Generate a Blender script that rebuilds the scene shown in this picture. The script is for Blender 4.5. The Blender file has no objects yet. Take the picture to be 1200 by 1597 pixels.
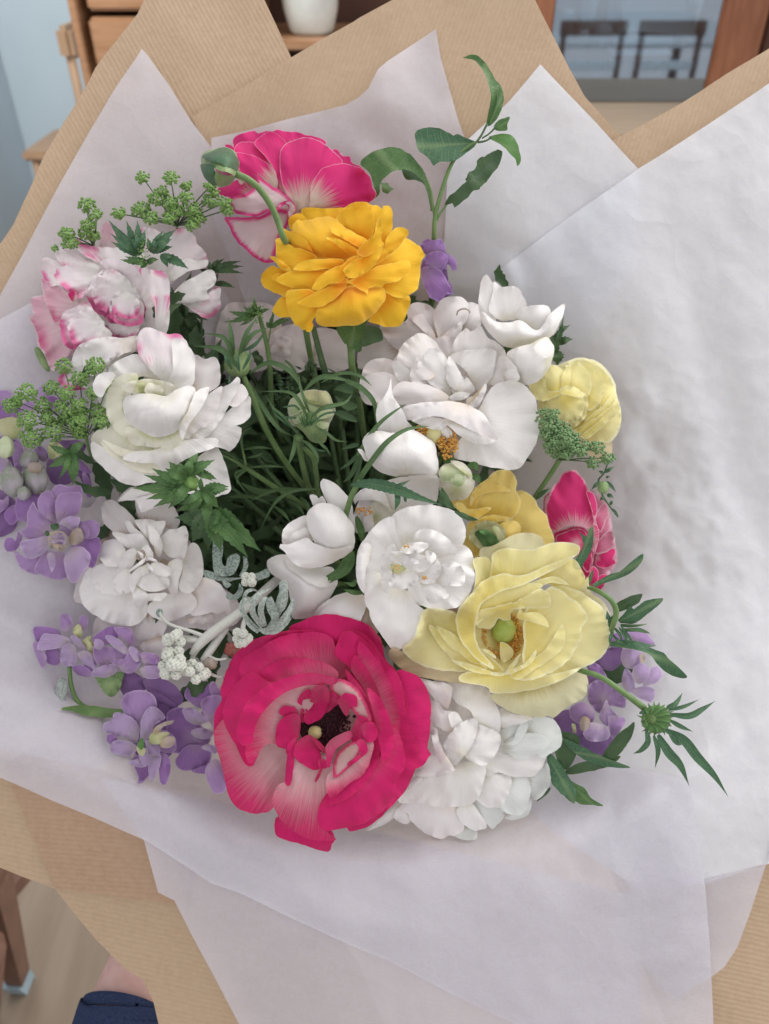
import bpy, bmesh, math, random
import numpy as np
from mathutils import Vector, Matrix, noise
from mathutils.geometry import delaunay_2d_cdt
random.seed(7); RNG = np.random.default_rng(7)
S = bpy.context.scene; COL = S.collection
R = math.radians
# ------------------------------------------------------------------ camera, world, light
PITCH = R(38); CAM = Vector((0, 0, 1.5)); FOC = 1229.0; D0 = 0.40
cam = bpy.data.cameras.new('camera'); camo = bpy.data.objects.new('camera', cam); COL.objects.link(camo)
cam.sensor_fit = 'VERTICAL'; cam.sensor_height = 24; cam.lens = 24*FOC/1597
camo.location = CAM; camo.rotation_euler = (math.pi/2-PITCH, 0, 0)
cam.clip_start = .02; cam.clip_end = 50
cam.dof.use_dof = True; cam.dof.focus_distance = D0; cam.dof.aperture_fstop = 7.0
S.camera = camo
W = bpy.data.worlds.new('World'); S.world = W; W.use_nodes = True
bg = W.node_tree.nodes['Background']; bg.inputs[0].default_value = (.89, .875, .90, 1); bg.inputs[1].default_value = 1.0
S.view_settings.view_transform = 'Standard'; S.view_settings.look = 'None'
S.view_settings.exposure = 0; S.view_settings.gamma = 1
FWD = Vector((0, math.cos(PITCH), -math.sin(PITCH))); UP = Vector((0, math.sin(PITCH), math.cos(PITCH))); RT = Vector((1, 0, 0))
BQ = CAM + FWD*D0
def area(name, loc, tgt, size, energy, col):
    l = bpy.data.lights.new(name, 'AREA'); l.size = size; l.energy = energy; l.color = col
    o = bpy.data.objects.new(name, l); COL.objects.link(o); o.location = loc
    o.rotation_euler = (Vector(tgt)-Vector(loc)).to_track_quat('-Z', 'Y').to_euler(); return o
area('window_light', (1.15, 1.0, 2.2), BQ, 1.8, 36, (1, .985, .955))
area('room_lamp', (-1.3, 2.2, 2.5), (-1.0, 4.0, .9), 1.2, 50, (1, .95, .88))  # added fill that brightens the back wall and chair, no fixture there
# ------------------------------------------------------------------ frame of the bouquet: x,y on its face (units .325 mm), w = mm towards the viewer
def P(x, y, w=0):
    d = D0 - w/1000.0
    return CAM + FWD*d + RT*((x-600)/FOC*d) + UP*((798.5-y)/FOC*d)
def PA(X, Y, Wm):
    d = D0 - Wm/1000.0
    a = (X-600)/FOC*d; b = (798.5-Y)/FOC*d
    return np.stack([CAM.x+FWD.x*d+a, CAM.y+FWD.y*d+UP.y*b, CAM.z+FWD.z*d+UP.z*b], 1)
# ------------------------------------------------------------------ numpy noise
_T = np.random.default_rng(3).random((256, 256))*2-1
def vn(x, y):
    xi = np.floor(x).astype(int); yi = np.floor(y).astype(int); fx = x-xi; fy = y-yi
    fx = fx*fx*(3-2*fx); fy = fy*fy*(3-2*fy)
    g = lambda a, b: _T[a & 255, b & 255]
    return (g(xi, yi)*(1-fx)+g(xi+1, yi)*fx)*(1-fy)+(g(xi, yi+1)*(1-fx)+g(xi+1, yi+1)*fx)*fy
def facet(x, y):                       # piecewise planar height: creased paper
    x2 = x+.35*vn(x*.7+9, y*.7); y2 = y+.35*vn(x*.7, y*.7+31)
    s = (x2+y2)*.36603; i = np.floor(x2+s).astype(int); j = np.floor(y2+s).astype(int)
    t = (i+j)*.21132; dx = x2-(i-t); dy = y2-(j-t)
    g = lambda a, b: _T[a & 255, b & 255]
    # barycentric on the skewed cell
    u = dx+(dx+dy)*.36603; v = dy+(dx+dy)*.36603
    up = u > v
    h0 = g(i, j); h3 = g(i+1, j+1); h1 = np.where(up, g(i+1, j), g(i, j+1))
    a = np.where(up, u, v); b = np.where(up, v, u)
    return h0*(1-a)+h1*(a-b)+h3*b
# ------------------------------------------------------------------ materials
def lin(c):
    return tuple(((v/255)/12.92 if v/255 <= .04045 else ((v/255+.055)/1.055)**2.4) for v in c)+(1,)
class NT:
    def __init__(s, name):
        s.m = bpy.data.materials.new(name); s.m.use_nodes = True; s.t = s.m.node_tree; s.t.nodes.clear()
        s.out = s.t.nodes.new('ShaderNodeOutputMaterial')
    def n(s, typ, **kw):
        nd = s.t.nodes.new('ShaderNode'+typ)
        for k, v in kw.items():
            if k.startswith('i_'):
                nd.inputs[k[2:].replace('_', ' ')].default_value = v
            else: setattr(nd, k, v)
        return nd
    def l(s, a, b): s.t.links.new(a, b)
    def math(s, op, a, b=None, c=None, clamp=False):
        nd = s.t.nodes.new('ShaderNodeMath'); nd.operation = op; nd.use_clamp = clamp
        for k, v in enumerate((a, b, c)):
            if v is None: continue
            if isinstance(v, (int, float)): nd.inputs[k].default_value = v
            else: s.l(v, nd.inputs[k])
        return nd.outputs[0]
    def mix(s, f, a, b, bt='MIX'):
        nd = s.t.nodes.new('ShaderNodeMix'); nd.data_type = 'RGBA'; nd.blend_type = bt
        for idx, v in ((0, f), (6, a), (7, b)):
            if isinstance(v, (int, float)): nd.inputs[idx].default_value = v
            elif isinstance(v, tuple): nd.inputs[idx].default_value = v
            else: s.l(v, nd.inputs[idx])
        return nd.outputs[2]
    def ramp(s, x, a, b):
        nd = s.t.nodes.new('ShaderNodeMapRange'); nd.interpolation_type = 'SMOOTHSTEP'
        s.l(x, nd.inputs[0]); nd.inputs[1].default_value = a; nd.inputs[2].default_value = b; return nd.outputs[0]
    def noise(s, vec, scale, detail=2, rough=.5, vs=None):
        if vs is not None:
            mp = s.n('Mapping'); mp.inputs['Scale'].default_value = vs; s.l(vec, mp.inputs[0]); vec = mp.outputs[0]
        nd = s.n('TexNoise'); nd.inputs['Scale'].default_value = scale; nd.inputs['Detail'].default_value = detail
        nd.inputs['Roughness'].default_value = rough; s.l(vec, nd.inputs['Vector']); return nd.outputs['Fac']
    def bump(s, h, strength, dist=.001):
        b = s.n('Bump'); b.inputs['Strength'].default_value = strength; b.inputs['Distance'].default_value = dist
        s.l(h, b.inputs['Height']); return b.outputs[0]
MATS = {}
def petal_mat(name, body, base=None, b0=.0, b1=.4, edge=None, ew=.1, streak=.25, sk=26, tr=.3, patch=None, pw=(.5, .8), rough=.55, vein=.5, tone=.12):
    """pt attribute: x = angle round the base, y = 0..1 base to tip, z = 0..1 distance from the rim"""
    k = NT(name); a = k.n('Attribute', attribute_name='pt'); sep = k.n('SeparateXYZ'); k.l(a.outputs['Vector'], sep.inputs[0])
    st = k.noise(a.outputs['Vector'], 1, 3, .6, (sk, 1.6, 0))
    fine = k.noise(a.outputs['Vector'], 1, 2, .6, (sk*3, 3, 0))
    geo = k.n('TexCoord'); big = k.noise(geo.outputs['Object'], 60, 3)
    c = body
    off = k.math('MULTIPLY_ADD', k.math('SUBTRACT', st, .5), streak*2, sep.outputs[1])
    if base: c = k.mix(k.ramp(off, b0, b1), base, body)
    if patch:
        pn = k.noise(geo.outputs['Object'], 38, 2)
        pf = k.math('MULTIPLY', k.math('MULTIPLY', k.ramp(pn, pw[0], pw[1]), k.ramp(off, .3, .7)), k.math('SUBTRACT', 1, k.ramp(sep.outputs[2], .15, .75)), clamp=True)
        c = k.mix(pf, c, patch)
    if edge:
        ez = k.math('MULTIPLY_ADD', k.math('SUBTRACT', st, .5), ew*1.2, sep.outputs[2])
        c = k.mix(k.ramp(ez, ew*.25, ew), edge, c)
    dk = k.mix(1, c, (.80, .80, .80, 1), 'MULTIPLY')
    c = k.mix(k.math('MULTIPLY', k.ramp(k.math('MULTIPLY_ADD', fine, .5, k.math('MULTIPLY', big, .5)), .35, .65), tone*2), c, dk)
    h = k.math('MULTIPLY_ADD', fine, .5, k.math('MULTIPLY', st, .6))
    nb = k.bump(h, vein, .0008)
    p = k.n('BsdfPrincipled'); p.inputs['Roughness'].default_value = rough+.15; p.inputs['Specular IOR Level'].default_value = .18
    p.inputs['Sheen Weight'].default_value = .15
    if isinstance(c, tuple): p.inputs[0].default_value = c
    else: k.l(c, p.inputs[0])
    k.l(nb, p.inputs['Normal'])
    t = k.n('BsdfTranslucent'); k.l(nb, t.inputs['Normal'])
    if isinstance(c, tuple): t.inputs[0].default_value = c
    else: k.l(c, t.inputs[0])
    mx = k.n('MixShader'); mx.inputs[0].default_value = tr; k.l(p.outputs[0], mx.inputs[1]); k.l(t.outputs[0], mx.inputs[2])
    k.l(mx.outputs[0], k.out.inputs[0]); MATS[name] = k.m; return k.m
def leaf_mat(name, a, b, vein=(.20, .30, .13, 1), rough=.45, tr=.22, veins=True, fuzz=0, sheen=.1):
    k = NT(name); at = k.n('Attribute', attribute_name='pt'); sep = k.n('SeparateXYZ'); k.l(at.outputs['Vector'], sep.inputs[0])
    geo = k.n('TexCoord'); nz = k.noise(geo.outputs['Object'], 90, 4); n2 = k.noise(geo.outputs['Object'], 900, 3)
    c = k.mix(k.ramp(nz, .3, .7), a, b)
    c = k.mix(k.math('MULTIPLY', k.ramp(n2, .4, .8), .35), c, vein)
    if veins:
        mid = k.math('SUBTRACT', 1, k.ramp(k.math('ABSOLUTE', sep.outputs[0]), .0, .10), clamp=True)
        c = k.mix(k.math('MULTIPLY', mid, .55), c, vein)
        fr = k.math('FRACT', k.math('MULTIPLY_ADD', sep.outputs[1], 9, k.math('MULTIPLY', k.math('ABSOLUTE', sep.outputs[0]), -2.5)))
        sv_ = k.math('SUBTRACT', 1, k.ramp(k.math('ABSOLUTE', k.math('SUBTRACT', fr, .5)), .02, .12), clamp=True)
        c = k.mix(k.math('MULTIPLY', sv_, .14), c, vein); nz = k.math('MULTIPLY_ADD', sv_, -.2, nz)
    if fuzz: c = k.mix(k.math('MULTIPLY', k.ramp(n2, .35, .6), fuzz), c, (.55, .60, .55, 1))
    p = k.n('BsdfPrincipled'); p.inputs['Roughness'].default_value = rough; p.inputs['Specular IOR Level'].default_value = .35
    p.inputs['Sheen Weight'].default_value = sheen
    k.l(c, p.inputs[0]); nb = k.bump(k.math('MULTIPLY_ADD', n2, .6, nz), .5, .0008); k.l(nb, p.inputs['Normal'])
    t = k.n('BsdfTranslucent'); k.l(c, t.inputs[0])
    mx = k.n('MixShader'); mx.inputs[0].default_value = tr; k.l(p.outputs[0], mx.inputs[1]); k.l(t.outputs[0], mx.inputs[2])
    k.l(mx.outputs[0], k.out.inputs[0]); MATS[name] = k.m; return k.m
def plain_mat(name, a, b=None, scale=60, rough=.6, bump=.3, dist=.001, spec=.4, vs=None, metal=0, detail=4):
    k = NT(name); geo = k.n('TexCoord'); nz = k.noise(geo.outputs['Object'], scale, detail, .55, vs)
    c = k.mix(k.ramp(nz, .3, .7), a, b or a)
    p = k.n('BsdfPrincipled'); p.inputs['Roughness'].default_value = rough; p.inputs['Specular IOR Level'].default_value = spec
    p.inputs['Metallic'].default_value = metal
    k.l(c, p.inputs[0]); k.l(k.bump(nz, bump, dist), p.inputs['Normal']); k.l(p.outputs[0], k.out.inputs[0]); MATS[name] = k.m; return k.m
# ------------------------------------------------------------------ objects
def tag(o, label=None, cat=None, group=None, kind=None):
    if label: o['label'] = label
    if cat: o['category'] = cat
    if group: o['group'] = group
    if kind: o['kind'] = kind
    return o
def mesh_obj(name, verts, faces, mat, parent=None, pt=None, smooth=True, edges=(), uvpx=None):
    v = np.asarray(verts, dtype=float)
    c = v.mean(0); par = Vector(parent['_o']) if parent is not None and '_o' in parent else Vector((0, 0, 0))
    me = bpy.data.meshes.new(name)
    me.from_pydata((v-c).tolist(), list(edges), [list(map(int, f)) for f in faces])
    if smooth: me.polygons.foreach_set('use_smooth', [True]*len(me.polygons))
    if pt is not None:
        a = me.attributes.new('pt', 'FLOAT_VECTOR', 'POINT'); a.data.foreach_set('vector', np.asarray(pt, dtype=np.float32).ravel())
    if mat is not None: me.materials.append(MATS[mat] if isinstance(mat, str) else mat)
    o = bpy.data.objects.new(name, me); COL.objects.link(o)
    cw = Vector(c)
    if parent is not None: o.parent = parent; o.location = cw-par
    else: o.location = cw
    o['_o'] = tuple(cw)
    return o
def thing(name, label, cat, loc, group=None):
    o = bpy.data.objects.new(name, None); COL.objects.link(o); o.location = loc; o.empty_display_size = .01
    o['_o'] = tuple(loc); return tag(o, label, cat, group)
# ------------------------------------------------------------------ relief grid so that things laid over one another do not cut through
GX0, GY0, GS = -90, -90, 3.0; GW, GH = 460, 590
HM = np.full((GH, GW), -400.0)
def parse(s, tr):
    x0, y0, sc = tr
    return np.array([[float(a)/sc+x0 for a in q.split(',')] if False else [float(q.split(',')[0])/sc+x0, float(q.split(',')[1])/sc+y0] for q in s.split()])
def smooth_closed(p, step):
    n = len(p); out = []
    for i in range(n):
        a, b, c, d = p[i-1], p[i], p[(i+1) % n], p[(i+2) % n]
        m = max(1, int(round(np.linalg.norm(c-b)/step)))
        for k in range(m):
            t = k/m
            out.append(.5*((2*b)+(c-a)*t+(2*a-5*b+4*c-d)*t*t+(3*b-3*c+d-a)*t**3))
    return np.array(out)
def lin_closed(p, step):
    out = []
    for i in range(len(p)):
        b, c = p[i], p[(i+1) % len(p)]; m = max(1, int(round(np.linalg.norm(c-b)/step)))
        for k in range(m): out.append(b+(c-b)*k/m)
    return np.array(out)
def inside(poly, X, Y):
    r = np.zeros(X.shape, bool); x1, y1 = poly[:, 0], poly[:, 1]; x2, y2 = np.roll(x1, -1), np.roll(y1, -1)
    for a, b, c, d in zip(x1, y1, x2, y2):
        if b == d: continue
        m = ((b > Y) != (d > Y)) & (X < (c-a)*(Y-b)/(d-b)+a); r ^= m
    return r
def edist(poly, X, Y):
    x1, y1 = poly[:, 0], poly[:, 1]; dx = np.roll(x1, -1)-x1; dy = np.roll(y1, -1)-y1; L = dx*dx+dy*dy+1e-9
    best = np.full(X.shape, 1e9)
    for a, b, c, d, l in zip(x1, y1, dx, dy, L):
        t = np.clip(((X-a)*c+(Y-b)*d)/l, 0, 1)
        best = np.minimum(best, (X-a-t*c)**2+(Y-b-t*d)**2)
    return np.sqrt(best)
def bil(G, X, Y):
    gx = np.clip((X-GX0)/GS, 0, G.shape[1]-1.01); gy = np.clip((Y-GY0)/GS, 0, G.shape[0]-1.01)
    i = gx.astype(int); j = gy.astype(int); fx = gx-i; fy = gy-j
    return (G[j, i]*(1-fx)+G[j, i+1]*fx)*(1-fy)+(G[j+1, i]*(1-fx)+G[j+1, i+1]*fx)*fy
def maxf(G):
    Q = np.pad(G, 1, mode='edge'); return np.max([Q[a:a+G.shape[0], b:b+G.shape[1]] for a in range(3) for b in range(3)], 0)
def blur(G):
    Q = np.pad(G, 1, mode='edge'); return sum(Q[a:a+G.shape[0], b:b+G.shape[1]] for a in range(3) for b in range(3))/9
def lay(name, outline, Wf, mat, parent, step, gap=.8, ptf=None, drape=True, relax=5, write=True):
    """mesh the outline, give it the relief Wf(X,Y), keep it above what lies beneath"""
    xs, ys = outline[:, 0], outline[:, 1]
    i0 = max(0, int((xs.min()-GX0)/GS)-3); i1 = min(GW, int((xs.max()-GX0)/GS)+4)
    j0 = max(0, int((ys.min()-GY0)/GS)-3); j1 = min(GH, int((ys.max()-GY0)/GS)+4)
    gx, gy = np.meshgrid(GX0+GS*np.arange(i0, i1), GY0+GS*np.arange(j0, j1))
    L = np.zeros((GH, GW))
    if i1 > i0+2 and j1 > j0+2:
        Wg = Wf(gx, gy); ins = inside(outline, gx, gy)
        if drape:
            sub = HM[j0:j1, i0:i1]; need = np.where(maxf(ins.astype(float)) > 0, np.maximum(0, maxf(sub)+gap-Wg), 0)
            for _ in range(relax): need = np.maximum(need, blur(need))
            L[j0:j1, i0:i1] = need; Wg = Wg+need
        if write: HM[j0:j1, i0:i1] = np.where(ins, np.maximum(HM[j0:j1, i0:i1], Wg), HM[j0:j1, i0:i1])
    nx = np.arange(xs.min(), xs.max(), step); ny = np.arange(ys.min(), ys.max(), step*.87)
    X, Y = np.meshgrid(nx, ny); X = X+(np.arange(len(ny)) % 2)[:, None]*step*.5; X = X.ravel(); Y = Y.ravel()
    X = X+RNG.uniform(-.12, .12, X.shape)*step; Y = Y+RNG.uniform(-.12, .12, Y.shape)*step
    m = inside(outline, X, Y); X, Y = X[m], Y[m]
    if len(X): m = edist(outline, X, Y) > step*.45; X, Y = X[m], Y[m]
    n = len(outline)
    vs = [Vector(p) for p in outline.tolist()]+[Vector((a, b)) for a, b in zip(X.tolist(), Y.tolist())]
    r = delaunay_2d_cdt(vs, [(i, (i+1) % n) for i in range(n)], [list(range(n))], 1, 1e-5)
    V = np.array([tuple(v) for v in r[0]]); Fc = [f for f in r[2]]
    if len(Fc) == 0: return None
    used = sorted({i for f in Fc for i in f}); mp = {a: b for b, a in enumerate(used)}; V = V[used]; Fc = [[mp[i] for i in f][::-1] for f in Fc]
    w = Wf(V[:, 0], V[:, 1]) + (bil(L, V[:, 0], V[:, 1]) if drape else 0)
    pt = ptf(V[:, 0], V[:, 1]) if ptf else None
    return mesh_obj(name, PA(V[:, 0], V[:, 1], w), Fc, mat, parent, pt)
def petal_shape(outline, base, z, rise, dome, cup, curl, ruf, nz, seed, E=None):
    bx, by = base
    area_ = .5*abs(np.dot(outline[:, 0], np.roll(outline[:, 1], -1))-np.dot(outline[:, 1], np.roll(outline[:, 0], -1)))
    E = E or max(4.0, .36*math.sqrt(area_))
    ro = np.hypot(outline[:, 0]-bx, outline[:, 1]-by); r0, r1 = ro.min(), ro.max()
    if inside(outline, np.array([bx]), np.array([by]))[0]: r0 = 0
    lip = 1.0 if E > 14 else .6
    fold = .9*nz/3 if dome < 12 else .35
    pc0 = outline.mean(0); cv = np.cov((outline-pc0).T); ev, eU = np.linalg.eigh(cv); pinv = eU@np.diag(1/(np.sqrt(np.maximum(ev, 1e-6))*1.5))
    c = outline.mean(0); a0 = math.atan2(c[1]-by, c[0]-bx)
    def par(X, Y):
        r = np.hypot(X-bx, Y-by); t = np.clip((r-r0)/(r1-r0+1e-6), 0, 1.1)
        a = np.arctan2(Y-by, X-bx)-a0; a = (a+math.pi) % (2*math.pi)-math.pi
        return r, t, a
    amax = max(.15, np.abs(par(outline[:, 0], outline[:, 1])[2]).max())
    def Wf(X, Y):
        sh = X.shape; X = X.ravel(); Y = Y.ravel()
        r, t, a = par(X, Y); e = np.clip(edist(outline, X, Y)/E, 0, 1); e = np.where(inside(outline, X, Y), e, 0)
        d_ = np.stack([X-pc0[0], Y-pc0[1]], 1)@pinv; q = np.clip((d_**2).sum(1), 0, 1.6)
        if dome >= 12: body = .55*(1-q)+.5*(1-(1-e)**2)
        else: body = .50*(1-q)
        w = z+rise*t+dome*body+cup*(a/amax)**2+curl*np.clip((t-.62)/.38, 0, 1.1)**2
        w = w+ruf*(1-e)**1.3*t*(vn(a*7+seed*3.1, X*0+seed*1.7)*1.5+vn(a*17+seed*5.1, X*0+seed*2.7)*.8+vn(a*36+seed*2.1, X*0+seed*4.7)*.35)
        if dome < 12: w = w+lip*(1-e)**3*np.clip(t*1.6, 0, 1)
        w = w+fold*t*vn(a*5.5/max(.5, amax)+seed*4.3, t*1.1+seed*.7)*(1-.4*e)
        w = w+nz*.8*vn(X*.022+seed*7.3, Y*.022+seed*2.1)+nz*.25*vn(X*.06+seed, Y*.06)
        return w.reshape(sh)
    def ptf(X, Y):
        r, t, a = par(X, Y); e = np.clip(edist(outline, X, Y)/E, 0, 1)
        return np.stack([a+seed*1.37, t, e], 1)
    return Wf, ptf
def dome_ok(q): return q['dome'] >= 0
class Bloom:
    def __init__(s, tr, root, z, base, mat, rise=-6, dome=5, cup=0, curl=0, ruf=1.5, nz=2.0, dz=.9, step=4.8, part='petal', twin=0):
        s.tr = tr; s.root = root; s.z = z; s.mat = mat; s.dz = dz; s.k = 0; s.step = step; s.part = part; s.twin = twin; s.rg = random.Random(int(z*7+tr[0]))
        s.d = dict(rise=rise, dome=dome, cup=cup, curl=curl, ruf=ruf, nz=nz); s.base = base
    def px(s, x, y): return (x/s.tr[2]+s.tr[0], y/s.tr[2]+s.tr[1])
    def p(s, pts, base=None, mat=None, z=None, name=None, parent=None, sharp=False, gap=.8, label=None, jag=0, **kw):
        raw = parse(pts, s.tr); out = lin_closed(raw, 4) if sharp else smooth_closed(raw, 4.0)
        j = jag*1.2 if jag else .9
        n = len(out); c = out.mean(0); d = out-c; d /= (np.linalg.norm(d, axis=1)[:, None]+1e-6)
        ph = np.arange(n)*.45; out = out+d*(vn(ph+s.k*9, ph*0+s.k)*j+vn(ph*2.3+s.k*5, ph*0+s.k)*j*.4)[:, None]
        q = dict(s.d); q.update(kw)
        b = s.px(*(base or s.base)); seed = (s.k*.618+len(s.root.name)*.3) % 7.0+.1*s.k
        zz = (s.z+s.dz*s.k) if z is None else z; s.k += 1
        Wf, ptf = petal_shape(out, b, zz, seed=seed, **q)
        if s.part in ('leaf', 'leaflet') or (name or '') in ('leaf',):
            pf0 = ptf; ptf = lambda X, Y: pf0(X, Y)-np.array([seed*1.37, 0, 0])
        o = lay(name or s.part, out, Wf, mat or s.mat, parent or s.root, s.step, gap, ptf)
        if o is not None and label: o['label'] = label
        if s.twin and dome_ok(q) and s.part == 'petal' and not name:
            ar = .5*abs(np.dot(out[:, 0], np.roll(out[:, 1], -1))-np.dot(out[:, 1], np.roll(out[:, 0], -1)))
            if ar > 1500 and s.rg.random() < s.twin:
                bb = np.array(b); sc_ = s.rg.uniform(.76, .9); an = s.rg.uniform(-.16, .16); ca, sa = math.cos(an), math.sin(an)
                d2 = (out-bb)*sc_; o2 = bb+np.stack([d2[:, 0]*ca-d2[:, 1]*sa, d2[:, 0]*sa+d2[:, 1]*ca], 1)
                keep = inside(out, o2[:, 0], o2[:, 1]).mean()
                if keep > .7:
                    q2 = dict(q); q2['ruf'] = q2['ruf']*1.3
                    W2, p2 = petal_shape(o2, b, zz+.6, seed=seed+2.3, **q2); lay('petal', o2, W2, mat or s.mat, parent or s.root, s.step, .6, p2)
        return o
    def many(s, text, **kw):
        for ln in text.strip().splitlines():
            if ln.strip(): s.p(ln.strip(), **kw)
# ------------------------------------------------------------------ tubes, blades, beads
def catmull(pts, m=6):
    p = [np.array(q, float) for q in pts]; p = [2*p[0]-p[1]]+p+[2*p[-1]-p[-2]]; out = []
    for i in range(1, len(p)-2):
        for k in range(m):
            t = k/m; a, b, c, d = p[i-1:i+3]
            out.append(.5*((2*b)+(c-a)*t+(2*a-5*b+4*c-d)*t*t+(3*b-3*c+d-a)*t**3))
    out.append(p[-2]); return np.array(out)
def tube_geo(pts, n=8, m=6):
    """pts: (x,y,w,radius in .325mm units)"""
    c = catmull(pts, m); Q = PA(c[:, 0], c[:, 1], c[:, 2]); rr = c[:, 3]*.000325
    V = []; Fc = []; up = np.array([.3, .2, .9])
    for i in range(len(Q)):
        t = Q[min(i+1, len(Q)-1)]-Q[max(i-1, 0)]; t = t/(np.linalg.norm(t)+1e-9)
        s = np.cross(t, up); s /= np.linalg.norm(s)+1e-9; u = np.cross(s, t); up = u
        for k in range(n):
            a = 2*math.pi*k/n; V.append(Q[i]+(s*math.cos(a)+u*math.sin(a))*rr[i])
    for i in range(len(Q)-1):
        for k in range(n):
            Fc.append((i*n+k, i*n+(k+1) % n, (i+1)*n+(k+1) % n, (i+1)*n+k))
    Fc.append(tuple(range(n))[::-1]); Fc.append(tuple((len(Q)-1)*n+k for k in range(n)))
    return V, Fc
def tube(name, pts, mat, parent, n=8, m=6):
    V, Fc = tube_geo(pts, n, m); return mesh_obj(name, V, Fc, mat, parent, np.zeros((len(V), 3))+[.5, .5, .5])
def crop(tr, *pts): return [(p[0]/tr[2]+tr[0], p[1]/tr[2]+tr[1])+tuple(p[2:]) for p in pts]
def blade_geo(pts, width, fold=.35, n=14, serr=0, base_w=.25, seed=0):
    """a leaf blade along pts (x,y,w); width in units; fold lifts the sides"""
    c = catmull(pts, max(2, n//(len(pts)-1))); N = len(c); V = []; pt = []; Fc = []
    for i in range(N):
        t = i/(N-1); d = c[min(i+1, N-1)][:2]-c[max(i-1, 0)][:2]; d = d/(np.linalg.norm(d)+1e-9); s = np.array([-d[1], d[0]])
        prof = (base_w+(1-base_w)*math.sin(math.pi*min(1, t*1.0+.0)**.8)) * (1-t**5) if t < 1 else 0
        prof = max(prof, .02); sr = 1+(serr*(((i*2) % 4)/2-.5) if serr else 0)
        h = width*.5*prof*sr
        for k, f in enumerate((-1, -.5, 0, .5, 1)):
            V.append((c[i][0]+s[0]*h*f, c[i][1]+s[1]*h*f, c[i][2]+abs(f)*h*fold*.325)); pt.append((f, t, 1-abs(f)))
        if i:
            for k in range(4): Fc.append((5*(i-1)+k, 5*(i-1)+k+1, 5*i+k+1, 5*i+k))
    V = np.array(V); return PA(V[:, 0], V[:, 1], V[:, 2]), Fc, pt
def blade(name, pts, width, mat, parent, **kw):
    V, Fc, pt = blade_geo(pts, width, **kw); return mesh_obj(name, V, Fc, mat, parent, pt)
def lobed(name, center, tips, width, mat, parent, w=0, lift=4, serr=.24, stemw=None, **kw):
    """one divided leaf: lobes running out from its centre, one mesh"""
    VV = []; FF = []; PP = []; off = 0
    for i, tp in enumerate(tips):
        wd = tp[2] if len(tp) > 2 else width
        mx = ((center[0]+tp[0])/2+(tp[1]-center[1])*.05, (center[1]+tp[1])/2-(tp[0]-center[0])*.05)
        V, Fc, pt = blade_geo([(center[0], center[1], w), (mx[0], mx[1], w+lift*(.6+.5*((i*7) % 3))), (tp[0], tp[1], w+lift*.4*((i*5) % 4-1))], wd, serr=serr, n=14, **kw)
        VV.append(V); FF += [tuple(q+off for q in f) for f in Fc]; PP += pt; off += len(V)
    return mesh_obj(name, np.concatenate(VV), FF, mat, parent, PP)
def ico(sub=1):
    bm = bmesh.new(); bmesh.ops.create_icosphere(bm, subdivisions=sub, radius=1)
    v = np.array([x.co[:] for x in bm.verts]); f = [[y.index for y in x.verts] for x in bm.faces]; bm.free(); return v, f
ICO = {1: ico(1), 2: ico(2), 3: ico(3)}
def beads(name, items, mat, parent, sub=1, kind='stuff'):
    """items: (x,y,w,r) or with ry factor; joined little balls"""
    v0, f0 = ICO[sub]; VV = []; FF = []; off = 0
    for it in items:
        c = np.array(P(it[0], it[1], it[2])[:]); s = np.array([1, 1, 1.0]) if len(it) < 5 else np.array(it[4])
        VV.append(c+v0*s*it[3]*.000325); FF += [[q+off for q in f] for f in f0]; off += len(v0)
    o = mesh_obj(name, np.concatenate(VV), FF, mat, parent, np.zeros((off, 3))+.5)
    if kind: o['kind'] = kind
    return o
def ellipsoid(name, x, y, w, rx, ry, rz, mat, parent, ang=0, lumpy=.04, sub=3, seed=0):
    v0, f0 = ICO[sub]; v = v0.copy()
    rr = 1+lumpy*(vn(v[:, 0]*3+seed, v[:, 1]*3+v[:, 2]*2))+lumpy*.8*np.cos(np.arctan2(v[:, 0], v[:, 2])*5+seed)
    v = v*rr[:, None]*np.array([rx, ry, rz]); ca, sa = math.cos(ang), math.sin(ang)
    X = v[:, 0]*ca-v[:, 1]*sa; Y = v[:, 0]*sa+v[:, 1]*ca
    k = .325
    Q = PA(x+X, y+Y, w+v[:, 2]*k)
    pt = np.stack([np.arctan2(v0[:, 0], v0[:, 2]), (1-v0[:, 1])/2, np.ones(len(v0))*.6], 1)
    return mesh_obj(name, Q, f0, mat, parent, pt)
BX, BY, BWD = 560, 930, -225
def stem_to_hub(root, x, y, w, r=7, mat='stem'):
    w -= 26
    hx = BX+random.uniform(-22, 22); hy = BY+random.uniform(-22, 22)
    return tube('stem', [(x, y, w, r), (x+(hx-x)*.18, y+(hy-y)*.18, w-45, r), (x+(hx-x)*.6, y+(hy-y)*.6, -150, r), (hx, hy, BWD, r), (hx+random.uniform(-20, 20), hy+random.uniform(-8, 12), -330, r)], mat, root, 8, 5)
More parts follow.
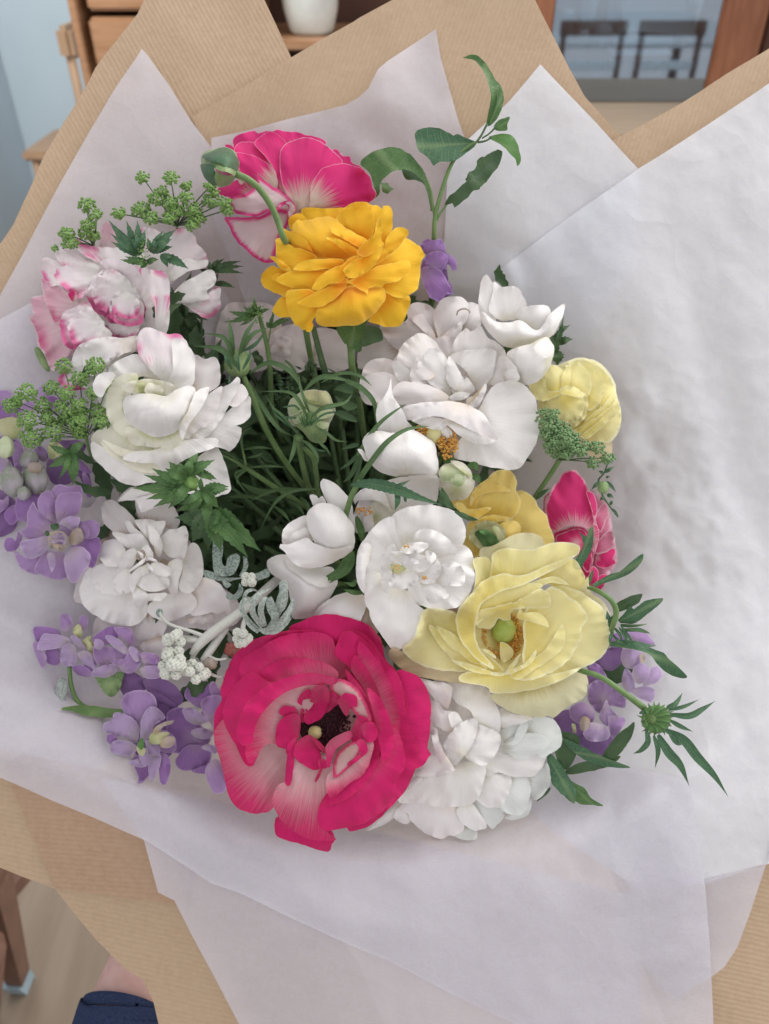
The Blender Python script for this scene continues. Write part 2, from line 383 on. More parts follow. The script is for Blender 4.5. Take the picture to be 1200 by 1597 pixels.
# ------------------------------------------------------------------ palette
petal_mat('p_white', (.92, .895, .87, 1), (.86, .83, .72, 1), 0, .3, tr=.14, tone=.08, vein=.6)
petal_mat('p_blush', (.90, .86, .85, 1), (.86, .78, .70, 1), 0, .4, tr=.14, tone=.06, vein=.35)
petal_mat('p_cream', (.91, .89, .76, 1), (.62, .64, .34, 1), 0, .5, tr=.28, tone=.08, vein=.6)
petal_mat('p_greenwhite', (.62, .68, .44, 1), (.36, .48, .20, 1), 0, .8, edge=(.78, .82, .62, 1), ew=.14, tr=.2, tone=.15)
petal_mat('p_coolwhite', (.85, .88, .85, 1), (.68, .68, .58, 1), 0, .3, tr=.28, tone=.08, vein=.6)
petal_mat('p_faded', (.83, .78, .77, 1), (.55, .42, .32, 1), 0, .35, tr=.28, tone=.12)
petal_mat('p_yellow', (.95, .57, .035, 1), (.90, .36, .01, 1), 0, .6, edge=(.95, .62, .07, 1), ew=.12, tr=.22, tone=.12, vein=.4)
petal_mat('p_midyellow', (.90, .70, .22, 1), (.86, .60, .10, 1), 0, .6, edge=(.94, .80, .36, 1), ew=.12, tr=.3, tone=.08, vein=.4)
petal_mat('p_paleyellow', (.93, .86, .43, 1), (.88, .76, .24, 1), 0, .6, edge=(.96, .93, .62, 1), ew=.13, tr=.3, tone=.06, vein=.35)
petal_mat('p_paleyellow_dull', (.84, .80, .52, 1), (.66, .58, .26, 1), 0, .5, tr=.3, tone=.06)
petal_mat('p_peach', (.76, .64, .40, 1), tr=.3, tone=.08)
petal_mat('p_hot', (.74, .018, .165, 1), (.72, .07, .20, 1), 0, .5, edge=(.70, .035, .15, 1), ew=.05, tr=.2, tone=.3, streak=.3, vein=.7, sk=70)
petal_mat('p_hotpale', (.74, .03, .165, 1), (.78, .50, .51, 1), .2, .95, tr=.2, tone=.25, streak=.45, vein=.7, sk=110)
petal_mat('p_hotmid', (.74, .022, .17, 1), (.72, .17, .27, 1), .0, .8, tr=.2, tone=.3, streak=.6, vein=.7, sk=95)
petal_mat('p_palepink', (.70, .45, .44, 1), (.62, .40, .34, 1), 0, .5, edge=(.68, .05, .17, 1), ew=.5, tr=.2, tone=.15, streak=.9, vein=.6, sk=75)
petal_mat('p_magenta', (.74, .035, .21, 1), (.74, .60, .50, 1), .15, .5, edge=(.80, .42, .55, 1), ew=.035, tr=.25, streak=.3, sk=34, tone=.1)
petal_mat('p_magenta_pale', (.78, .60, .62, 1), (.74, .62, .58, 1), 0, .4, edge=(.72, .05, .24, 1), ew=.35, tr=.28, streak=.5, sk=44, tone=.12, vein=.8)
petal_mat('p_picotee', (.92, .83, .85, 1), (.90, .88, .83, 1), .1, .6, tr=.14, patch=(.84, .20, .42, 1), pw=(.44, .56), streak=.7, sk=30, tone=.08, vein=.7)
petal_mat('p_picotee_pink', (.86, .52, .62, 1), (.90, .78, .76, 1), .1, .8, edge=(.82, .66, .70, 1), ew=.12, tr=.28, patch=(.70, .09, .26, 1), pw=(.45, .7), streak=.5, sk=30, tone=.1, vein=.7)
petal_mat('p_rosepink', (.74, .04, .20, 1), (.78, .45, .50, 1), .0, .25, edge=(.80, .40, .50, 1), ew=.14, tr=.25, streak=.3, sk=24, tone=.12)
petal_mat('p_rosepale', (.70, .24, .36, 1), (.70, .05, .2, 1), .0, .5, edge=(.80, .50, .58, 1), ew=.3, tr=.25, streak=.5, sk=24, tone=.12)
petal_mat('p_lilac', (.50, .32, .60, 1), (.60, .46, .58, 1), 0, .45, edge=(.62, .45, .70, 1), ew=.18, tr=.25, tone=.25, vein=1.0, streak=.4, sk=34)
petal_mat('p_lilac_light', (.58, .43, .68, 1), (.66, .56, .62, 1), 0, .5, edge=(.70, .56, .78, 1), ew=.18, tr=.25, tone=.25, vein=1.0, sk=34)
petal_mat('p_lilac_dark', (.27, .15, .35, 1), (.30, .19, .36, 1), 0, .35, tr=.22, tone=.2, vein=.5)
petal_mat('p_purple', (.40, .215, .52, 1), (.48, .32, .55, 1), 0, .5, edge=(.52, .34, .64, 1), ew=.16, tr=.22, tone=.3, vein=1.0, sk=34)
petal_mat('p_creamgreen', (.66, .66, .38, 1), (.45, .52, .22, 1), 0, .5, tr=.25, tone=.15)
petal_mat('p_beige', (.55, .46, .40, 1), (.52, .40, .26, 1), 0, .5, tr=.25, tone=.2)
leaf_mat('leaf', (.060, .15, .042, 1), (.095, .20, .058, 1))
leaf_mat('leaf_cool', (.045, .125, .065, 1), (.070, .170, .085, 1))
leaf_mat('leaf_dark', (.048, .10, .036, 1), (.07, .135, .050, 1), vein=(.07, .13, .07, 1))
leaf_mat('leaf_bright', (.10, .24, .06, 1), (.14, .30, .09, 1))
leaf_mat('blade', (.075, .15, .055, 1), (.11, .20, .08, 1), veins=True)
leaf_mat('stem', (.11, .20, .06, 1), (.16, .26, .09, 1), veins=False, tr=.0)
leaf_mat('stem_dark', (.045, .10, .04, 1), (.07, .13, .05, 1), veins=False, tr=.0)
leaf_mat('umbel', (.16, .30, .07, 1), (.22, .38, .10, 1), veins=False, tr=.0)
leaf_mat('umbel_cool', (.14, .26, .10, 1), (.20, .33, .14, 1), veins=False, tr=.0)
leaf_mat('bud', (.13, .24, .08, 1), (.24, .34, .14, 1), vein=(.45, .50, .30, 1), veins=False, tr=.0)
leaf_mat('lilac_bud', (.20, .26, .15, 1), (.36, .32, .36, 1), vein=(.5, .45, .45, 1), veins=False, tr=.0)
leaf_mat('palebud', (.46, .55, .30, 1), (.58, .64, .42, 1), vein=(.7, .72, .55, 1), veins=False, tr=.0)
leaf_mat('silver', (.22, .27, .24, 1), (.30, .35, .31, 1), vein=(.62, .66, .60, 1), rough=.9, tr=.1, veins=False, fuzz=.5, sheen=.4)
leaf_mat('silver_dark', (.13, .19, .16, 1), (.20, .26, .22, 1), vein=(.5, .55, .5, 1), rough=.9, tr=.1, veins=False, fuzz=.4, sheen=.4)
leaf_mat('silver_stem', (.46, .45, .41, 1), (.56, .55, .50, 1), vein=(.66, .66, .62, 1), rough=.9, tr=.0, veins=False, fuzz=.3, sheen=.3)
plain_mat('glassware', (.5, .6, .66, 1), (.8, .88, .92, 1), 30, .15, vs=(1, 1, .2), spec=.8)  # pale streaky surface imitating bright reflections in the pane
leaf_mat('silver_bud', (.60, .62, .54, 1), (.70, .70, .62, 1), vein=(.76, .76, .70, 1), rough=.95, tr=.0, veins=False, fuzz=.3, sheen=.3)
plain_mat('anther', (.74, .36, .06, 1), (.62, .28, .04, 1), 400, .7)
plain_mat('anther_orange', (.72, .40, .09, 1), (.60, .30, .06, 1), 400, .7)
plain_mat('black_stamen', (.035, .006, .014, 1), (.06, .012, .02, 1), 600, .5)
plain_mat('pistil', (.30, .40, .07, 1), (.46, .52, .14, 1), 120, .4)
plain_mat('pistil_cream', (.62, .56, .22, 1), (.70, .66, .34, 1), 200, .5)
plain_mat('dark_moss', (.02, .03, .022, 1), (.035, .05, .03, 1), 300, .9)  # near-black shade colour for the middle of the bunch
def paper_mat(name, a, b, rib=0, ang=0, tr=.3, alpha=0, fib=.5, rough=.7, crease=0):
    k = NT(name); at = k.n('Attribute', attribute_name='pt')
    n1 = k.noise(at.outputs['Vector'], 1.1, 5, .6); n2 = k.noise(at.outputs['Vector'], 9, 5, .7); n3 = k.noise(at.outputs['Vector'], 55, 3, .6)
    c = k.mix(k.ramp(n2, .32, .68), a, b)
    c = k.mix(k.math('MULTIPLY', k.ramp(n1, .3, .7), .35), c, b)
    h = k.math('MULTIPLY_ADD', n3, fib, k.math('MULTIPLY', n2, 1.2))
    if rib:
        mp = k.n('Mapping'); mp.inputs['Rotation'].default_value = (0, 0, ang); k.l(at.outputs['Vector'], mp.inputs[0])
        wv = k.n('TexWave'); wv.inputs['Scale'].default_value = rib; wv.inputs['Distortion'].default_value = 1.6; wv.inputs['Detail'].default_value = 2; wv.inputs['Detail Scale'].default_value = .8
        k.l(mp.outputs[0], wv.inputs[0])
        c = k.mix(k.math('MULTIPLY', wv.outputs['Fac'], .11), c, tuple(v*.72 for v in a[:3])+(1,))
        sp = k.noise(at.outputs['Vector'], 30, 2, .5); c = k.mix(k.math('MULTIPLY', k.ramp(sp, .66, .74), .35), c, tuple(v*.5 for v in a[:3])+(1,))
        h = k.math('MULTIPLY_ADD', wv.outputs['Fac'], .6, h)
    nb = k.bump(h, .35, .0006)
    if crease:
        hs = None
        for sc_, am in ((.8, 1.0), (2.1, .5), (5.0, .22)):
            wp = k.n('TexNoise'); wp.inputs['Scale'].default_value = sc_*1.3; k.l(at.outputs['Vector'], wp.inputs['Vector'])
            vm = k.n('VectorMath', operation='MULTIPLY_ADD'); k.l(wp.outputs['Color'], vm.inputs[0]); vm.inputs[1].default_value = (.9/sc_,)*3; k.l(at.outputs['Vector'], vm.inputs[2])
            vo = k.n('TexVoronoi', feature='F1', voronoi_dimensions='2D'); vo.inputs['Scale'].default_value = sc_; k.l(vm.outputs[0], vo.inputs['Vector'])
            hh = k.math('MULTIPLY', vo.outputs['Distance'], am/sc_); hs = hh if hs is None else k.math('ADD', hs, hh)
        b2 = k.n('Bump'); b2.inputs['Strength'].default_value = .55*crease; b2.inputs['Distance'].default_value = .006; k.l(hs, b2.inputs['Height']); k.l(nb, b2.inputs['Normal']); nb = b2.outputs[0]
    p = k.n('BsdfPrincipled'); p.inputs['Roughness'].default_value = rough; p.inputs['Specular IOR Level'].default_value = .3
    k.l(c, p.inputs[0]); k.l(nb, p.inputs['Normal']); t = k.n('BsdfTranslucent'); k.l(c, t.inputs[0])
    mx = k.n('MixShader'); mx.inputs[0].default_value = tr; k.l(p.outputs[0], mx.inputs[1]); k.l(t.outputs[0], mx.inputs[2])
    s = mx.outputs[0]
    if alpha:
        tp = k.n('BsdfTransparent'); m2 = k.n('MixShader')
        k.l(k.math('MULTIPLY_ADD', k.ramp(n2, .3, .7), alpha*.5, alpha*.75), m2.inputs[0]); k.l(s, m2.inputs[1]); k.l(tp.outputs[0], m2.inputs[2]); s = m2.outputs[0]
    k.l(s, k.out.inputs[0]); MATS[name] = k.m
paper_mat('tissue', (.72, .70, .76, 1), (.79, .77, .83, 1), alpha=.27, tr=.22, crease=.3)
paper_mat('tissue_bright', (.82, .84, .89, 1), (.89, .905, .94, 1), alpha=.07, tr=.2, crease=.45)  # lighter, cooler copy of the tissue: window light put into the colour
paper_mat('kraft', (.56, .41, .27, 1), (.63, .47, .32, 1), rib=4.6, ang=.5, tr=.18)
paper_mat('kraft_two', (.56, .41, .27, 1), (.62, .465, .315, 1), rib=4.6, ang=-.35, tr=.18)
paper_mat('kraft_three', (.56, .41, .27, 1), (.62, .465, .315, 1), rib=4.2, ang=1.35, tr=.18)
paper_mat('kraft_deep', (.50, .33, .215, 1), (.56, .385, .26, 1), rib=4.2, ang=1.5, tr=.12)
# ------------------------------------------------------------------ wrapping papers
def bowl(X, Y):
    r = np.hypot((X-560), (Y-830)/1.12)
    w = -52-150*np.exp(-(r/300)**2.2)-18*np.exp(-(r/520)**2)
    w = w+14*np.clip((r-420)/500, 0, 1)
    # the front rim: rolls over below the flowers
    rx = np.array([-60, 60, 230, 330, 430, 530, 640, 800, 960, 1100, 1260.]); ry = np.array([1120, 1150, 1235, 1285, 1325, 1350, 1352, 1340, 1300, 1200, 1080.])
    yr = np.interp(X, rx, ry); d = Y-yr
    w = w+np.where(d < 0, 34*np.exp(-(d/75)**2), 34*np.exp(-(d/260)**2)-.050*np.clip(d, 0, 600))*np.clip(1.25-np.abs(X-430)/900, .2, 1)
    return w
def wrinkle(X, Y, amp, sc, sx=0):
    return amp*(facet(X/sc+sx, Y/sc+sx*.7)+.45*facet(X/sc*2.3+5+sx, Y/sc*2.3)+.2*facet(X/sc*5+5+sx, Y/sc*5))
def sheet(name, pts, mat, parent, off=0, amp=2.5, sc=190, sx=0, extra=None, step=13, gap=1.0, dirfold=None, lift=0):
    poly = np.array([[float(v) for v in q.split(',')] for q in pts.split()]); out = lin_closed(poly, 9)
    n = len(out); dd = out-np.roll(out, 1, 0); nrm = np.stack([dd[:, 1], -dd[:, 0]], 1); nrm /= np.linalg.norm(nrm, axis=1)[:, None]+1e-6
    out = out+nrm*(1.2*vn(np.arange(n)*.13+sx, np.arange(n)*0+sx*3))[:, None]
    def Wf(X, Y):
        w = bowl(X, Y)+off+wrinkle(X, Y, amp, sc, sx)+.4*vn(X*.012+sx, Y*.012)+.25*vn(X*.05+sx, Y*.05)
        if lift:
            e = edist(poly, X.ravel(), Y.ravel()).reshape(X.shape); w = w+lift*np.exp(-(e/38)**2)
        if extra is not None: w = w+extra(X, Y)
        return w
    return lay(name, out, Wf, mat, parent, step, gap, lambda X, Y: np.stack([X/100, Y/100, X*0], 1), relax=8)
pc = P(BX, BY, -200)
kr = thing('kraft_wrap', 'brown ribbed kraft paper wrapped round the outside of the bouquet', 'wrapping paper', pc)
sheet('kraft_sheet', "385,-60 455,92 510,170 600,300 660,520 560,800 300,1000 -60,1180 -90,420 -10,395 22,350 45,300 68,245 100,190 130,142 150,105 215,22 250,-60", 'kraft', kr, -10, 2.0, 300, 1.3, lift=1)
sheet('kraft_sheet', "560,28 612,0 700,-50 812,-50 840,10 885,100 912,150 968,213 1000,330 860,600 620,900 420,620 345,300 300,182 380,135 455,90", 'kraft_two', kr, -5, 2.0, 260, 4.1, lift=1)
sheet('kraft_sheet', "968,213 1060,162 1150,106 1290,18 1290,900 900,900 700,700 800,420 900,250", 'kraft_two', kr, -3, 1.5, 260, 6.1)
sheet('kraft_sheet', "85,1385 60,1330 200,1300 420,1320 560,1500 640,1700 420,1720 275,1700 258,1640 248,1597 240,1562 224,1528 193,1508 150,1466 118,1428", 'kraft_three', kr, -11, 1.5, 260, 8.1)
sheet('kraft_sheet', "-90,1160 40,1190 80,1290 100,1386 85,1385 40,1370 0,1353 -90,1330", 'kraft_three', kr, -7, 1.2, 260, 2.1)
sheet('kraft_sheet', "10,1190 60,1160 230,1230 300,1330 290,1420 268,1408 200,1400 140,1392 86,1385 62,1330 36,1270 18,1226", 'kraft_deep', kr, -5, 1.2, 260, 2.1)
sheet('kraft_sheet', "900,1200 1290,1200 1290,1700 1080,1700 1000,1500", 'kraft_three', kr, -9, 1.5, 260, 3.7)
ts = thing('tissue_wrap', 'translucent white tissue paper lining the kraft wrap, crumpled behind the flowers', 'tissue paper', pc)
TR = lambda c, s: (lambda X, Y: c*np.exp(-((X-s[0])**2+(Y-s[1])**2)/s[2]**2))
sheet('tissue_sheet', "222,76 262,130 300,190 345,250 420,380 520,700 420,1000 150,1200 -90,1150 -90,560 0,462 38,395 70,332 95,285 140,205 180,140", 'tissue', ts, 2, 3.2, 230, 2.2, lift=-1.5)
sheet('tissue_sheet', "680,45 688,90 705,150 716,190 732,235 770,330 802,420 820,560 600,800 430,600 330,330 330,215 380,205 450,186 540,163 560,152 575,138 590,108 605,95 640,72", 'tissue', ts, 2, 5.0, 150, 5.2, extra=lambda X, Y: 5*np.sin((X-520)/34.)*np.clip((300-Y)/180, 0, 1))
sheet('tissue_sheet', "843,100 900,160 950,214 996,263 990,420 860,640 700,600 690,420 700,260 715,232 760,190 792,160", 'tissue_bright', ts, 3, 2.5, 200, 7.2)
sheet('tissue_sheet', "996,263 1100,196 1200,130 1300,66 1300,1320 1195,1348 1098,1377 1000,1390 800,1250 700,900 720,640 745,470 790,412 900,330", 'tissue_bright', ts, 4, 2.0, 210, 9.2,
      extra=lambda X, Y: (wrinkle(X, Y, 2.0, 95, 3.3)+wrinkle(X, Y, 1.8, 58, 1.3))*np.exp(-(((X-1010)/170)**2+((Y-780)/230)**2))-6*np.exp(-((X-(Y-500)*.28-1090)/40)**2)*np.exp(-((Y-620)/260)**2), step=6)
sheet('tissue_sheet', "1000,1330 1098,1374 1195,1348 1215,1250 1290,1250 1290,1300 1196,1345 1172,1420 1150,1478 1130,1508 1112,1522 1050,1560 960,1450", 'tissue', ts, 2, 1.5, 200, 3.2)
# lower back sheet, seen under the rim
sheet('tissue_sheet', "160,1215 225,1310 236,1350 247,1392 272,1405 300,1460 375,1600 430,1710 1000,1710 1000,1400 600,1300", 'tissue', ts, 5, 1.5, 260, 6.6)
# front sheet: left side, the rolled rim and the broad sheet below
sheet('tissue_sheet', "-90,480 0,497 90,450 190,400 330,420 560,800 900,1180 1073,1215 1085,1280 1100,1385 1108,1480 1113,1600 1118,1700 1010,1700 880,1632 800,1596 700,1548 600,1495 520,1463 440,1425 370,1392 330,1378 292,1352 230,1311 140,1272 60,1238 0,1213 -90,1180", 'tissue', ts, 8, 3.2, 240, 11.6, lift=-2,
      extra=lambda X, Y: 4.5*np.sin((Y-.46*X-1010)/24.+1.5*vn(X*.01, Y*.004))*np.exp(-((Y-.46*X-1090)/70)**2)*np.clip((760-X)/300, 0, 1)+2.5*np.sin((Y-.5*X)/15.)*np.exp(-((Y-.42*X-960)/130)**2)*np.clip((420-X)/200, 0, 1), step=9)
# the gathered paper neck below, held in the hand
NECK = [(BX, BY-10, -185, 300), (BX, BY, -215, 150), (BX, BY, -250, 85), (BX, BY+8, -320, 74), (BX, BY+14, -400, 96)]
V, Fc = tube_geo(NECK, 26, 5); V = np.array(V); mesh_obj('paper_neck', V, Fc[:-2], 'kraft_deep', kr, np.stack([V[:, 0]*30, V[:, 2]*30, V[:, 1]*30], 1))
# ------------------------------------------------------------------ the room behind
plain_mat('floor', (.235, .18, .13, 1), (.30, .235, .175, 1), 3, .5, .1, vs=(8, 1, 1))
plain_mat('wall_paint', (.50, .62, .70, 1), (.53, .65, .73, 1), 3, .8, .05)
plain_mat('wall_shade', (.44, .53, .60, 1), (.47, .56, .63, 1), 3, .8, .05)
plain_mat('pine', (.30, .165, .085, 1), (.38, .215, .12, 1), 9, .4, .1, vs=(1, 1, 9))
plain_mat('pine_across', (.30, .165, .085, 1), (.38, .215, .12, 1), 9, .4, .1, vs=(1, 1, 9))
plain_mat('mahogany', (.25, .095, .045, 1), (.34, .14, .07, 1), 9, .4, .1, vs=(9, 9, 1))
plain_mat('dark_inside', (.07, .03, .02, 1), (.10, .045, .03, 1), 6, .6)
plain_mat('chair_wood', (.36, .24, .15, 1), (.42, .28, .18, 1), 9, .5, vs=(6, 6, 1))
plain_mat('leg_wood', (.16, .085, .06, 1), (.21, .115, .08, 1), 12, .45, vs=(6, 6, 1))
plain_mat('glide', (.30, .42, .48, 1), (.36, .48, .54, 1), 12, .3)
plain_mat('counter', (.33, .25, .17, 1), (.38, .29, .20, 1), 5, .5, vs=(1, 8, 1))
plain_mat('ceramic', (.55, .60, .58, 1), (.64, .68, .66, 1), 14, .45, .7, .006)
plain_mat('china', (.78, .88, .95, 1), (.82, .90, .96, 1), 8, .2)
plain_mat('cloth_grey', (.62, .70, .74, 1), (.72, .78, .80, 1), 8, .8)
plain_mat('brass', (.6, .42, .2, 1), None, 8, .3, metal=1)
def box(name, a, b, mat, parent=None, bev=.004):
    a = np.array(a, float); b = np.array(b, float); bm = bmesh.new(); bmesh.ops.create_cube(bm, size=1)
    for v in bm.verts: v.co = Vector([(a[i]+b[i])/2+v.co[i]*(b[i]-a[i]) for i in range(3)])
    if bev: bmesh.ops.bevel(bm, geom=bm.edges[:], offset=bev, segments=2, affect='EDGES')
    V = [v.co[:] for v in bm.verts]; bm.verts.index_update(); Fc = [[q.index for q in f.verts] for f in bm.faces]; bm.free()
    return mesh_obj(name, V, Fc, mat, parent, smooth=False)
def bar(name, a, b, wa, wb, mat, parent=None, n=10, sq=False):
    a = Vector(a); b = Vector(b); t = (b-a).normalized(); s = t.cross(Vector((0.1, 1, .05))).normalized(); u = s.cross(t); V = []; n = 4 if sq else n
    for c, w in ((a, wa), (b, wb)):
        for k in range(n):
            g = 2*math.pi*(k+.5)/n; V.append(tuple(c+(s*math.cos(g)+u*math.sin(g))*w))
    Fc = [(k, (k+1) % n, n+(k+1) % n, n+k) for k in range(n)]+[tuple(range(n))[::-1], tuple(range(n, 2*n))]
    return mesh_obj(name, V, Fc, mat, parent, smooth=not sq)
def lathe(name, prof, c, mat, parent=None, n=28, wob=0):
    V = []; Fc = []
    for i, (r, z) in enumerate(prof):
        for k in range(n):
            a = 2*math.pi*k/n; rr = r*(1+wob*math.sin(a*5+z*40)*.5+wob*math.sin(a*9-z*70)*.5); V.append((c[0]+rr*math.cos(a), c[1]+rr*math.sin(a), c[2]+z))
    for i in range(len(prof)-1):
        for k in range(n): Fc.append((i*n+k, i*n+(k+1) % n, (i+1)*n+(k+1) % n, (i+1)*n+k))
    return mesh_obj(name, V, Fc, mat, parent)
tag(box('floor', (-4.2, -2.6, -.02), (4.2, 4.9, 0), 'floor', bev=0), kind='structure')
tag(box('wall', (-4, 4.75, .0), (4, 4.85, 2.9), 'wall_paint', bev=0), kind='structure')
tag(box('left_wall', (-4.1, -1.0, .0), (-4.0, 4.75, 2.9), 'wall_paint', bev=0), kind='structure')
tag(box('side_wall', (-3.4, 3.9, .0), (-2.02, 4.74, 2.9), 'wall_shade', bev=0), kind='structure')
# sideboard
YF = 2.6
sb = thing('sideboard', 'orange brown wooden sideboard with glass fronted doors and an open shelf, behind the bouquet', 'cabinet', (0.1, YF+.2, 0))
box('base_cabinet', (-.85, YF-.02, .0), (1.5, YF+.42, .98), 'pine', sb)
box('counter_top', (.3, YF-.42, .985), (1.52, YF+.0, 1.02), 'counter', sb)
box('side_panel', (-.873, YF-.03, .0), (-.850, YF+.42, 2.0), 'pine', sb)
box('back_panel', (-.85, YF+.40, .985), (1.5, YF+.43, 2.0), 'dark_inside', sb, 0)
box('divider', (-.40, YF+.0, 1.02), (-.37, YF+.39, 2.0), 'pine', sb)
box('divider', (.36, YF+.0, 1.02), (.40, YF+.39, 2.0), 'mahogany', sb)
box('shelf', (-.365, YF-.03, 1.155), (.355, YF+.38, 1.178), 'pine_across', sb)
box('shelf', (-.85, YF-.005, 1.45), (-.405, YF+.38, 1.47), 'pine_across', sb)
for z0, z1, y in ((1.0, 1.10, YF+.05), (1.115, 1.235, YF-.05), (1.25, 1.42, YF-.03)):
    d = box('drawer', (-.82, y, z0), (-.42, YF+.36, z1), 'pine_across', sb, .008)
    mesh_obj('knob', *lathe_k if False else (np.array(ICO[1][0])*.012+np.array([-.62, y-.012, (z0+z1)/2]), ICO[1][1]), 'brass', d)
# glass door on the right
dr = box('door_stile', (.935, YF-.035, 1.022), (1.065, YF-.005, 2.0), 'mahogany', sb, .006)
box('door_moulding', (1.07, YF-.045, 1.022), (1.085, YF-.005, 2.0), 'dark_inside', sb, .003)
box('door_stile', (1.09, YF-.035, 1.022), (1.30, YF-.005, 2.0), 'mahogany', sb, .006)
box('door_stile', (.405, YF-.035, 1.022), (.47, YF-.005, 2.0), 'mahogany', sb, .006)
k = NT('pane_glass'); g = k.n('BsdfGlossy'); g.inputs[0].default_value = (.8, .9, 1, 1); g.inputs['Roughness'].default_value = .03
tp = k.n('BsdfTransparent'); tp.inputs[0].default_value = (.6, .68, .72, 1); mx = k.n('MixShader'); mx.inputs[0].default_value = .28
k.l(tp.outputs[0], mx.inputs[1]); k.l(g.outputs[0], mx.inputs[2]); k.l(mx.outputs[0], k.out.inputs[0]); MATS['pane_glass'] = k.m
box('pane', (.473, YF-.022, 1.024), (.932, YF-.018, 1.998), 'pane_glass', sb, 0)
box('shelf', (.405, YF+.0, 1.021), (1.3, YF+.38, 1.026), 'dark_inside', sb)
def gpt(px, py, y):
    d = FWD+RT*((px-600)/FOC)+UP*((798.5-py)/FOC); t = (y-CAM.y)/d.y; return CAM+d*t
# pale shapes added behind the glass to imitate its reflections
def dish(x0, y0, x1, y1, yy, label, grp='pale reflection bars added behind the glass door', h=.012):
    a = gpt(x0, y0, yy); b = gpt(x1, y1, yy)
    o = box('dish', (a.x, yy, min(a.z, b.z)-h), (b.x, yy+.10, min(a.z, b.z)+h), 'china', None, .006); tag(o, label, 'dish', grp); return o  # pale box added where the pane mirrors a bright bar
dish(960, 62, 1052, 64, YF+.10, 'long pale blue reflection stand-in on the upper level behind the glass door')
dish(955, 84, 1050, 86, YF+.08, 'long pale blue reflection stand-in just below the other one behind the glass door')
dish(932, 44, 956, 46, YF+.12, 'small pale blue reflection stand-in at the left behind the glass door')
for i, (px, py, w) in enumerate(((905, 90, .03), (930, 105, .032), (960, 118, .03), (990, 112, .034), (1020, 120, .03), (1050, 110, .03), (880, 60, .03), (915, 30, .03), (960, 20, .035), (1010, 12, .03), (1050, 25, .03), (1075, 40, .028))):
    c = gpt(px, py, YF+.2+.03*(i % 3)); zb = 1.052 if i < 6 else c.z-.05
    o = lathe('drinking_glass', [(w*.6, 0), (w*.75, .004), (w*.8, .05), (w, .10), (w*1.02, .13), (w*.97, .128), (w*.75, .05), (w*.6, .012)], (c.x, c.y, zb), 'glassware' if i % 3 else 'pane_glass')  # tumbler shapes added as bright streaks of reflection
    nth = ('leftmost', 'second', 'third', 'fourth', 'fifth', 'rightmost')
    ordr = sorted(((905, 930, 960, 990, 1020, 1050) if i < 6 else (880, 915, 960, 1010, 1050, 1075)))
    tag(o, 'glass-shaped reflection stand-in, ' + (nth[ordr.index(px)] if ordr.index(px) in (0, 5) else nth[ordr.index(px)]+' from the left') + ' in the ' + ('lower' if i < 6 else 'upper') + ' row behind the glass door', 'glass', 'glass shapes added as reflections behind the cabinet door')
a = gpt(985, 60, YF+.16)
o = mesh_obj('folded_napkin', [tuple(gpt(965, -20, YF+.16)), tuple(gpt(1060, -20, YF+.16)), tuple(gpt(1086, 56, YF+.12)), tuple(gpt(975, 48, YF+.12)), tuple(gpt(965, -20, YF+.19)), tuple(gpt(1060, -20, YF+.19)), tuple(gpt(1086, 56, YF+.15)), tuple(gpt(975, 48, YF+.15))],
             [(0, 1, 2, 3), (7, 6, 5, 4), (0, 4, 5, 1), (1, 5, 6, 2), (2, 6, 7, 3), (3, 7, 4, 0)], 'cloth_grey', smooth=False)  # slab added in place of the mirrored pale table cloth
tag(o, 'grey pointed slab standing in for a mirrored table cloth behind the glass door', 'napkin')
box('shelf', (.405, YF+.06, gpt(985, 60, YF+.1).z-.050), (1.3, YF+.38, gpt(985, 60, YF+.1).z-.042), 'dark_inside', sb)
v = gpt(486, 40, YF+.12)
o = lathe('vase', [(.0, .002), (.055, .0), (.066, .012), (.078, .06), (.086, .13), (.084, .20), (.07, .26), (.06, .28), (.055, .28), (.06, .2), (.0, .19)], (v.x, YF+.12, 1.1785), 'ceramic', wob=.012)
tag(o, 'white ceramic vase with dimpled sides on the wooden shelf behind the bouquet', 'vase')
# what the glass door mirrors: a dining table with chairs behind the viewer
dt = thing('dining_table', 'pale topped dining table mirrored in the glass door of the sideboard', 'table', (1.75, -1.15, 0))
plain_mat('pale_top', (.72, .78, .82, 1), (.78, .84, .88, 1), 5, .35)
box('tabletop', (.9, -2.5, .72), (2.5, -.75, .75), 'pale_top', dt)
for xx in (1.06, 2.44):
    for yy in (-2.4, -.81): box('leg', (xx-.03, yy-.03, 0), (xx+.03, yy+.03, .72), 'leg_wood', dt)
for i, xx in enumerate((1.25, 1.72, 2.2)):
    c = thing('dining_chair', ('left', 'middle', 'right')[i]+'most dark dining chair mirrored in the glass door of the sideboard' if i != 1 else 'middle dark dining chair mirrored in the glass door of the sideboard', 'chair', (xx, -.6, 0), 'dining chairs mirrored in the glass door')
    box('seat', (xx-.2, -.72, .44), (xx+.2, -.32, .47), 'leg_wood', c)
    box('top_rail', (xx-.2, -.34, .84), (xx+.2, -.315, .92), 'leg_wood', c)
    box('back_slat', (xx-.2, -.335, .66), (xx+.2, -.32, .71), 'china' if i < 2 else 'leg_wood', c)
    for sx in (-.19, .16):
        box('leg', (xx+sx, -.345, 0), (xx+sx+.03, -.315, .86), 'leg_wood', c); box('leg', (xx+sx, -.72, 0), (xx+sx+.03, -.69, .44), 'leg_wood', c)
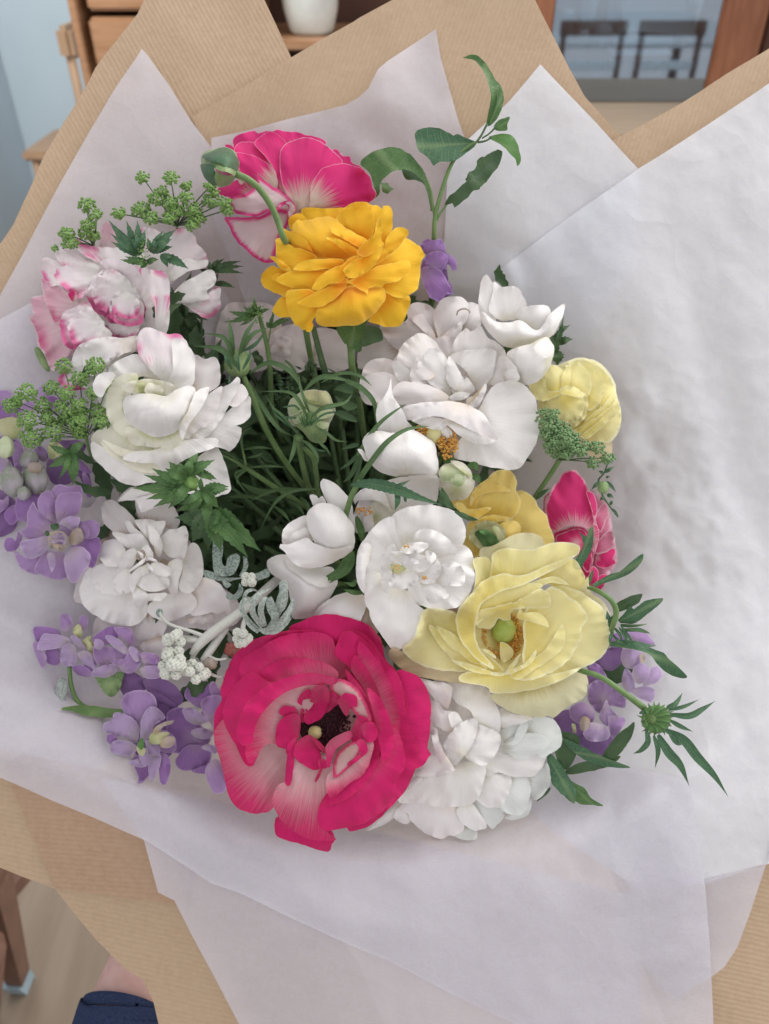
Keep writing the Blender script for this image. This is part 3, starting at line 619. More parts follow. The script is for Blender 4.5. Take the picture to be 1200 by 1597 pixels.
# chair in front of the wall
ch = thing('chair', 'pale wooden chair standing against the blue grey wall beside the sideboard', 'chair', (-1.6, 4.05, 0))
p1 = gpt(103, 52, 3.9); zt = p1.z
bar('back_post', (p1.x, 3.9, .0), (p1.x, 3.9, zt), .022, .020, 'chair_wood', ch)
bar('back_post', (p1.x, 4.3, .0), (p1.x, 4.3, zt), .022, .020, 'chair_wood', ch)
box('top_rail', (p1.x-.035, 3.86, zt-.10), (p1.x+.03, 4.34, zt+.03), 'chair_wood', ch, .02)
box('back_slat', (p1.x-.012, 4.05, .47), (p1.x+.012, 4.10, zt-.09), 'chair_wood', ch, .004)
zs = .47; xs = gpt(48, 236, 4.0).x
box('seat', (xs, 3.88, gpt(48, 240, 3.9).z-.03), (p1.x+.02, 4.34, gpt(48, 240, 3.9).z+.012), 'chair_wood', ch, .012)
for yy in (3.92, 4.3): bar('leg', (xs+.04, yy, 0), (xs+.05, yy, gpt(48, 240, 3.9).z-.03), .02, .022, 'chair_wood', ch)
# near furniture leg, bottom left
def fl(px, py, z=0):
    d = FWD+RT*((px-600)/FOC)+UP*((798.5-py)/FOC); t = (z-CAM.z)/d.z; return CAM+d*t
st = thing('stool', 'dark wooden stool seen in the lower left corner with a pale grey foot', 'stool', fl(36, 1540))
f = fl(36, 1536, .0); tpz = fl(-16, 1372, .40)
lg = bar('leg', f+Vector((0, 0, .03)), tpz, .020, .031, 'leg_wood', st, sq=True)
bar('foot_cap', f+Vector((0, 0, .0015)), f+Vector((-.003, -.002, .032)), .022, .0245, 'glide', lg, sq=True)
f2 = f+Vector((-.34, .05, 0)); lg = bar('leg', f2+Vector((0, 0, .03)), tpz+Vector((-.26, .0, 0)), .020, .031, 'leg_wood', st, sq=True)
bar('foot_cap', f2+Vector((0, 0, .0015)), f2+Vector((0, 0, .032)), .022, .0245, 'glide', lg, sq=True)
q1 = fl(34, 1372, .30); q2 = fl(-10, 1418, .30)
bar('stretcher', q2+Vector((-.02, -.02, 0)), q1+Vector((.0, .03, 0)), .024, .024, 'leg_wood', st, sq=True)
f3 = fl(-22, 1600, .0); lg = bar('leg', f3, fl(-25, 1480, .38), .020, .028, 'leg_wood', st)
box('stool_seat', (tpz.x-.36, tpz.y-.28, .40), (tpz.x+.02, tpz.y+.05, .44), 'leg_wood', st, .01)
# the hand that holds the bouquet: forearm rises from the lower left corner, fingers round the paper neck
plain_mat('skin', (.56, .34, .30, 1), (.62, .40, .36, 1), 110, .55, .35, .0006)
plain_mat('navy_knit', (.022, .035, .085, 1), (.045, .062, .125, 1), 900, .95, .9, .0012, .1)
pr = thing('person', 'bare forearm in a navy blue sleeve reaching under the bouquet at the lower left', 'person', P(190, 1600, -110))
def skin_body(name, chains, mat, parent, sub=2):
    me = bpy.data.meshes.new(name); V = []; E = []; RD = []
    idx = {}
    for chn in chains:
        prev = None
        for nm, co, r in chn:
            if nm in idx: i = idx[nm]
            else: i = len(V); idx[nm] = i; V.append(co); RD.append(r)
            if prev is not None and prev != i: E.append((prev, i))
            prev = i
    o0 = Vector(parent['_o']); me.from_pydata([tuple(Vector(v)-o0) for v in V], E, [])
    o = bpy.data.objects.new(name, me); COL.objects.link(o); o.parent = parent; o['_o'] = tuple(o0)
    md = o.modifiers.new('skin', 'SKIN'); 
    for i, r in enumerate(RD): me.skin_vertices[0].data[i].radius = (r, r)
    me.skin_vertices[0].data[0].use_root = True
    md.use_smooth_shade = True; sb_ = o.modifiers.new('sub', 'SUBSURF'); sb_.levels = sub; sb_.render_levels = sub
    me.materials.append(MATS[mat]); return o
wr = P(330, 1330, -215); el = P(172, 1760, -118)
hand_c = P(470, 1060, -262)
ch_ = [[('el', el, .036), ('fa', P(186, 1600, -138), .0285), ('fa2', P(218, 1500, -158), .0245), ('wr', wr, .022), ('pm', P(420, 1150, -248), .026), ('kn', hand_c, .028)]]
for i, (dw, ln) in enumerate(((-234, 1.0), (-256, 1.08), (-278, 1.0), (-298, .82))):
    a = P(485, 1020-6*i, dw); b = P(520, 965-4*i, dw+2); c = P(520+75*ln, 945-25*ln, dw+2); d = P(520+130*ln, 990-30*ln, dw)
    ch_.append([('kn', hand_c, .028), ('k%d' % i, a, .0098), ('m%d' % i, b, .009), ('d%d' % i, c, .0084), ('t%d' % i, d, .0072)])
ch_.append([('pm', P(420, 1150, -248), .026), ('th1', P(500, 1120, -235), .012), ('th2', P(570, 1090, -238), .0108), ('th3', P(630, 1050, -245), .0085)])
skin_body('arm', ch_, 'skin', pr)
sl = [(196, 1760, -112, 118), (190, 1660, -122, 104), (192, 1598, -130, 97), (197, 1572, -135, 93), (199, 1567, -136, 88), (198, 1580, -134, 84)]
V, Fc = tube_geo([(172, 1780, -115, 120), (180, 1660, -126, 108), (190, 1592, -139, 97), (194, 1576, -142, 94), (195, 1571, -143, 89), (193, 1579, -141, 86)], 48, 6)
mesh_obj('sleeve', V, Fc[:-2], 'navy_knit', pr)
# ------------------------------------------------------------------ dark foliage deep among the stems
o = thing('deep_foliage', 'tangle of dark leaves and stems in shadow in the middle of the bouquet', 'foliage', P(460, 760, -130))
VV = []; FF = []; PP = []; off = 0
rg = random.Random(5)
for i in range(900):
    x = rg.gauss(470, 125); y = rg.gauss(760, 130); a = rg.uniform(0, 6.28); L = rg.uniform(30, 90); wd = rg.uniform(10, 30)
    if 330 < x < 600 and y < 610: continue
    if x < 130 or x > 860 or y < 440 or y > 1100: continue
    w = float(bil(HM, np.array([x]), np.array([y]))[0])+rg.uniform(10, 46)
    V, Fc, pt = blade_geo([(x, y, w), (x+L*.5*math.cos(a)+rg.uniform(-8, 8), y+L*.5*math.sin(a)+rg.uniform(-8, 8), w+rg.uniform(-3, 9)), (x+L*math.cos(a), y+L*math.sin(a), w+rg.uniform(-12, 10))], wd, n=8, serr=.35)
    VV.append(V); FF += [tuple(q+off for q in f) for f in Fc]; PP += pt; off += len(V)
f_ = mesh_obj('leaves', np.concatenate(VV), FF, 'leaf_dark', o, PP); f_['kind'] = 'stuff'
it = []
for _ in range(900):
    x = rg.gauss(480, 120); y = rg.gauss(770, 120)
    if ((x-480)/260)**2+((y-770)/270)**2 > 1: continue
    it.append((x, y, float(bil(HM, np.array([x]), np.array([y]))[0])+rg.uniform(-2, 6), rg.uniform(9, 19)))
s_ = beads('shaded_stem_mass', it, 'dark_moss', o, 1)  # near-black beads added to put shade between the stems
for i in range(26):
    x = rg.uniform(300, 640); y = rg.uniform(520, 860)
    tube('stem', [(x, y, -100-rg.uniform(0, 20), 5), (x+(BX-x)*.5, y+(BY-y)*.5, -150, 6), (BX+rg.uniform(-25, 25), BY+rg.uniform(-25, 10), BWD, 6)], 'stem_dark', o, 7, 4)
# ------------------------------------------------------------------ flowers, from the back of the bunch to the front
TA = (320, 180, 4.0); TB = (400, 300, 4.0); TC = (30, 340, 3.75); TD = (120, 500, 4.0); TE = (320, 940, 3.158)
TG = (600, 820, 3.243); TH = (560, 1040, 3.529); TI = (100, 740, 4.0); TJ = (540, 430, 3.4286); TK = (400, 730, 3.3333)
TL = (680, 540, 3.75); TM = (0, 560, 4.435); TN = (30, 930, 3.636); TO = (560, 70, 3.8036); TQ = (840, 850, 3.75)
TS = (80, 250, 3.75); TR_ = (230, 820, 4.8); TZ = (280, 460, 3.529)
def th(name, label, cat, tr, x, y, w, group=None):
    return thing(name, label, cat, P(x/tr[2]+tr[0], y/tr[2]+tr[1], w), group)
def tc(tr, *pts, k=None):
    """crop points (x,y,w,r) -> bouquet units"""
    return [(q[0]/tr[2]+tr[0], q[1]/tr[2]+tr[1], q[2]) + ((q[3]/tr[2],) if len(q) > 3 else ()) for q in pts]
GR = 'ranunculus blooms in the bouquet'; GW_ = 'white garden roses in the bouquet'; GSt = 'lilac stock stems in the bouquet'
# ---- leafy sprig at the top (O)
o = th('leafy_sprig', 'upright sprig of smooth green leaves at the top, above a small purple flower', 'leaf sprig', TO, 450, 1150, -42)
W0 = -26
tube('stem', tc(TO, (440, 1330, W0-30, 17), (446, 1150, W0-8, 17), (455, 1010, W0-2, 15), (500, 840, W0+2, 14), (560, 690, W0+4, 12), (640, 610, W0+6, 9), (700, 575, W0+8, 8)), 'stem', o)
tube('stem', tc(TO, (452, 1020, W0-3, 11), (436, 940, W0, 9), (425, 860, W0+3, 9), (400, 790, W0+4, 6)), 'stem', o)
tube('stem', tc(TO, (462, 1040, W0-3, 9), (490, 990, W0-1, 8), (520, 950, W0, 7)), 'stem', o)
tube('stem', tc(TO, (700, 575, W0+8, 8), (730, 530, W0+9, 7), (760, 470, W0+10, 7)), 'stem_dark', o)
tube('stem', tc(TO, (705, 578, W0+8, 7), (750, 570, W0+9, 6), (790, 548, W0+10, 5)), 'stem_dark', o)
tube('stem', tc(TO, (730, 555, W0+8, 5), (775, 525, W0+9, 5), (810, 490, W0+10, 6)), 'stem_dark', o)
b = Bloom(TO, o, W0, (440, 990), 'leaf_cool', rise=4, dome=3, cup=-3, ruf=.8, nz=1.5, dz=.8, part='leaf')
b.p("5,700 60,650 130,615 220,608 290,640 350,700 400,780 430,860 440,990 425,985 405,870 370,815 300,765 240,742 190,760 150,790 130,820 120,885 90,910 100,870 60,760", mat='leaf', dome=6)
b.p("130,820 170,818 185,840 212,855 190,868 170,885 140,872", mat='leaf', sharp=True)
b.p("258,742 310,750 350,780 392,822 330,802 280,798", mat='leaf_dark')
b.p("332,540 350,505 410,488 490,500 540,528 560,540 580,530 640,552 700,580 680,610 640,640 600,670 560,690 480,695 440,718 425,690 400,660 360,630 340,590", base=(705, 580), dome=3, cup=4)
b.p("510,950 530,900 575,870 600,840 650,790 650,770 700,710 700,690 750,650 780,640 820,625 850,650 835,690 830,720 790,760 770,790 720,860 680,870 640,910 620,930 570,962 545,948", base=(510, 950), mat='leaf_dark', nz=5, ruf=4, jag=3)
b.p("755,482 768,400 780,340 782,290 765,220 740,160 710,115 670,85 612,75 690,60 750,105 800,190 845,250 858,310 852,360 820,430 785,470", base=(760, 480), mat='leaf', dome=7)
b.p("770,480 800,400 820,330 828,240 850,270 858,330 840,400 810,450", base=(770, 480), mat='leaf', dome=1)
b.p("770,550 830,528 900,530 940,580 952,630 960,690 938,718 930,680 900,650 880,630 840,590", base=(770, 550), mat='leaf_bright', dome=3)
b.p("798,490 830,445 865,435 897,425 885,470 878,508 830,512", base=(798, 500), mat='leaf')
# the small purple flower under it
o = th('stock_flower', 'small purple flower right of the golden yellow bloom, under the leafy sprig', 'flower', TO, 450, 1300, -35, GSt)
b = Bloom(TO, o, -34, (450, 1230), 'p_purple', rise=-3, dome=5, ruf=2, dz=1.2)
b.p("430,1500 500,1440 540,1400 555,1470 500,1500", mat='p_lilac_dark')
b.p("515,1235 550,1250 578,1275 582,1330 560,1340 535,1305 510,1290")
b.p("365,1200 380,1160 400,1150 440,1156 490,1150 512,1180 517,1210 500,1245 420,1245 380,1230", base=(440, 1260))
b.p("460,1220 525,1240 522,1340 530,1400 480,1380 440,1340", mat='p_lilac_dark')
b.p("362,1335 375,1290 400,1250 450,1225 500,1228 528,1262 520,1300 492,1345 440,1320", base=(440, 1330), dome=7)
b.p("365,1345 385,1318 440,1318 490,1345 520,1390 540,1430 562,1478 520,1480 478,1522 430,1505 400,1460 380,1400", base=(370, 1340), dome=6)
stem_to_hub(o, 682, 440, -42)
# ---- pink ranunculus seen from behind (A)
o = th('ranunculus', 'bright pink ranunculus with pale base seen from behind, above the golden yellow bloom', 'flower', TA, 600, 560, -30, GR)
b = Bloom(TA, o, -42, (600, 600), 'p_magenta', rise=-2, dome=6, cup=-4, curl=-3, ruf=2.5, nz=2, dz=1.6)
b.p("170,190 175,150 220,115 300,92 335,112 350,105 400,95 450,92 500,98 560,102 640,122 700,132 745,150 762,175 735,190 600,300 400,300 250,260 190,230", jag=1.2)
b.p("780,230 800,210 830,210 845,235 855,225 862,250 905,255 915,290 960,310 1000,350 1020,400 1050,470 1070,485 1050,520 1020,540 900,570 740,560 700,500 720,300", jag=1.2)
b.p("75,455 120,440 200,400 260,420 330,480 300,540 160,510 100,500")
b.p("118,190 150,182 200,215 240,300 250,400 220,430 200,380 190,300 160,220")
b.p("182,240 190,190 215,170 260,166 310,170 370,230 400,300 445,330 455,400 440,490 350,480 260,430 215,330", dome=7)
b.p("310,180 340,140 380,110 430,105 490,150 512,185 480,210 470,260 470,340 490,420 570,600 470,530 440,420 430,340 380,260", dome=7)
b.p("190,235 290,248 370,285 430,330 450,390 440,480 350,470 270,430 220,350", dome=6)
b.p("470,230 500,180 560,150 640,135 720,165 790,215 840,260 860,300 820,400 720,530 650,600 590,610 540,550 490,440 468,330", dome=10)
b.p("655,540 660,440 690,380 730,330 780,312 850,300 920,310 990,340 1035,400 1045,450 1072,490 1035,540 900,575 800,590 700,600 650,600", dome=9)
b.p("122,640 200,635 330,630 400,600 480,590 540,610 510,700 470,760 440,870 425,918 350,912 290,872 250,830 200,790 160,710", base=(560, 560), mat='p_magenta_pale', dome=5, z=-34)
b.p("140,535 180,505 260,490 320,420 325,355 350,390 420,440 490,480 540,530 560,580 540,620 480,600 400,600 330,632 290,628 260,625 190,607", base=(560, 560), mat='p_magenta_pale', dome=8)
b.p("450,590 462,555 500,530 545,535 568,580 560,615 520,645 512,610 522,570 495,555", base=(480, 600), mat='p_magenta_pale', dome=3, cup=6)
stem_to_hub(o, 480, 330, -52, 9)
# ---- pink and white frilly ranunculus (C)
o = th('ranunculus', 'large frilly white ranunculus brushed with pink on its petal rims, at the upper left', 'flower', TC, 560, 500, -25, GR)
b = Bloom(TC, o, -46, (560, 500), 'p_picotee', rise=-3, dome=6, cup=2, curl=2, ruf=4.5, nz=3, dz=1.3, twin=.6)
b.p("150,500 200,300 400,250 650,230 850,350 870,600 700,720 450,780 250,700", mat='p_blush', z=-50)
b.p("480,180 480,50 520,20 560,60 600,170 560,220", base=(560, 300), mat='p_picotee_pink', jag=1.5)
b.p("760,330 720,180 700,60 800,70 860,100 930,60 1000,80 1060,170 1108,245 1090,290 1000,310 930,350 880,385 830,350", base=(740, 420), jag=1.5)
b.p("860,340 960,240 1050,250 1100,245 1090,290 1000,310 930,350 880,375", base=(740, 420), mat='p_white')
b.p("960,500 1050,490 1100,470 1115,430 1172,408 1182,470 1160,560 1090,582 1000,530", base=(885, 490), jag=1.5)
b.p("882,500 885,450 905,435 960,380 1050,330 1110,300 1142,312 1152,350 1145,390 1100,425 1110,470 1040,490 960,498", base=(885, 500), mat='p_white', dome=7)
b.p("60,580 75,560 68,500 80,465 140,445 200,400 320,440 360,520 300,640 330,740 320,790 230,840 205,893 180,880 145,790 110,730 90,650", base=(420, 560), mat='p_picotee_pink', jag=1.8, dome=4)
b.p("130,370 140,345 240,400 300,450 350,480 410,450 420,560 330,620 260,600 205,615 160,520 145,450", base=(480, 560), mat='p_picotee_pink', dome=4)
b.p("140,340 132,270 150,228 200,235 260,260 300,330 250,390 190,392", jag=1.8)
b.p("215,225 220,180 260,176 330,200 420,260 470,270 450,330 330,330 240,260", jag=1.5)
b.p("320,150 345,125 380,150 430,165 540,170 640,178 720,200 750,290 700,350 540,300 420,240 370,210", base=(640, 420), jag=1.5)
b.p("480,260 560,230 640,250 740,310 800,300 860,320 880,390 880,500 872,640 830,692 780,690 740,600 720,480 600,400 500,330", base=(640, 620), dome=9)
b.p("210,320 250,285 330,275 420,290 480,330 480,380 430,420 400,450 385,440 370,470 340,472 300,430 260,410 215,360", base=(560, 330), jag=2, dome=7, rise=6)
b.p("285,440 330,430 340,470 320,490 300,470", mat='p_magenta')
b.p("400,440 450,330 520,300 600,330 680,410 730,490 740,560 700,620 560,630 500,580 440,540 410,490", base=(640, 400), dome=9, jag=1.5)
b.p("480,620 540,620 640,625 715,605 700,660 680,690 640,705 600,712 520,682", base=(640, 540), jag=1.8)
b.p("530,510 545,450 640,440 720,490 730,580 700,625 600,630 540,580", base=(660, 420), mat='p_picotee', dome=6)
b.p("240,660 245,600 260,560 300,530 400,490 440,540 480,590 500,640 540,700 450,730 380,760 320,775 260,735", base=(520, 600), dome=9, jag=1.3)
b.p("230,940 300,840 400,790 430,800 480,900 420,990 300,1010 250,980", base=(480, 780), dome=5)
b.p("310,860 330,770 380,730 480,700 600,700 700,690 690,770 600,820 520,900 480,990 360,985", base=(640, 740), mat='p_blush', dome=8)
b.p("700,300 780,300 860,330 880,400 880,560 868,660 830,700 800,640 790,500 740,380", base=(820, 700), mat='p_picotee', dome=7)
stem_to_hub(o, 190, 480, -60, 9)
o2 = ellipsoid('sepal', 66, 560, -44, 6, 22, 5, 'bud', o, ang=-.5)
# ---- umbels (S, M)
def umbel(label, tr, spots, hub, z, r=26, mat='umbel', group='green umbels in the bouquet', stemr=3.6, tail=None, bead=5.2, sub=1):
    o = th('green_umbel', label, 'green umbel', tr, hub[0], hub[1], z, group)
    for i, s_ in enumerate(spots):
        x, y = s_[0]/tr[2]+tr[0], s_[1]/tr[2]+tr[1]; rr = (s_[2] if len(s_) > 2 else r)/tr[2]
        zz = z+6+3*((i*7) % 4)
        zz = max(zz, float(bil(HM, np.array([x]), np.array([y]))[0])+3)
        hx, hy = hub[0]/tr[2]+tr[0], hub[1]/tr[2]+tr[1]
        tube('stem', [(hx, hy, z-4, stemr/3), (hx+(x-hx)*.5+random.uniform(-2, 2), hy+(y-hy)*.5-1, (z+zz)/2+2, stemr/3), (x, y, zz-2, stemr/3.6)], 'stem_dark', o, 6, 4)
        it = []; a0 = random.random()*6; rr *= random.uniform(1.0, 1.3); nb = int(19*(rr/8)**1.7)
        for q in range(nb):
            f = math.sqrt((q+.5)/nb)*rr; a = a0+q*2.39996+random.uniform(-.5, .5)
            it.append((x+f*math.cos(a)+random.uniform(-1.4, 1.4), y+f*math.sin(a)*.85+random.uniform(-1.2, 1.2), zz+1.8*(1-(f/rr)**2)*rr*.30+random.uniform(-.4, .6), bead/1.8*random.uniform(.75, 1.15)))
        beads('floret_cluster', it, mat, o, sub)
        for q in range(4):
            a = a0+q*1.6; blade('bract', [(x, y+rr*.3, zz-2), (x+rr*.5*math.cos(a), y+rr*.4+rr*.3*math.sin(a), zz-2.5), (x+rr*.9*math.cos(a), y+rr*.3+rr*.6*math.sin(a), zz-3)], 2.4, 'leaf', o, n=5)
    if tail: tube('stem', tc(tr, *tail), 'stem', o, 7)
    return o
umbel('feathery green umbel with many clusters above the divided leaf at upper left', TS,
      [(535, 100, 40), (700, 103, 40), (648, 180, 36), (620, 225, 44), (790, 150, 34), (790, 215, 40), (700, 250, 44), (725, 300, 46), (525, 290, 50), (585, 340, 44), (395, 310, 38), (830, 290, 48), (850, 340, 52), (690, 340, 40), (820, 380, 34), (930, 150, 34), (930, 240, 40), (1010, 250, 44), (1030, 290, 30), (960, 190, 26)],
      (735, 385), -40, tail=[(735, 385, -42, 9), (745, 470, -60, 10), (760, 560, -90, 10)])
umbel('small sparse green umbel at far upper left beside the frilly pink and white bloom', TS,
      [(210, 260, 46), (265, 320, 34), (215, 380, 40), (200, 420, 38), (250, 440, 34), (90, 430, 44), (115, 480, 40), (25, 520, 20)],
      (250, 500), -44, tail=[(250, 500, -46, 8), (280, 560, -64, 8), (330, 620, -90, 8)])
# ---- divided leaf over the frilly bloom
o = th('divided_leaf_sprig', 'fresh green divided leaf lying over the top of the frilly pink and white bloom', 'leaf sprig', TS, 560, 560, -18, 'divided leaves in the bouquet')
def T2(tr, c, tips): return (c[0]/tr[2]+tr[0], c[1]/tr[2]+tr[1]), [tuple([q[0]/tr[2]+tr[0], q[1]/tr[2]+tr[1]]+[v/tr[2] for v in q[2:]]) for q in tips]
def lob(tr, c, tips, wd, mat, parent, w, **kw):
    cc, tt = T2(tr, c, tips); return lobed('leaf', cc, tt, wd/tr[2], mat, parent, w, **kw)
lob(TS, (530, 545), [(335, 348, 52), (395, 400, 50), (345, 425, 40), (440, 352, 50), (350, 475, 46), (470, 440, 30), (430, 530, 40)], 46, 'leaf_cool', o, -10)
lob(TS, (535, 520), [(505, 350, 48), (550, 405, 38), (490, 420, 34)], 46, 'leaf_cool', o, -8)
lob(TS, (590, 540), [(655, 412, 44), (732, 402, 56), (705, 460, 58), (712, 505, 44), (565, 450, 34), (620, 450, 40)], 46, 'leaf_cool', o, -9)
lob(TS, (640, 555), [(805, 635, 56), (685, 628, 36), (720, 570, 30)], 46, 'leaf_cool', o, -7)
lob(TS, (560, 590), [(400, 580, 36), (432, 562, 40), (480, 600, 34), (520, 632, 34), (600, 600, 40), (630, 580, 30)], 40, 'leaf', o, -8)
it = [(80+(540+random.gauss(0, 26))/3.75, 250+(520+random.gauss(0, 40))/3.75, -3+random.uniform(-2, 1.5), 1.3) for _ in range(60)]
beads('floret_cluster', it, 'umbel', o)
# leaves right of the frilly bloom
o = th('divided_leaf_sprig', 'dark divided leaf sprig between the frilly pink and white bloom and the pink bud stem', 'leaf sprig', TZ, 110, 300, -60, 'divided leaves in the bouquet')
lob(TS, (930, 650), [(1115, 588, 34), (1128, 620, 38), (1130, 662, 30), (1015, 572, 30), (980, 575, 26), (930, 590, 30), (860, 630, 24), (1040, 600, 30)], 34, 'leaf_dark', o, -50)
lob(TS, (950, 720), [(1060, 730, 30), (1080, 748, 24), (980, 660, 30), (1020, 740, 24)], 34, 'leaf_dark', o, -52)
lob(TC, (960, 560), [(1010, 310, 60), (890, 400, 50), (900, 590, 50), (1050, 600, 40), (1110, 600, 30), (880, 640, 60), (1000, 720, 70), (930, 700, 60), (1040, 690, 50)], 50, 'leaf_dark', o, -62)
tube('stem', tc(TC, (1065, 570, -58, 6), (1068, 650, -62, 6), (1060, 740, -70, 6), (1040, 860, -95, 7)), 'stem_dark', o)
tube('stem', tc(TC, (975, 520, -60, 18), (985, 620, -64, 18), (1010, 760, -90, 18)), 'stem_dark', o)
# ---- faded blooms deep in the middle
o = th('garden_rose', 'faded white rose deep in the bouquet under the golden yellow bloom', 'flower', TZ, 560, 280, -85, GW_)
b = Bloom(TZ, o, -92, (560, 290), 'p_faded', rise=-4, dome=7, ruf=2, dz=1.2)
b.many("""
240,80 330,40 520,60 560,200 460,300 300,330 200,280
700,240 760,180 880,200 960,260 940,400 800,420 720,360
480,240 600,160 720,180 740,260 720,380 640,430 520,400 480,320
380,260 470,240 500,300 480,400 400,420 360,340
500,300 560,230 620,250 610,320 560,340""")
# ---- lower left purple stock, back parts (M)
o = th('stock_flower', 'purple stock stem with green buds at the left edge, under the left green umbel', 'flower', TM, 200, 760, -50, GSt)
b = Bloom(TM, o, -60, (300, 700), 'p_lilac', rise=-3, dome=6, ruf=3, dz=1.0)
b.p("-60,230 0,218 60,222 102,270 60,310 0,320 -60,310", mat='p_lilac')
b.p("-60,320 20,310 120,300 150,380 110,430 30,425 -60,410", mat='p_purple')
b.p("0,420 100,400 150,450 120,540 40,540 0,480", mat='p_creamgreen')
b.p("225,275 255,215 275,188 312,190 330,225 320,262 265,290", mat='p_lilac_light')
b.p("330,260 395,265 405,360 350,375 300,330", mat='p_purple')
b.p("138,345 190,288 215,290 247,352 200,368", mat='p_lilac', sharp=True)
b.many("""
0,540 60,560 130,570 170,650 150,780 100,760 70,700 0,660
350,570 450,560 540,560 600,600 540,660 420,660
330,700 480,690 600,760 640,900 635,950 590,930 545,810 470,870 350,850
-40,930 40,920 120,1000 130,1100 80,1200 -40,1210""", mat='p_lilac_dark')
b.p("520,690 560,700 640,780 600,790 545,760", mat='p_purple')
b.p("570,790 600,800 640,870 645,930 620,960 590,930", mat='p_purple')
b.p("85,620 130,560 165,640 150,790 110,760", mat='p_lilac')
b.p("-40,655 30,660 58,710 40,760 -40,800", mat='p_lilac_light')
b.p("-40,970 20,975 55,945 62,1010 20,1050 -40,1080", mat='p_lilac')
b.p("30,1070 100,1010 150,1060 110,1130 60,1140", mat='p_purple')
b.p("240,620 290,600 330,640 335,690 300,715 260,680", mat='p_lilac')
b.p("330,590 400,580 460,640 400,680 350,690", mat='p_creamgreen')
for i, (x, y, rx, ry, a) in enumerate(((205, 700, 62, 70, .2), (250, 825, 84, 105, -.1), (88, 845, 78, 105, -.25), (40, 612, 62, 74, .1), (165, 930, 50, 50, 0))):
    e = ellipsoid('bud', x/TM[2], 560+y/TM[2], -38+2*i, rx/TM[2], ry/TM[2], rx/TM[2], 'lilac_bud' if i != 3 else 'palebud', o, ang=a, lumpy=.10, seed=i)
ellipsoid('bud_tip', 245/TM[2], 560+750/TM[2], -31, 11, 9, 8, 'p_beige', o, lumpy=.1)
stem_to_hub(o, 60, 780, -70, 9)
# ---- white double flower lower left (I)
o = th('white_double_flower', 'ruffled white double flower at the lower left, right of the big lilac bloom', 'flower', TI, 500, 510, -35)
b = Bloom(TI, o, -54, (500, 510), 'p_white', rise=-5, dome=6, cup=2, ruf=3, nz=3, dz=1.15, twin=.45)
b.p("200,500 300,330 500,260 720,350 820,500 780,720 600,850 350,820 220,700", mat='p_faded', z=-60)
b.p("80,230 160,200 230,120 330,90 340,200 300,330 230,460 100,480", mat='p_faded', z=-66)
b.p("60,760 120,560 220,500 300,640 200,800 100,800", mat='p_faded')
b.p("600,540 800,620 980,700 1080,780 1100,900 1000,960 800,960 640,900", mat='p_faded')
b.p("180,1000 200,900 300,860 420,880 440,940 420,1040 330,1100 240,1060", mat='p_faded')
b.p("330,170 420,80 560,90 480,130 560,150 500,230 455,255 440,160", mat='p_faded')
b.p("445,150 540,120 660,170 720,270 700,340 640,330 560,290 480,290", mat='p_faded')
b.p("400,880 560,860 640,920 600,1030 540,1070 460,1072 400,1050", mat='p_faded', dome=8)
b.p("480,1060 600,1010 660,1060 620,1140 520,1120", mat='p_faded')
b.p("760,900 860,880 920,870 928,930 890,920 860,938 830,920 800,935 770,925", mat='p_faded', jag=1.5)
b.p("780,760 860,650 920,650 980,690 1020,760 1045,850 1032,888 1005,852 960,872 920,858 860,880 800,880 760,830", mat='p_blush', dome=9)
b.p("100,740 105,680 140,600 240,550 380,640 500,700 520,860 440,940 320,935 180,870 120,810", dome=5, rise=-2)
b.p("235,240 245,180 275,160 312,165 400,230 450,300 450,370 380,390 320,370 250,300", mat='p_faded', dome=5)
b.p("520,830 600,760 680,740 760,720 820,770 822,830 760,880 720,900 640,918 560,890", dome=9)
b.p("740,600 750,500 780,440 820,428 858,490 870,600 845,680 790,738 720,722", dome=-5, cup=6)
b.p("600,420 650,350 700,340 750,320 772,360 772,440 745,540 700,530 640,500", dome=7)
b.p("168,620 200,568 300,545 400,570 412,660 380,740 300,757 210,722 176,670", dome=7)
b.p("228,480 255,420 330,408 385,470 370,560 290,575 235,545", dome=6)
b.p("440,288 520,278 580,290 632,290 620,350 580,400 520,400 480,350", dome=5)
b.p("380,290 410,290 440,330 490,370 495,410 440,390 400,350", dome=3)
b.p("300,360 400,370 480,370 525,425 515,480 440,475 360,430", dome=5)
b.p("520,300 560,330 600,380 615,440 600,515 575,500 560,440 540,420 530,360", dome=4, cup=-4)
b.p("640,640 650,560 690,530 735,540 738,600 715,660 712,740 700,766 668,755", dome=4, cup=-4)
b.p("330,610 370,500 440,460 455,520 420,590 370,640 335,640", dome=4)
b.p("320,640 400,590 430,700 380,745 320,715", dome=4)
b.p("430,700 520,740 640,740 600,790 530,790 480,842 440,810", dome=6)
b.p("430,620 520,575 640,620 652,700 560,732 470,700", dome=8)
b.p("400,660 440,600 520,560 560,590 470,650 430,735", dome=3)
b.p("540,560 600,548 690,600 640,635 560,618", dome=3)
b.p("500,450 530,440 560,520 500,540 470,500", dome=3)
b.p("450,495 490,465 510,500 490,530 455,530", mat='p_beige', dome=2)
for (x1, y1, x2, y2) in ((500, 540, 430, 580), (510, 520, 400, 610), (520, 560, 560, 620), (490, 520, 460, 480), (520, 520, 580, 545)):
    tube('petal_curl', tc(TI, (x1, y1, -18, 9), ((x1+x2)/2+8, (y1+y2)/2, -14, 11), (x2, y2, -17, 6)), 'p_white', o)
stem_to_hub(o, 230, 880, -66)
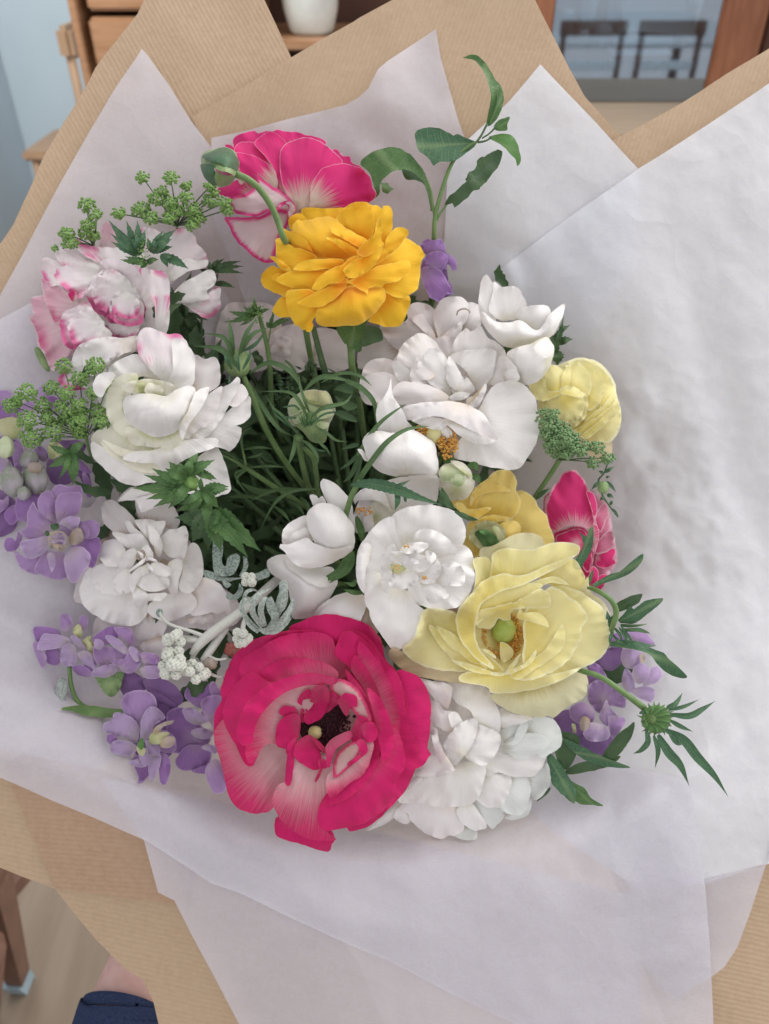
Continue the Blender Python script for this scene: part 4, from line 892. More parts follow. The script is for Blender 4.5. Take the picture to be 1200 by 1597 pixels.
# ---- right side flowers (L)
o = th('ranunculus', 'pale yellow ranunculus with tightly layered petals at the right, over the white tissue', 'flower', TL, 780, 330, -28, GR)
b = Bloom(TL, o, -44, (760, 330), 'p_paleyellow', rise=-4, dome=7, ruf=2, nz=2, dz=1.5, twin=.7)
b.p("860,540 1010,520 1028,640 980,680 900,640", mat='p_peach')
b.p("600,400 700,430 800,480 890,540 880,570 760,570 640,540 610,500", mat='p_peach')
b.p("540,230 600,180 650,100 700,110 760,90 850,68 940,88 1010,150 1050,230 1065,320 1085,380 1082,450 1070,500 1025,560 960,560 880,530 800,490 700,430 610,390 590,300", dome=12)
b.p("860,540 960,450 1055,350 1085,395 1080,460 1020,550 940,562", jag=1.5)
b.p("820,495 920,400 1045,300 1068,330 1062,380 960,470 880,535", jag=1.5)
b.p("780,470 860,420 980,330 1045,240 1055,290 1020,370 900,470 830,505", jag=1.2)
b.p("780,90 880,78 960,110 1020,190 1035,290 960,380 860,430 900,300 880,200 800,130", dome=7)
for q_ in ("900,100 960,120 1020,180 1045,260 1000,330 960,360 960,250 930,170", "840,85 900,90 950,130 985,200 975,300 900,380 880,280 880,170", "880,430 980,340 1040,270 1055,300 1000,380 900,460 850,480", "800,500 900,440 1010,360 1062,320 1070,350 980,430 880,510", "850,525 960,430 1060,345 1078,380 1000,450 890,540"): b.p(q_, dome=4, rise=4, jag=1.4)
b.p("730,130 780,110 830,100 890,150 910,230 880,300 800,270 745,230", mat='p_paleyellow', dome=7)
b.p("600,300 640,255 760,270 860,265 890,330 870,420 800,475 700,430 610,390", dome=6, rise=-6)
b.p("640,200 640,130 700,108 745,150 752,200 720,260 660,262", dome=8)
b.p("545,235 600,185 640,200 655,260 740,262 700,300 600,320 560,280", dome=5)
b.p("740,235 735,180 760,130 785,125 790,190 770,240", dome=3)
b.p("720,265 780,230 860,270 860,300 790,290", dome=3)
stem_to_hub(o, 895, 640, -58)
o = th('ranunculus', 'dark pink ranunculus with crinkled white rimmed petals at the right edge of the bunch', 'flower', TL, 830, 1050, -35, GR)
b = Bloom(TL, o, -58, (820, 1150), 'p_rosepink', rise=-3, dome=6, ruf=3, nz=3, dz=1.4, twin=.6)
b.p("890,840 960,880 1000,930 1025,1000 1035,1100 1058,1180 1058,1260 1035,1310 1000,1370 960,1440 900,1400 860,1330 900,1100", mat='p_rosepale', jag=1.5)
b.p("930,1010 960,930 1000,915 1012,980 990,1040 960,1090", mat='p_rosepale', jag=1.5)
b.p("890,1360 940,1345 1015,1330 1000,1390 940,1442 905,1415", mat='p_rosepink', jag=1.5)
b.p("935,1240 985,1190 1050,1185 1040,1240 1058,1262 1000,1290 940,1290", jag=1.5)
b.p("930,1160 980,1100 1030,1080 1045,1150 1000,1200 940,1220", mat='p_rosepale', jag=1.5)
b.p("860,1300 930,1290 950,1360 900,1400 860,1370", jag=1.2)
b.p("690,1090 780,1060 860,1055 905,1100 925,1200 900,1340 860,1340 800,1170 700,1145")
b.p("630,970 635,880 680,840 700,800 690,880 665,980 650,1010", mat='p_magenta_pale')
b.p("660,1060 640,940 660,870 685,820 720,780 745,735 790,722 830,735 870,790 895,850 920,930 935,1010 945,1075 860,1060 780,1050 700,1088", dome=10, jag=1)
b.p("880,850 920,860 945,930 940,1010 955,1100 935,1200 920,1120 920,1000 900,920", jag=1.6, dome=3)
stem_to_hub(o, 900, 830, -70)
o = th('ranunculus', 'butter yellow ranunculus with a green cupped centre, between the white roses and the pink bloom', 'flower', TL, 310, 1090, -5, GR)
b = Bloom(TL, o, -30, (310, 1100), 'p_midyellow', rise=-3, dome=8, ruf=2, nz=2.5, dz=1.6, twin=.4)
b.p("440,1000 470,850 540,860 590,910 600,945 650,990 662,1050 690,1110 680,1180 600,1190 500,1150 400,1120 340,1020", dome=10)
b.p("80,860 130,848 200,838 280,790 340,735 400,720 445,735 475,790 470,840 495,900 460,1000 300,1010 200,990 110,940", base=(330, 1060), dome=10)
b.p("80,855 200,838 280,850 250,900 230,960 200,985 110,940", base=(330, 1060), dome=5)
b.p("280,790 340,780 420,830 440,850 330,850 240,880 200,940 210,860", base=(330, 1060), dome=5, rise=2)
b.p("150,1165 180,1100 190,1030 280,1005 310,1080 270,1180 240,1240 180,1200", mat='p_midyellow')
b.p("115,925 150,915 200,955 300,940 325,950 280,985 240,1005 170,1000", dome=3, rise=5)
b.p("240,1010 330,988 450,1005 430,1022 360,1025 290,1030 240,1040", dome=3, rise=3)
b.p("380,1040 460,1020 500,1060 470,1120 400,1150 370,1120")
b.p("190,1110 220,1060 280,1018 350,1026 400,1065 412,1110 380,1150 330,1180 270,1190 230,1160", mat='p_creamgreen', dome=-4, base=(310, 1110))
b.p("228,1100 255,1072 310,1078 350,1110 368,1140 340,1165 290,1172 260,1140", mat='leaf', dome=-3)
b.p("255,1080 300,1075 340,1100 365,1140 330,1120 290,1110", mat='leaf_bright', dome=2)
b.p("330,1060 360,1055 385,1080 405,1120 370,1145 355,1110", mat='p_creamgreen', dome=3)
b.p("300,1095 350,1115 370,1150 330,1160 300,1130", mat='leaf', dome=2, gap=.3)
stem_to_hub(o, 770, 830, -50)
# cool green umbel at the right
o = umbel('dense round green umbel on a bare stalk just above the pink bloom at right', TL,
      [(640, 410, 44), (690, 400, 40), (665, 460, 52), (700, 500, 56), (740, 490, 50), (760, 540, 54), (700, 560, 54), (790, 560, 46), (740, 610, 50), (810, 600, 46), (860, 580, 42), (800, 540, 40), (700, 620, 40), (770, 630, 36), (945, 590, 40), (920, 680, 34), (1005, 655, 40), (850, 620, 36), (650, 520, 40), (680, 590, 44)],
      (725, 665), -18, mat='umbel_cool', bead=4.6, tail=[(725, 662, -20, 16), (690, 720, -24, 16), (630, 810, -32, 16), (575, 890, -44, 16), (520, 990, -80, 15)])
blade('leaf', tc(TL, (585, 895, -36), (620, 860, -30), (670, 830, -28)), 8, 'leaf_dark', o)
o = th('budding_sprig', 'thin dark green sprig with tiny leaves and a bud beside the pale yellow bloom', 'leaf sprig', TL, 980, 820, -30)
tube('stem', tc(TL, (1010, 670, -26, 5), (985, 740, -26, 5), (950, 790, -28, 6), (975, 870, -30, 6), (1020, 940, -32, 5), (1065, 1000, -34, 3)), 'stem_dark', o)
ellipsoid('bud', 680+980/3.75, 540+825/3.75, -24, 9, 10, 8, 'bud', o)
for q in ((990, 740, 1045, 705, 22), (985, 750, 950, 730, 18), (1000, 790, 1055, 855, 20), (960, 790, 910, 840, 22), (1000, 870, 1040, 885, 26), (985, 880, 960, 905, 22), (1020, 930, 1035, 900, 20), (1030, 950, 1072, 1000, 16), (995, 770, 1020, 765, 16)):
    blade('leaf', tc(TL, (q[0], q[1], -26), ((q[0]+q[2])/2, (q[1]+q[3])/2-4, -23), (q[2], q[3], -27)), q[4]/3.75, 'leaf_cool', o, n=8)
# ---- white garden roses (J, K)
o = th('leaf_sprig', 'dark green leaf sprig sticking out right of the white rosebuds', 'leaf sprig', TJ, 1120, 380, -40)
for q in ((1120, 420, 1165, 215, 30), (1110, 330, 1200, 262, 26), (1130, 350, 1215, 340, 34), (1130, 400, 1130, 480, 70), (1100, 320, 1130, 430, 60), (1140, 300, 1180, 268, 26), (1145, 370, 1200, 345, 20)):
    blade('leaf', tc(TJ, (q[0], q[1], -36), ((q[0]+q[2])/2, (q[1]+q[3])/2-4, -32), (q[2], q[3], -36)), q[4]/3.43, 'leaf_dark', o, n=10, serr=.3)
o = th('garden_rose', 'faded greyish pink rose right under the small purple flower', 'flower', TJ, 520, 300, -35, GW_)
b = Bloom(TJ, o, -52, (520, 340), 'p_blush', rise=-2, dome=8, ruf=2.5, nz=3, dz=1.3)
b.p("60,480 75,380 130,320 220,308 285,370 290,450 200,500 120,510", mat='p_faded', z=-60)
b.p("180,270 320,240 325,175 380,141 465,172 500,260 500,350 400,400 280,400", mat='p_faded')
b.p("350,230 405,203 440,250 480,320 460,345 400,280", mat='p_blush', dome=3)
b.p("620,170 660,140 712,160 722,230 715,265 640,300 600,230")
b.p("465,215 480,170 510,130 560,110 615,115 655,160 640,250 560,320 505,352 485,300")
tube('petal_curl', tc(TJ, (592, 212, -22, 4), (600, 188, -20, 5), (630, 176, -19, 5), (655, 184, -20, 4), (662, 198, -22, 3)), 'p_beige', o, 6)
b.p("490,355 540,300 600,255 622,250 612,310 560,380 515,392", cup=5)
stem_to_hub(o, 700, 500, -62)
o = th('garden_rose', 'half open white rose topmost in the white cluster, just above a closed bud', 'flower', TJ, 900, 260, -10, GW_)
b = Bloom(TJ, o, -30, (880, 400), 'p_white', rise=5, dome=8, ruf=2.5, nz=2, dz=2)
b.p("713,215 710,120 720,40 745,-5 775,20 800,80 815,170 800,260 830,330 780,320 740,270", dome=7)
b.p("790,60 790,30 835,55 880,52 920,65 950,110 967,162 930,225 860,240 800,230 765,170", dome=6, jag=1.3)
b.p("910,215 940,175 980,158 1060,153 1092,180 1085,240 1030,295 960,265", dome=6, jag=1)
b.p("718,200 740,195 790,240 860,250 930,240 970,265 1020,292 1060,260 1085,210 1165,150 1160,215 1110,310 1050,350 980,370 885,387 830,372 780,320 740,270", dome=14, base=(880, 440), rise=2)
stem_to_hub(o, 800, 530, -52)
o = th('rosebud', 'closed white rosebud squeezed between the half open rose and the pale yellow bloom', 'flower', TJ, 970, 470, -5, GW_)
b = Bloom(TJ, o, -20, (900, 560), 'p_white', rise=3, dome=16, ruf=1, nz=1.5, dz=2)
b.p("855,420 900,388 990,360 1075,328 1112,390 1095,470 1045,550 970,583 920,570 880,500", mat='p_cream')
b.p("1000,400 1010,370 1060,335 1105,370 1112,400 1080,440 1030,435", dome=4)
b.p("860,420 900,390 990,365 1020,420 1060,440 1040,550 970,582 920,570 885,500", dome=8)
stem_to_hub(o, 815, 575, -45)
# big double rose
o = th('garden_rose', 'largest double white rose with a very broad lower right petal and orange stamens showing below', 'flower', TJ, 620, 620, 0, GW_)
b = Bloom(TJ, o, -34, (600, 620), 'p_white', rise=-2, dome=8, ruf=3, nz=3, dz=1.2, twin=.35)
b.p("250,450 400,350 600,330 800,420 900,560 800,750 600,780 350,740 200,600", mat='p_faded', z=-42)
b.p("70,600 100,480 180,440 260,460 340,540 330,660 200,700 100,680", mat='p_blush', z=-44)
b.p("90,560 140,520 220,515 300,560 330,640 220,690 110,640", mat='p_blush')
b.p("545,450 560,400 590,330 640,280 665,300 695,285 722,268 760,330 800,350 850,400 845,450 740,420 640,440", dome=9)
b.p("275,480 280,410 330,340 400,308 460,335 510,395 545,470 520,560 420,570 340,540", dome=10)
b.p("245,475 275,455 310,480 355,530 330,565 280,560", dome=4)
b.p("780,480 800,440 850,430 905,480 930,540 905,575 800,590 750,560", dome=7)
b.p("900,500 930,545 905,575 850,560 840,520", dome=3)
b.p("555,435 640,398 740,388 800,400 800,450 780,540 720,608 680,590 640,510", dome=9)
b.p("345,560 355,480 380,430 412,415 425,500 475,540 430,575", dome=5, cup=5)
b.p("395,520 420,430 450,385 510,410 545,500 560,640 500,610 440,570", dome=7)
b.p("375,510 400,440 420,490 480,530 440,560 390,550", dome=3, mat='p_blush')
b.p("560,600 600,545 650,548 690,610 650,640 590,640", dome=6)
b.p("540,450 560,435 590,480 640,600 590,615 540,560", dome=4)
b.p("245,625 280,575 330,565 400,575 480,600 545,640 560,690 400,690 270,685", dome=8, mat='p_blush')
b.p("700,740 750,640 790,590 850,563 910,562 970,600 1015,660 1030,740 1045,780 1030,850 1005,920 970,970 930,1025 870,1037 800,1030 740,1015 640,990 580,970 590,900 640,840", base=(620, 760), dome=9, rise=3, ruf=1.5, nz=4)
b.p("545,660 580,625 620,618 662,635 640,660 600,668", dome=4)
b.p("640,690 655,650 700,640 745,575 752,605 720,680 690,705", mat='p_blush', dome=2)
for k in range(5): tube('petal_curl', tc(TJ, (648+k*13, 700-k*14, -3, 2.2), (662+k*15, 672-k*17, 0, 2.6), (700+k*9, 630-k*9, -2, 1.5)), 'p_peach', o, 5, 3)
stem_to_hub(o, 700, 640, -46, 8)
# stamens and green knob under the folded petals
ellipsoid('pistil', 540+470/3.4286, 430+845/3.4286, -6, 11, 17, 9, 'pistil_cream', o, ang=.25)
it = []
for i in range(230):
    a = random.uniform(-.4, 1.1); r = random.uniform(20, 130)
    x = 480+r*math.cos(a)*.9+random.uniform(-6, 6); y = 880+r*math.sin(a)*.95
    if x < 480 or x > 612: continue
    it.append((540+x/3.4286, 430+y/3.4286, -7+random.uniform(-3, 3.5), random.uniform(2.0, 2.9), (1, .6, .8)))
for i in range(60):
    it.append((540+random.uniform(375, 440)/3.4286, 430+random.uniform(805, 855)/3.4286, -11+random.uniform(-2, 2), 2.5, (1, .6, .8)))
beads('stamens', it, 'anther_orange', o, 1)
b.p("430,870 400,800 520,780 640,800 640,900 560,940", mat='p_beige', z=-24, gap=-50)
b.p("500,790 530,800 570,840 560,865 538,872 512,840", dome=3, z=-2)
b.p("350,775 360,755 430,752 520,765 560,760 650,790 740,840 800,880 760,900 680,895 600,850 540,800 500,830 440,815 400,800", base=(620, 700), dome=7, rise=-3, z=-2)
b.p("285,735 310,700 360,685 450,675 560,673 660,695 740,745 790,830 810,880 700,840 600,790 540,762 480,752 420,758 330,772", base=(620, 640), dome=10, z=0, mat='p_blush')
# closed white bud to its left
o = th('garden_rose', 'cupped white rose with an upright pointed petal, crossed by a thin curved green blade', 'flower', TJ, 320, 900, 0, GW_)
b = Bloom(TJ, o, -8, (320, 1080), 'p_white', rise=4, dome=9, ruf=1.5, nz=1.5, dz=2)
b.p("165,800 168,700 220,620 235,570 242,548 248,630 285,700 300,740 380,850 300,870 200,860", dome=9)
b.p("170,690 230,650 290,700 330,790 300,850 220,850 170,790", dome=6)
b.p("62,930 85,928 110,960 125,990 100,992 78,960", dome=2)
b.p("90,905 100,860 130,832 180,830 280,842 330,820 390,835 440,870 475,900 490,980 490,1070 400,1073 260,1072 180,1050 130,1005", dome=20, rise=0)
stem_to_hub(o, 625, 720, -40)
# green white bud
o = th('ranunculus_bud', 'round greenish white ranunculus bud tucked under the orange stamens', 'flower bud', TJ, 590, 1080, -5)
b = Bloom(TJ, o, -16, (590, 1150), 'p_greenwhite', rise=2, dome=15, ruf=1, nz=1, dz=1.2)
b.p("495,1100 500,1040 540,1000 600,992 650,1020 682,1080 680,1140 640,1190 560,1200 505,1160", mat='p_cream')
b.p("500,1060 520,1020 560,1005 620,1040 640,1070 620,1110 560,1100 510,1100", dome=5)
b.p("560,992 600,990 650,1025 680,1080 640,1060 600,1030", dome=3, mat='p_cream')
b.p("560,1090 600,1060 640,1090 610,1130 575,1120", dome=3)
blade('sepal', tc(TJ, (650, 1020, -10), (690, 1015, -6), (705, 1050, -8)), 12, 'leaf', o)
blade('sepal', tc(TJ, (670, 1070, -12), (700, 1080, -10), (720, 1110, -12)), 12, 'leaf', o)
blade('sepal', tc(TJ, (520, 1000, -12), (560, 985, -8), (590, 990, -8)), 9, 'leaf', o)
# ---- K: lower rose group
o = th('garden_rose', 'spent white rose with a few orange stamens, crossed by a serrated leaf', 'flower', TK, 650, 170, -15, GW_)
b = Bloom(TK, o, -30, (620, 260), 'p_white', rise=2, dome=8, ruf=2, nz=2, dz=1.5)
b.p("520,340 510,230 560,150 700,160 720,250 640,300", mat='p_faded')
b.p("600,110 640,75 700,58 760,44 850,38 940,40 950,90 942,160 900,200 800,235 720,230 660,180", dome=9)
b.p("600,300 590,200 620,170 680,185 715,230 700,260 640,300", mat='p_cream', dome=5)
b.p("560,290 565,240 600,230 610,300 590,340", mat='p_blush', dome=3)
b.p("505,160 540,115 600,100 660,120 700,215 680,205 640,175 590,165 530,170 515,190", dome=7)
beads('stamens', [(400+random.uniform(520, 600)/3.333, 730+random.uniform(205, 245)/3.333, -12+random.uniform(-2, 2), 1.8) for _ in range(26)], 'anther', o)
stem_to_hub(o, 600, 800, -40)
o = th('rosebud', 'closed white rosebud hanging low between the silver foliage and the hot pink bloom', 'flower', TK, 240, 620, -12, GW_)
b = Bloom(TK, o, -30, (300, 480), 'p_white', rise=2, dome=20, ruf=1, nz=1.5, dz=2)
b.p("52,500 70,470 150,448 200,490 300,520 390,515 422,590 400,650 330,740 260,782 190,777 180,690 150,600 80,550")
b.p("150,448 200,490 300,520 390,515 420,590 330,620 220,560 160,510", dome=6)
stem_to_hub(o, 470, 900, -55)
o = th('rosebud', 'pale blush rosebud peeping out just above the hot pink bloom', 'flower', TK, 480, 740, -12, GW_)
b = Bloom(TK, o, -28, (540, 640), 'p_blush', rise=2, dome=14, ruf=1, nz=1.5, dz=2)
b.p("290,790 340,710 420,660 520,642 575,680 600,760 620,850 500,880 350,860")
b.p("480,850 540,760 590,700 620,780 620,870", mat='p_beige')
b.p("330,760 400,700 520,660 570,700 540,800 480,860 380,830", dome=6)
blade('sepal', tc(TK, (560, 650, -8), (500, 645, -4), (450, 630, -8)), 8, 'leaf', o)
blade('sepal', tc(TK, (520, 580, -8), (500, 605, -4), (455, 592, -8)), 8, 'leaf', o)
o = th('garden_rose', 'plump half closed white rose with one tall petal, left of the open white rose', 'flower', TK, 380, 380, 2, GW_)
b = Bloom(TK, o, -16, (420, 480), 'p_white', rise=5, dome=9, ruf=2, nz=2, dz=1.8)
for q in (((500, 440), (440, 540), (310, 590), 60), ((520, 250), (545, 330), (550, 400), 40), ((500, 430), (460, 520), (380, 600), 70)):
    blade('sepal', tc(TK, q[0]+(-18,), q[1]+(-14,), q[2]+(-16,)), q[3]/3.33, 'leaf', o)
b.p("332,68 345,53 400,75 455,120 490,170 505,230 513,310 490,350 430,300 380,200 345,130", dome=7)
b.p("282,160 280,138 312,140 325,155 345,142 365,180 350,210 300,200", dome=4, jag=1)
b.p("138,390 140,320 190,270 265,248 300,330 280,400 200,430", dome=5)
b.p("175,375 185,345 230,318 265,310 290,350 260,385 210,400", dome=5)
b.p("262,245 275,215 310,190 360,182 420,200 500,290 513,385 485,440 400,480 320,420 285,350 262,290", dome=12)
b.p("122,415 130,395 160,398 200,385 265,362 300,390 400,420 500,400 465,450 400,492 320,517 240,517 180,480 150,438", dome=9)
stem_to_hub(o, 510, 850, -40)
o = th('garden_rose', 'wide open white rose with crumpled centre, left of the large pale yellow bloom', 'flower', TK, 800, 500, 8, GW_)
b = Bloom(TK, o, -2, (790, 500), 'p_white', rise=0, dome=3); b.p("600,350 800,300 1000,380 1050,550 950,680 750,720 600,620")
b = Bloom(TK, o, 2, (790, 500), 'p_white', rise=3, dome=3, cup=2, curl=-4, ruf=1.5, nz=3, dz=1.0)
b.p("680,330 715,240 780,205 900,192 1000,212 1060,250 1090,310 1085,370 1060,405 960,420 840,400 700,420", rise=7)
b.p("520,560 522,450 560,370 640,280 710,255 730,340 760,430 700,560 620,600 575,660 545,630", rise=7)
b.p("790,640 800,540 860,460 980,410 1060,395 1120,440 1134,560 1110,650 1060,715 1000,735 940,738 880,725 810,680", rise=6)
b.p("566,700 562,570 590,545 640,545 700,600 790,640 830,700 875,745 865,820 820,900 740,947 700,935 650,870 600,800 585,740", rise=2, curl=-9)
b.p("524,590 525,480 545,410 565,392 597,400 590,460 565,560 560,645", dome=5, z=10)
b.k = 0; b.z = 10; b.d.update(rise=4, dome=6, curl=0, ruf=3, nz=2)
b.p("820,390 825,345 860,318 920,320 1000,370 1045,435 980,445 900,440", base=(840, 450), dome=9)
b.p("650,480 665,430 712,393 728,440 705,500 692,600 683,652 655,620", base=(700, 520), dome=4)
b.p("930,580 960,500 1040,487 1085,550 1072,605 1010,612 950,600", base=(880, 560), dome=9)
b.p("850,590 900,590 960,615 1003,665 960,685 912,707 885,690 875,650", base=(860, 570), dome=6)
b.p("840,560 880,480 940,470 960,530 930,590 860,600", base=(860, 570), dome=5)
b.p("700,620 695,570 740,540 800,523 842,560 835,600 780,628", base=(780, 500), dome=7)
b.p("700,500 760,500 780,520 740,550 705,540", mat='p_creamgreen', dome=2)
b.p("720,470 740,440 820,440 890,462 907,505 860,537 800,530 750,500", base=(740, 460), dome=7)
b.p("690,450 740,430 800,460 860,490 780,505 720,490", base=(740, 460), dome=5)
b.p("880,430 925,440 935,470 905,500 885,470", dome=4)
b.p("750,425 790,390 840,385 892,390 895,410 850,440 780,445", base=(770, 410), dome=6)
beads('stamens', [(400+random.gauss(x, 10)/3.333, 730+random.gauss(y, 7)/3.333, 27+random.uniform(-1, 1), 1.3) for x, y in ((872, 572), (770, 410), (735, 520)) for _ in range(9)], 'anther_orange', o)
stem_to_hub(o, 640, 880, -20, 8)
# rust bud beside the hot pink bloom
o = th('rust_bud', 'small rust red bud tucked between the silver foliage and the hot pink bloom', 'flower bud', TR_, 650, 930, -22)
plain_mat('rust', (.35, .08, .06, 1), (.50, .22, .18, 1), 300, .7)
ellipsoid('bud', 230+650/4.8, 820+925/4.8, -22, 12, 11, 9, 'rust', o, lumpy=.25)
# ------------------------------------------------------------------ green scabious buds and fine blades in the centre
TX = (340, 540, 5.4545); TY = (340, 720, 5.4545)
def bl(parent, tr, *q, mat='blade', wd=20, n=14, name='narrow_leaf', **kw):
    return blade(name, tc(tr, *q), wd/tr[2], mat, parent, n=n, **kw)
GB = 'green scabious buds in the bouquet'
# background fine foliage of the middle
o = th('green_shoot', 'forked green stem with thin curling leaves low in the dark centre of the bouquet', 'stem', TY, 480, 230, -70)
tube('stem', tc(TX, (170, 1000, -60, 16), (260, 1050, -60, 24), (380, 1130, -64, 26), (520, 1220, -72, 26), (700, 1330, -95, 26), (1000, 1560, -190, 26)), 'stem', o)
tube('stem', tc(TX, (240, 1020, -58, 14), (215, 900, -54, 12), (190, 790, -50, 9)), 'stem', o)
tube('stem', tc(TX, (200, 1010, -58, 14), (110, 960, -54, 12), (20, 920, -52, 9)), 'stem', o)
for q in (((225, 960, -56), (205, 760, -48), (300, 680, -46)), ((240, 1040, -56), (150, 1100, -52), (270, 1290, -54)), ((250, 1050, -56), (170, 1110, -50), (165, 1190, -52)),
          ((250, 950, -56), (340, 930, -50), (385, 905, -48)), ((270, 1030, -58), (450, 1020, -52), (600, 1030, -56)), ((200, 880, -56), (360, 860, -52), (500, 880, -58)),
          ((0, 880, -60), (120, 930, -56), (200, 1000, -58))):
    bl(o, TX, *q, wd=24)
for q in (((880, 230, -74), (640, 250, -66), (480, 360, -60), (350, 600, -62)), ((760, 240, -74), (500, 240, -66), (240, 350, -60)), ((620, 230, -76), (400, 250, -68), (230, 190, -60)),
          ((480, 380, -74), (560, 440, -66), (620, 520, -62)), ((200, 180, -82), (330, 260, -78), (480, 300, -76)), ((420, 70, -84), (500, 160, -80), (590, 250, -78)), ((100, 300, -90), (300, 300, -84), (480, 380, -84)),
          ((600, 330, -88), (690, 380, -84), (740, 470, -82)), ((700, 300, -84), (760, 360, -80), (790, 430, -80))):
    bl(o, TY, *q, wd=34, mat='blade')
tube('stem', tc(TX, (660, 760, -52, 24), (700, 900, -58, 28), (740, 1080, -70, 30), (800, 1250, -100, 30), (1100, 1700, -200, 28)), 'stem', o)
tube('stem', tc(TX, (730, 860, -52, 22), (810, 950, -58, 26), (840, 1100, -72, 26), (870, 1300, -100, 26), (1100, 1700, -200, 28)), 'stem', o)
# bright sprig stalk behind
o = th('divided_leaf_sprig', 'upright sprig with small divided leaves left of the golden yellow bloom stem', 'leaf sprig', TZ, 450, 120, -55, 'divided leaves in the bouquet')
tube('stem', tc(TZ, (410, 40, -48, 9), (450, 150, -50, 14), (485, 290, -52, 15), (500, 420, -58, 16), (515, 640, -90, 16), (600, 900, -150, 16)), 'stem', o)
lob(TZ, (420, 110), [(270, 90, 34), (290, 130, 26), (350, 60, 24), (415, 20, 34), (240, 150, 22), (380, 60, 30), (450, 60, 30), (500, 75, 24), (330, 170, 22)], 28, 'leaf', o, -44)
lob(TZ, (500, 180), [(525, 95, 22), (620, 130, 24), (560, 160, 22), (480, 145, 26), (590, 120, 18)], 24, 'leaf', o, -46)
lob(TZ, (440, 330), [(395, 320, 50), (430, 400, 50), (410, 370, 40)], 40, 'leaf_dark', o, -54)
tube('stem', tc(TZ, (515, 90, -46, 4), (500, 200, -48, 5), (490, 260, -50, 5)), 'stem', o)
it = [(280+random.gauss(425, 22)/3.53, 460+random.gauss(90, 34)/3.53, -38+random.uniform(-2, 2), 1.5) for _ in range(50)]
beads('floret_cluster', it, 'umbel', o)
tube('stem', tc(TZ, (130, 120, -60, 4), (118, 200, -62, 5), (122, 300, -70, 5)), 'stem_dark', o)
# left bud
o = th('scabious_bud', 'green scabious bud with arching narrow leaves between the cream bloom and the dark centre', 'flower bud', TZ, 320, 370, -30, GB)
ellipsoid('calyx', 280+322/3.53, 460+375/3.53, -34, 20, 22, 19, 'bud', o, lumpy=.10)
tube('stem', tc(TX, (215, 250, -36, 26), (290, 420, -40, 30), (370, 620, -46, 31), (450, 780, -54, 30), (560, 960, -64, 30), (700, 1150, -84, 28), (1000, 1500, -170, 28)), 'stem', o)
for q in (((320, 400, -28), (230, 300, -22), (80, 280, -28), 34), ((300, 370, -28), (250, 240, -20), (130, 210, -26), 26), ((300, 330, -28), (285, 220, -18), (270, 118, -22), 30),
          ((325, 340, -28), (370, 210, -18), (430, 120, -24), 26), ((340, 320, -28), (400, 220, -16), (500, 175, -24), 26), ((350, 310, -30), (420, 270, -20), (480, 190, -26), 22),
          ((290, 410, -24), (260, 350, -16), (240, 300, -20), 22), ((330, 420, -22), (320, 370, -14), (330, 310, -16), 24), ((350, 410, -22), (385, 340, -15), (390, 290, -18), 18), ((280, 440, -26), (275, 480, -24), (268, 500, -26), 16)):
    bl(o, TZ, *q[:3], wd=q[3], mat='leaf_cool' if q[3] < 25 else 'blade', name='bract')
bl(o, TX, (270, 230, -34), (430, 140, -24), (600, 200, -20), (700, 330, -22), (710, 420, -26), wd=44, n=20)
bl(o, TX, (270, 310, -36), (400, 540, -30), (520, 700, -30), (650, 770, -36), wd=40, n=18)
# right bud: white green head
o = th('scabious_bud', 'pale greenish white scabious bud opening amid curling bracts in the dark centre', 'flower bud', TX, 800, 560, -25, GB)
b = Bloom(TX, o, -44, (760, 620), 'p_greenwhite', rise=0, dome=15, ruf=2, nz=2, dz=1.0, step=4)
b.p("600,600 600,500 680,400 800,370 930,390 980,480 1000,560 960,640 930,760 900,820 800,800 720,720 620,660", dome=20)
b.p("640,640 700,560 820,560 900,640 930,760 900,822 800,812 720,730", mat='bud', dome=7)
b.p("850,380 930,392 975,470 960,520 890,480")
b.p("620,560 680,520 760,540 740,620 660,660")
b.p("730,400 800,375 920,395 960,460 950,500 850,500 780,480", mat='p_creamgreen', dome=6)
b.p("600,500 650,430 720,420 740,500 700,560 620,590", mat='p_greenwhite', dome=5)
b.p("760,430 800,415 850,440 830,470 780,460", mat='p_creamgreen', dome=3)
b.p("850,560 930,530 990,560 960,600 860,620", dome=3)
b.p("840,660 900,640 950,660 920,700 860,710", dome=3)
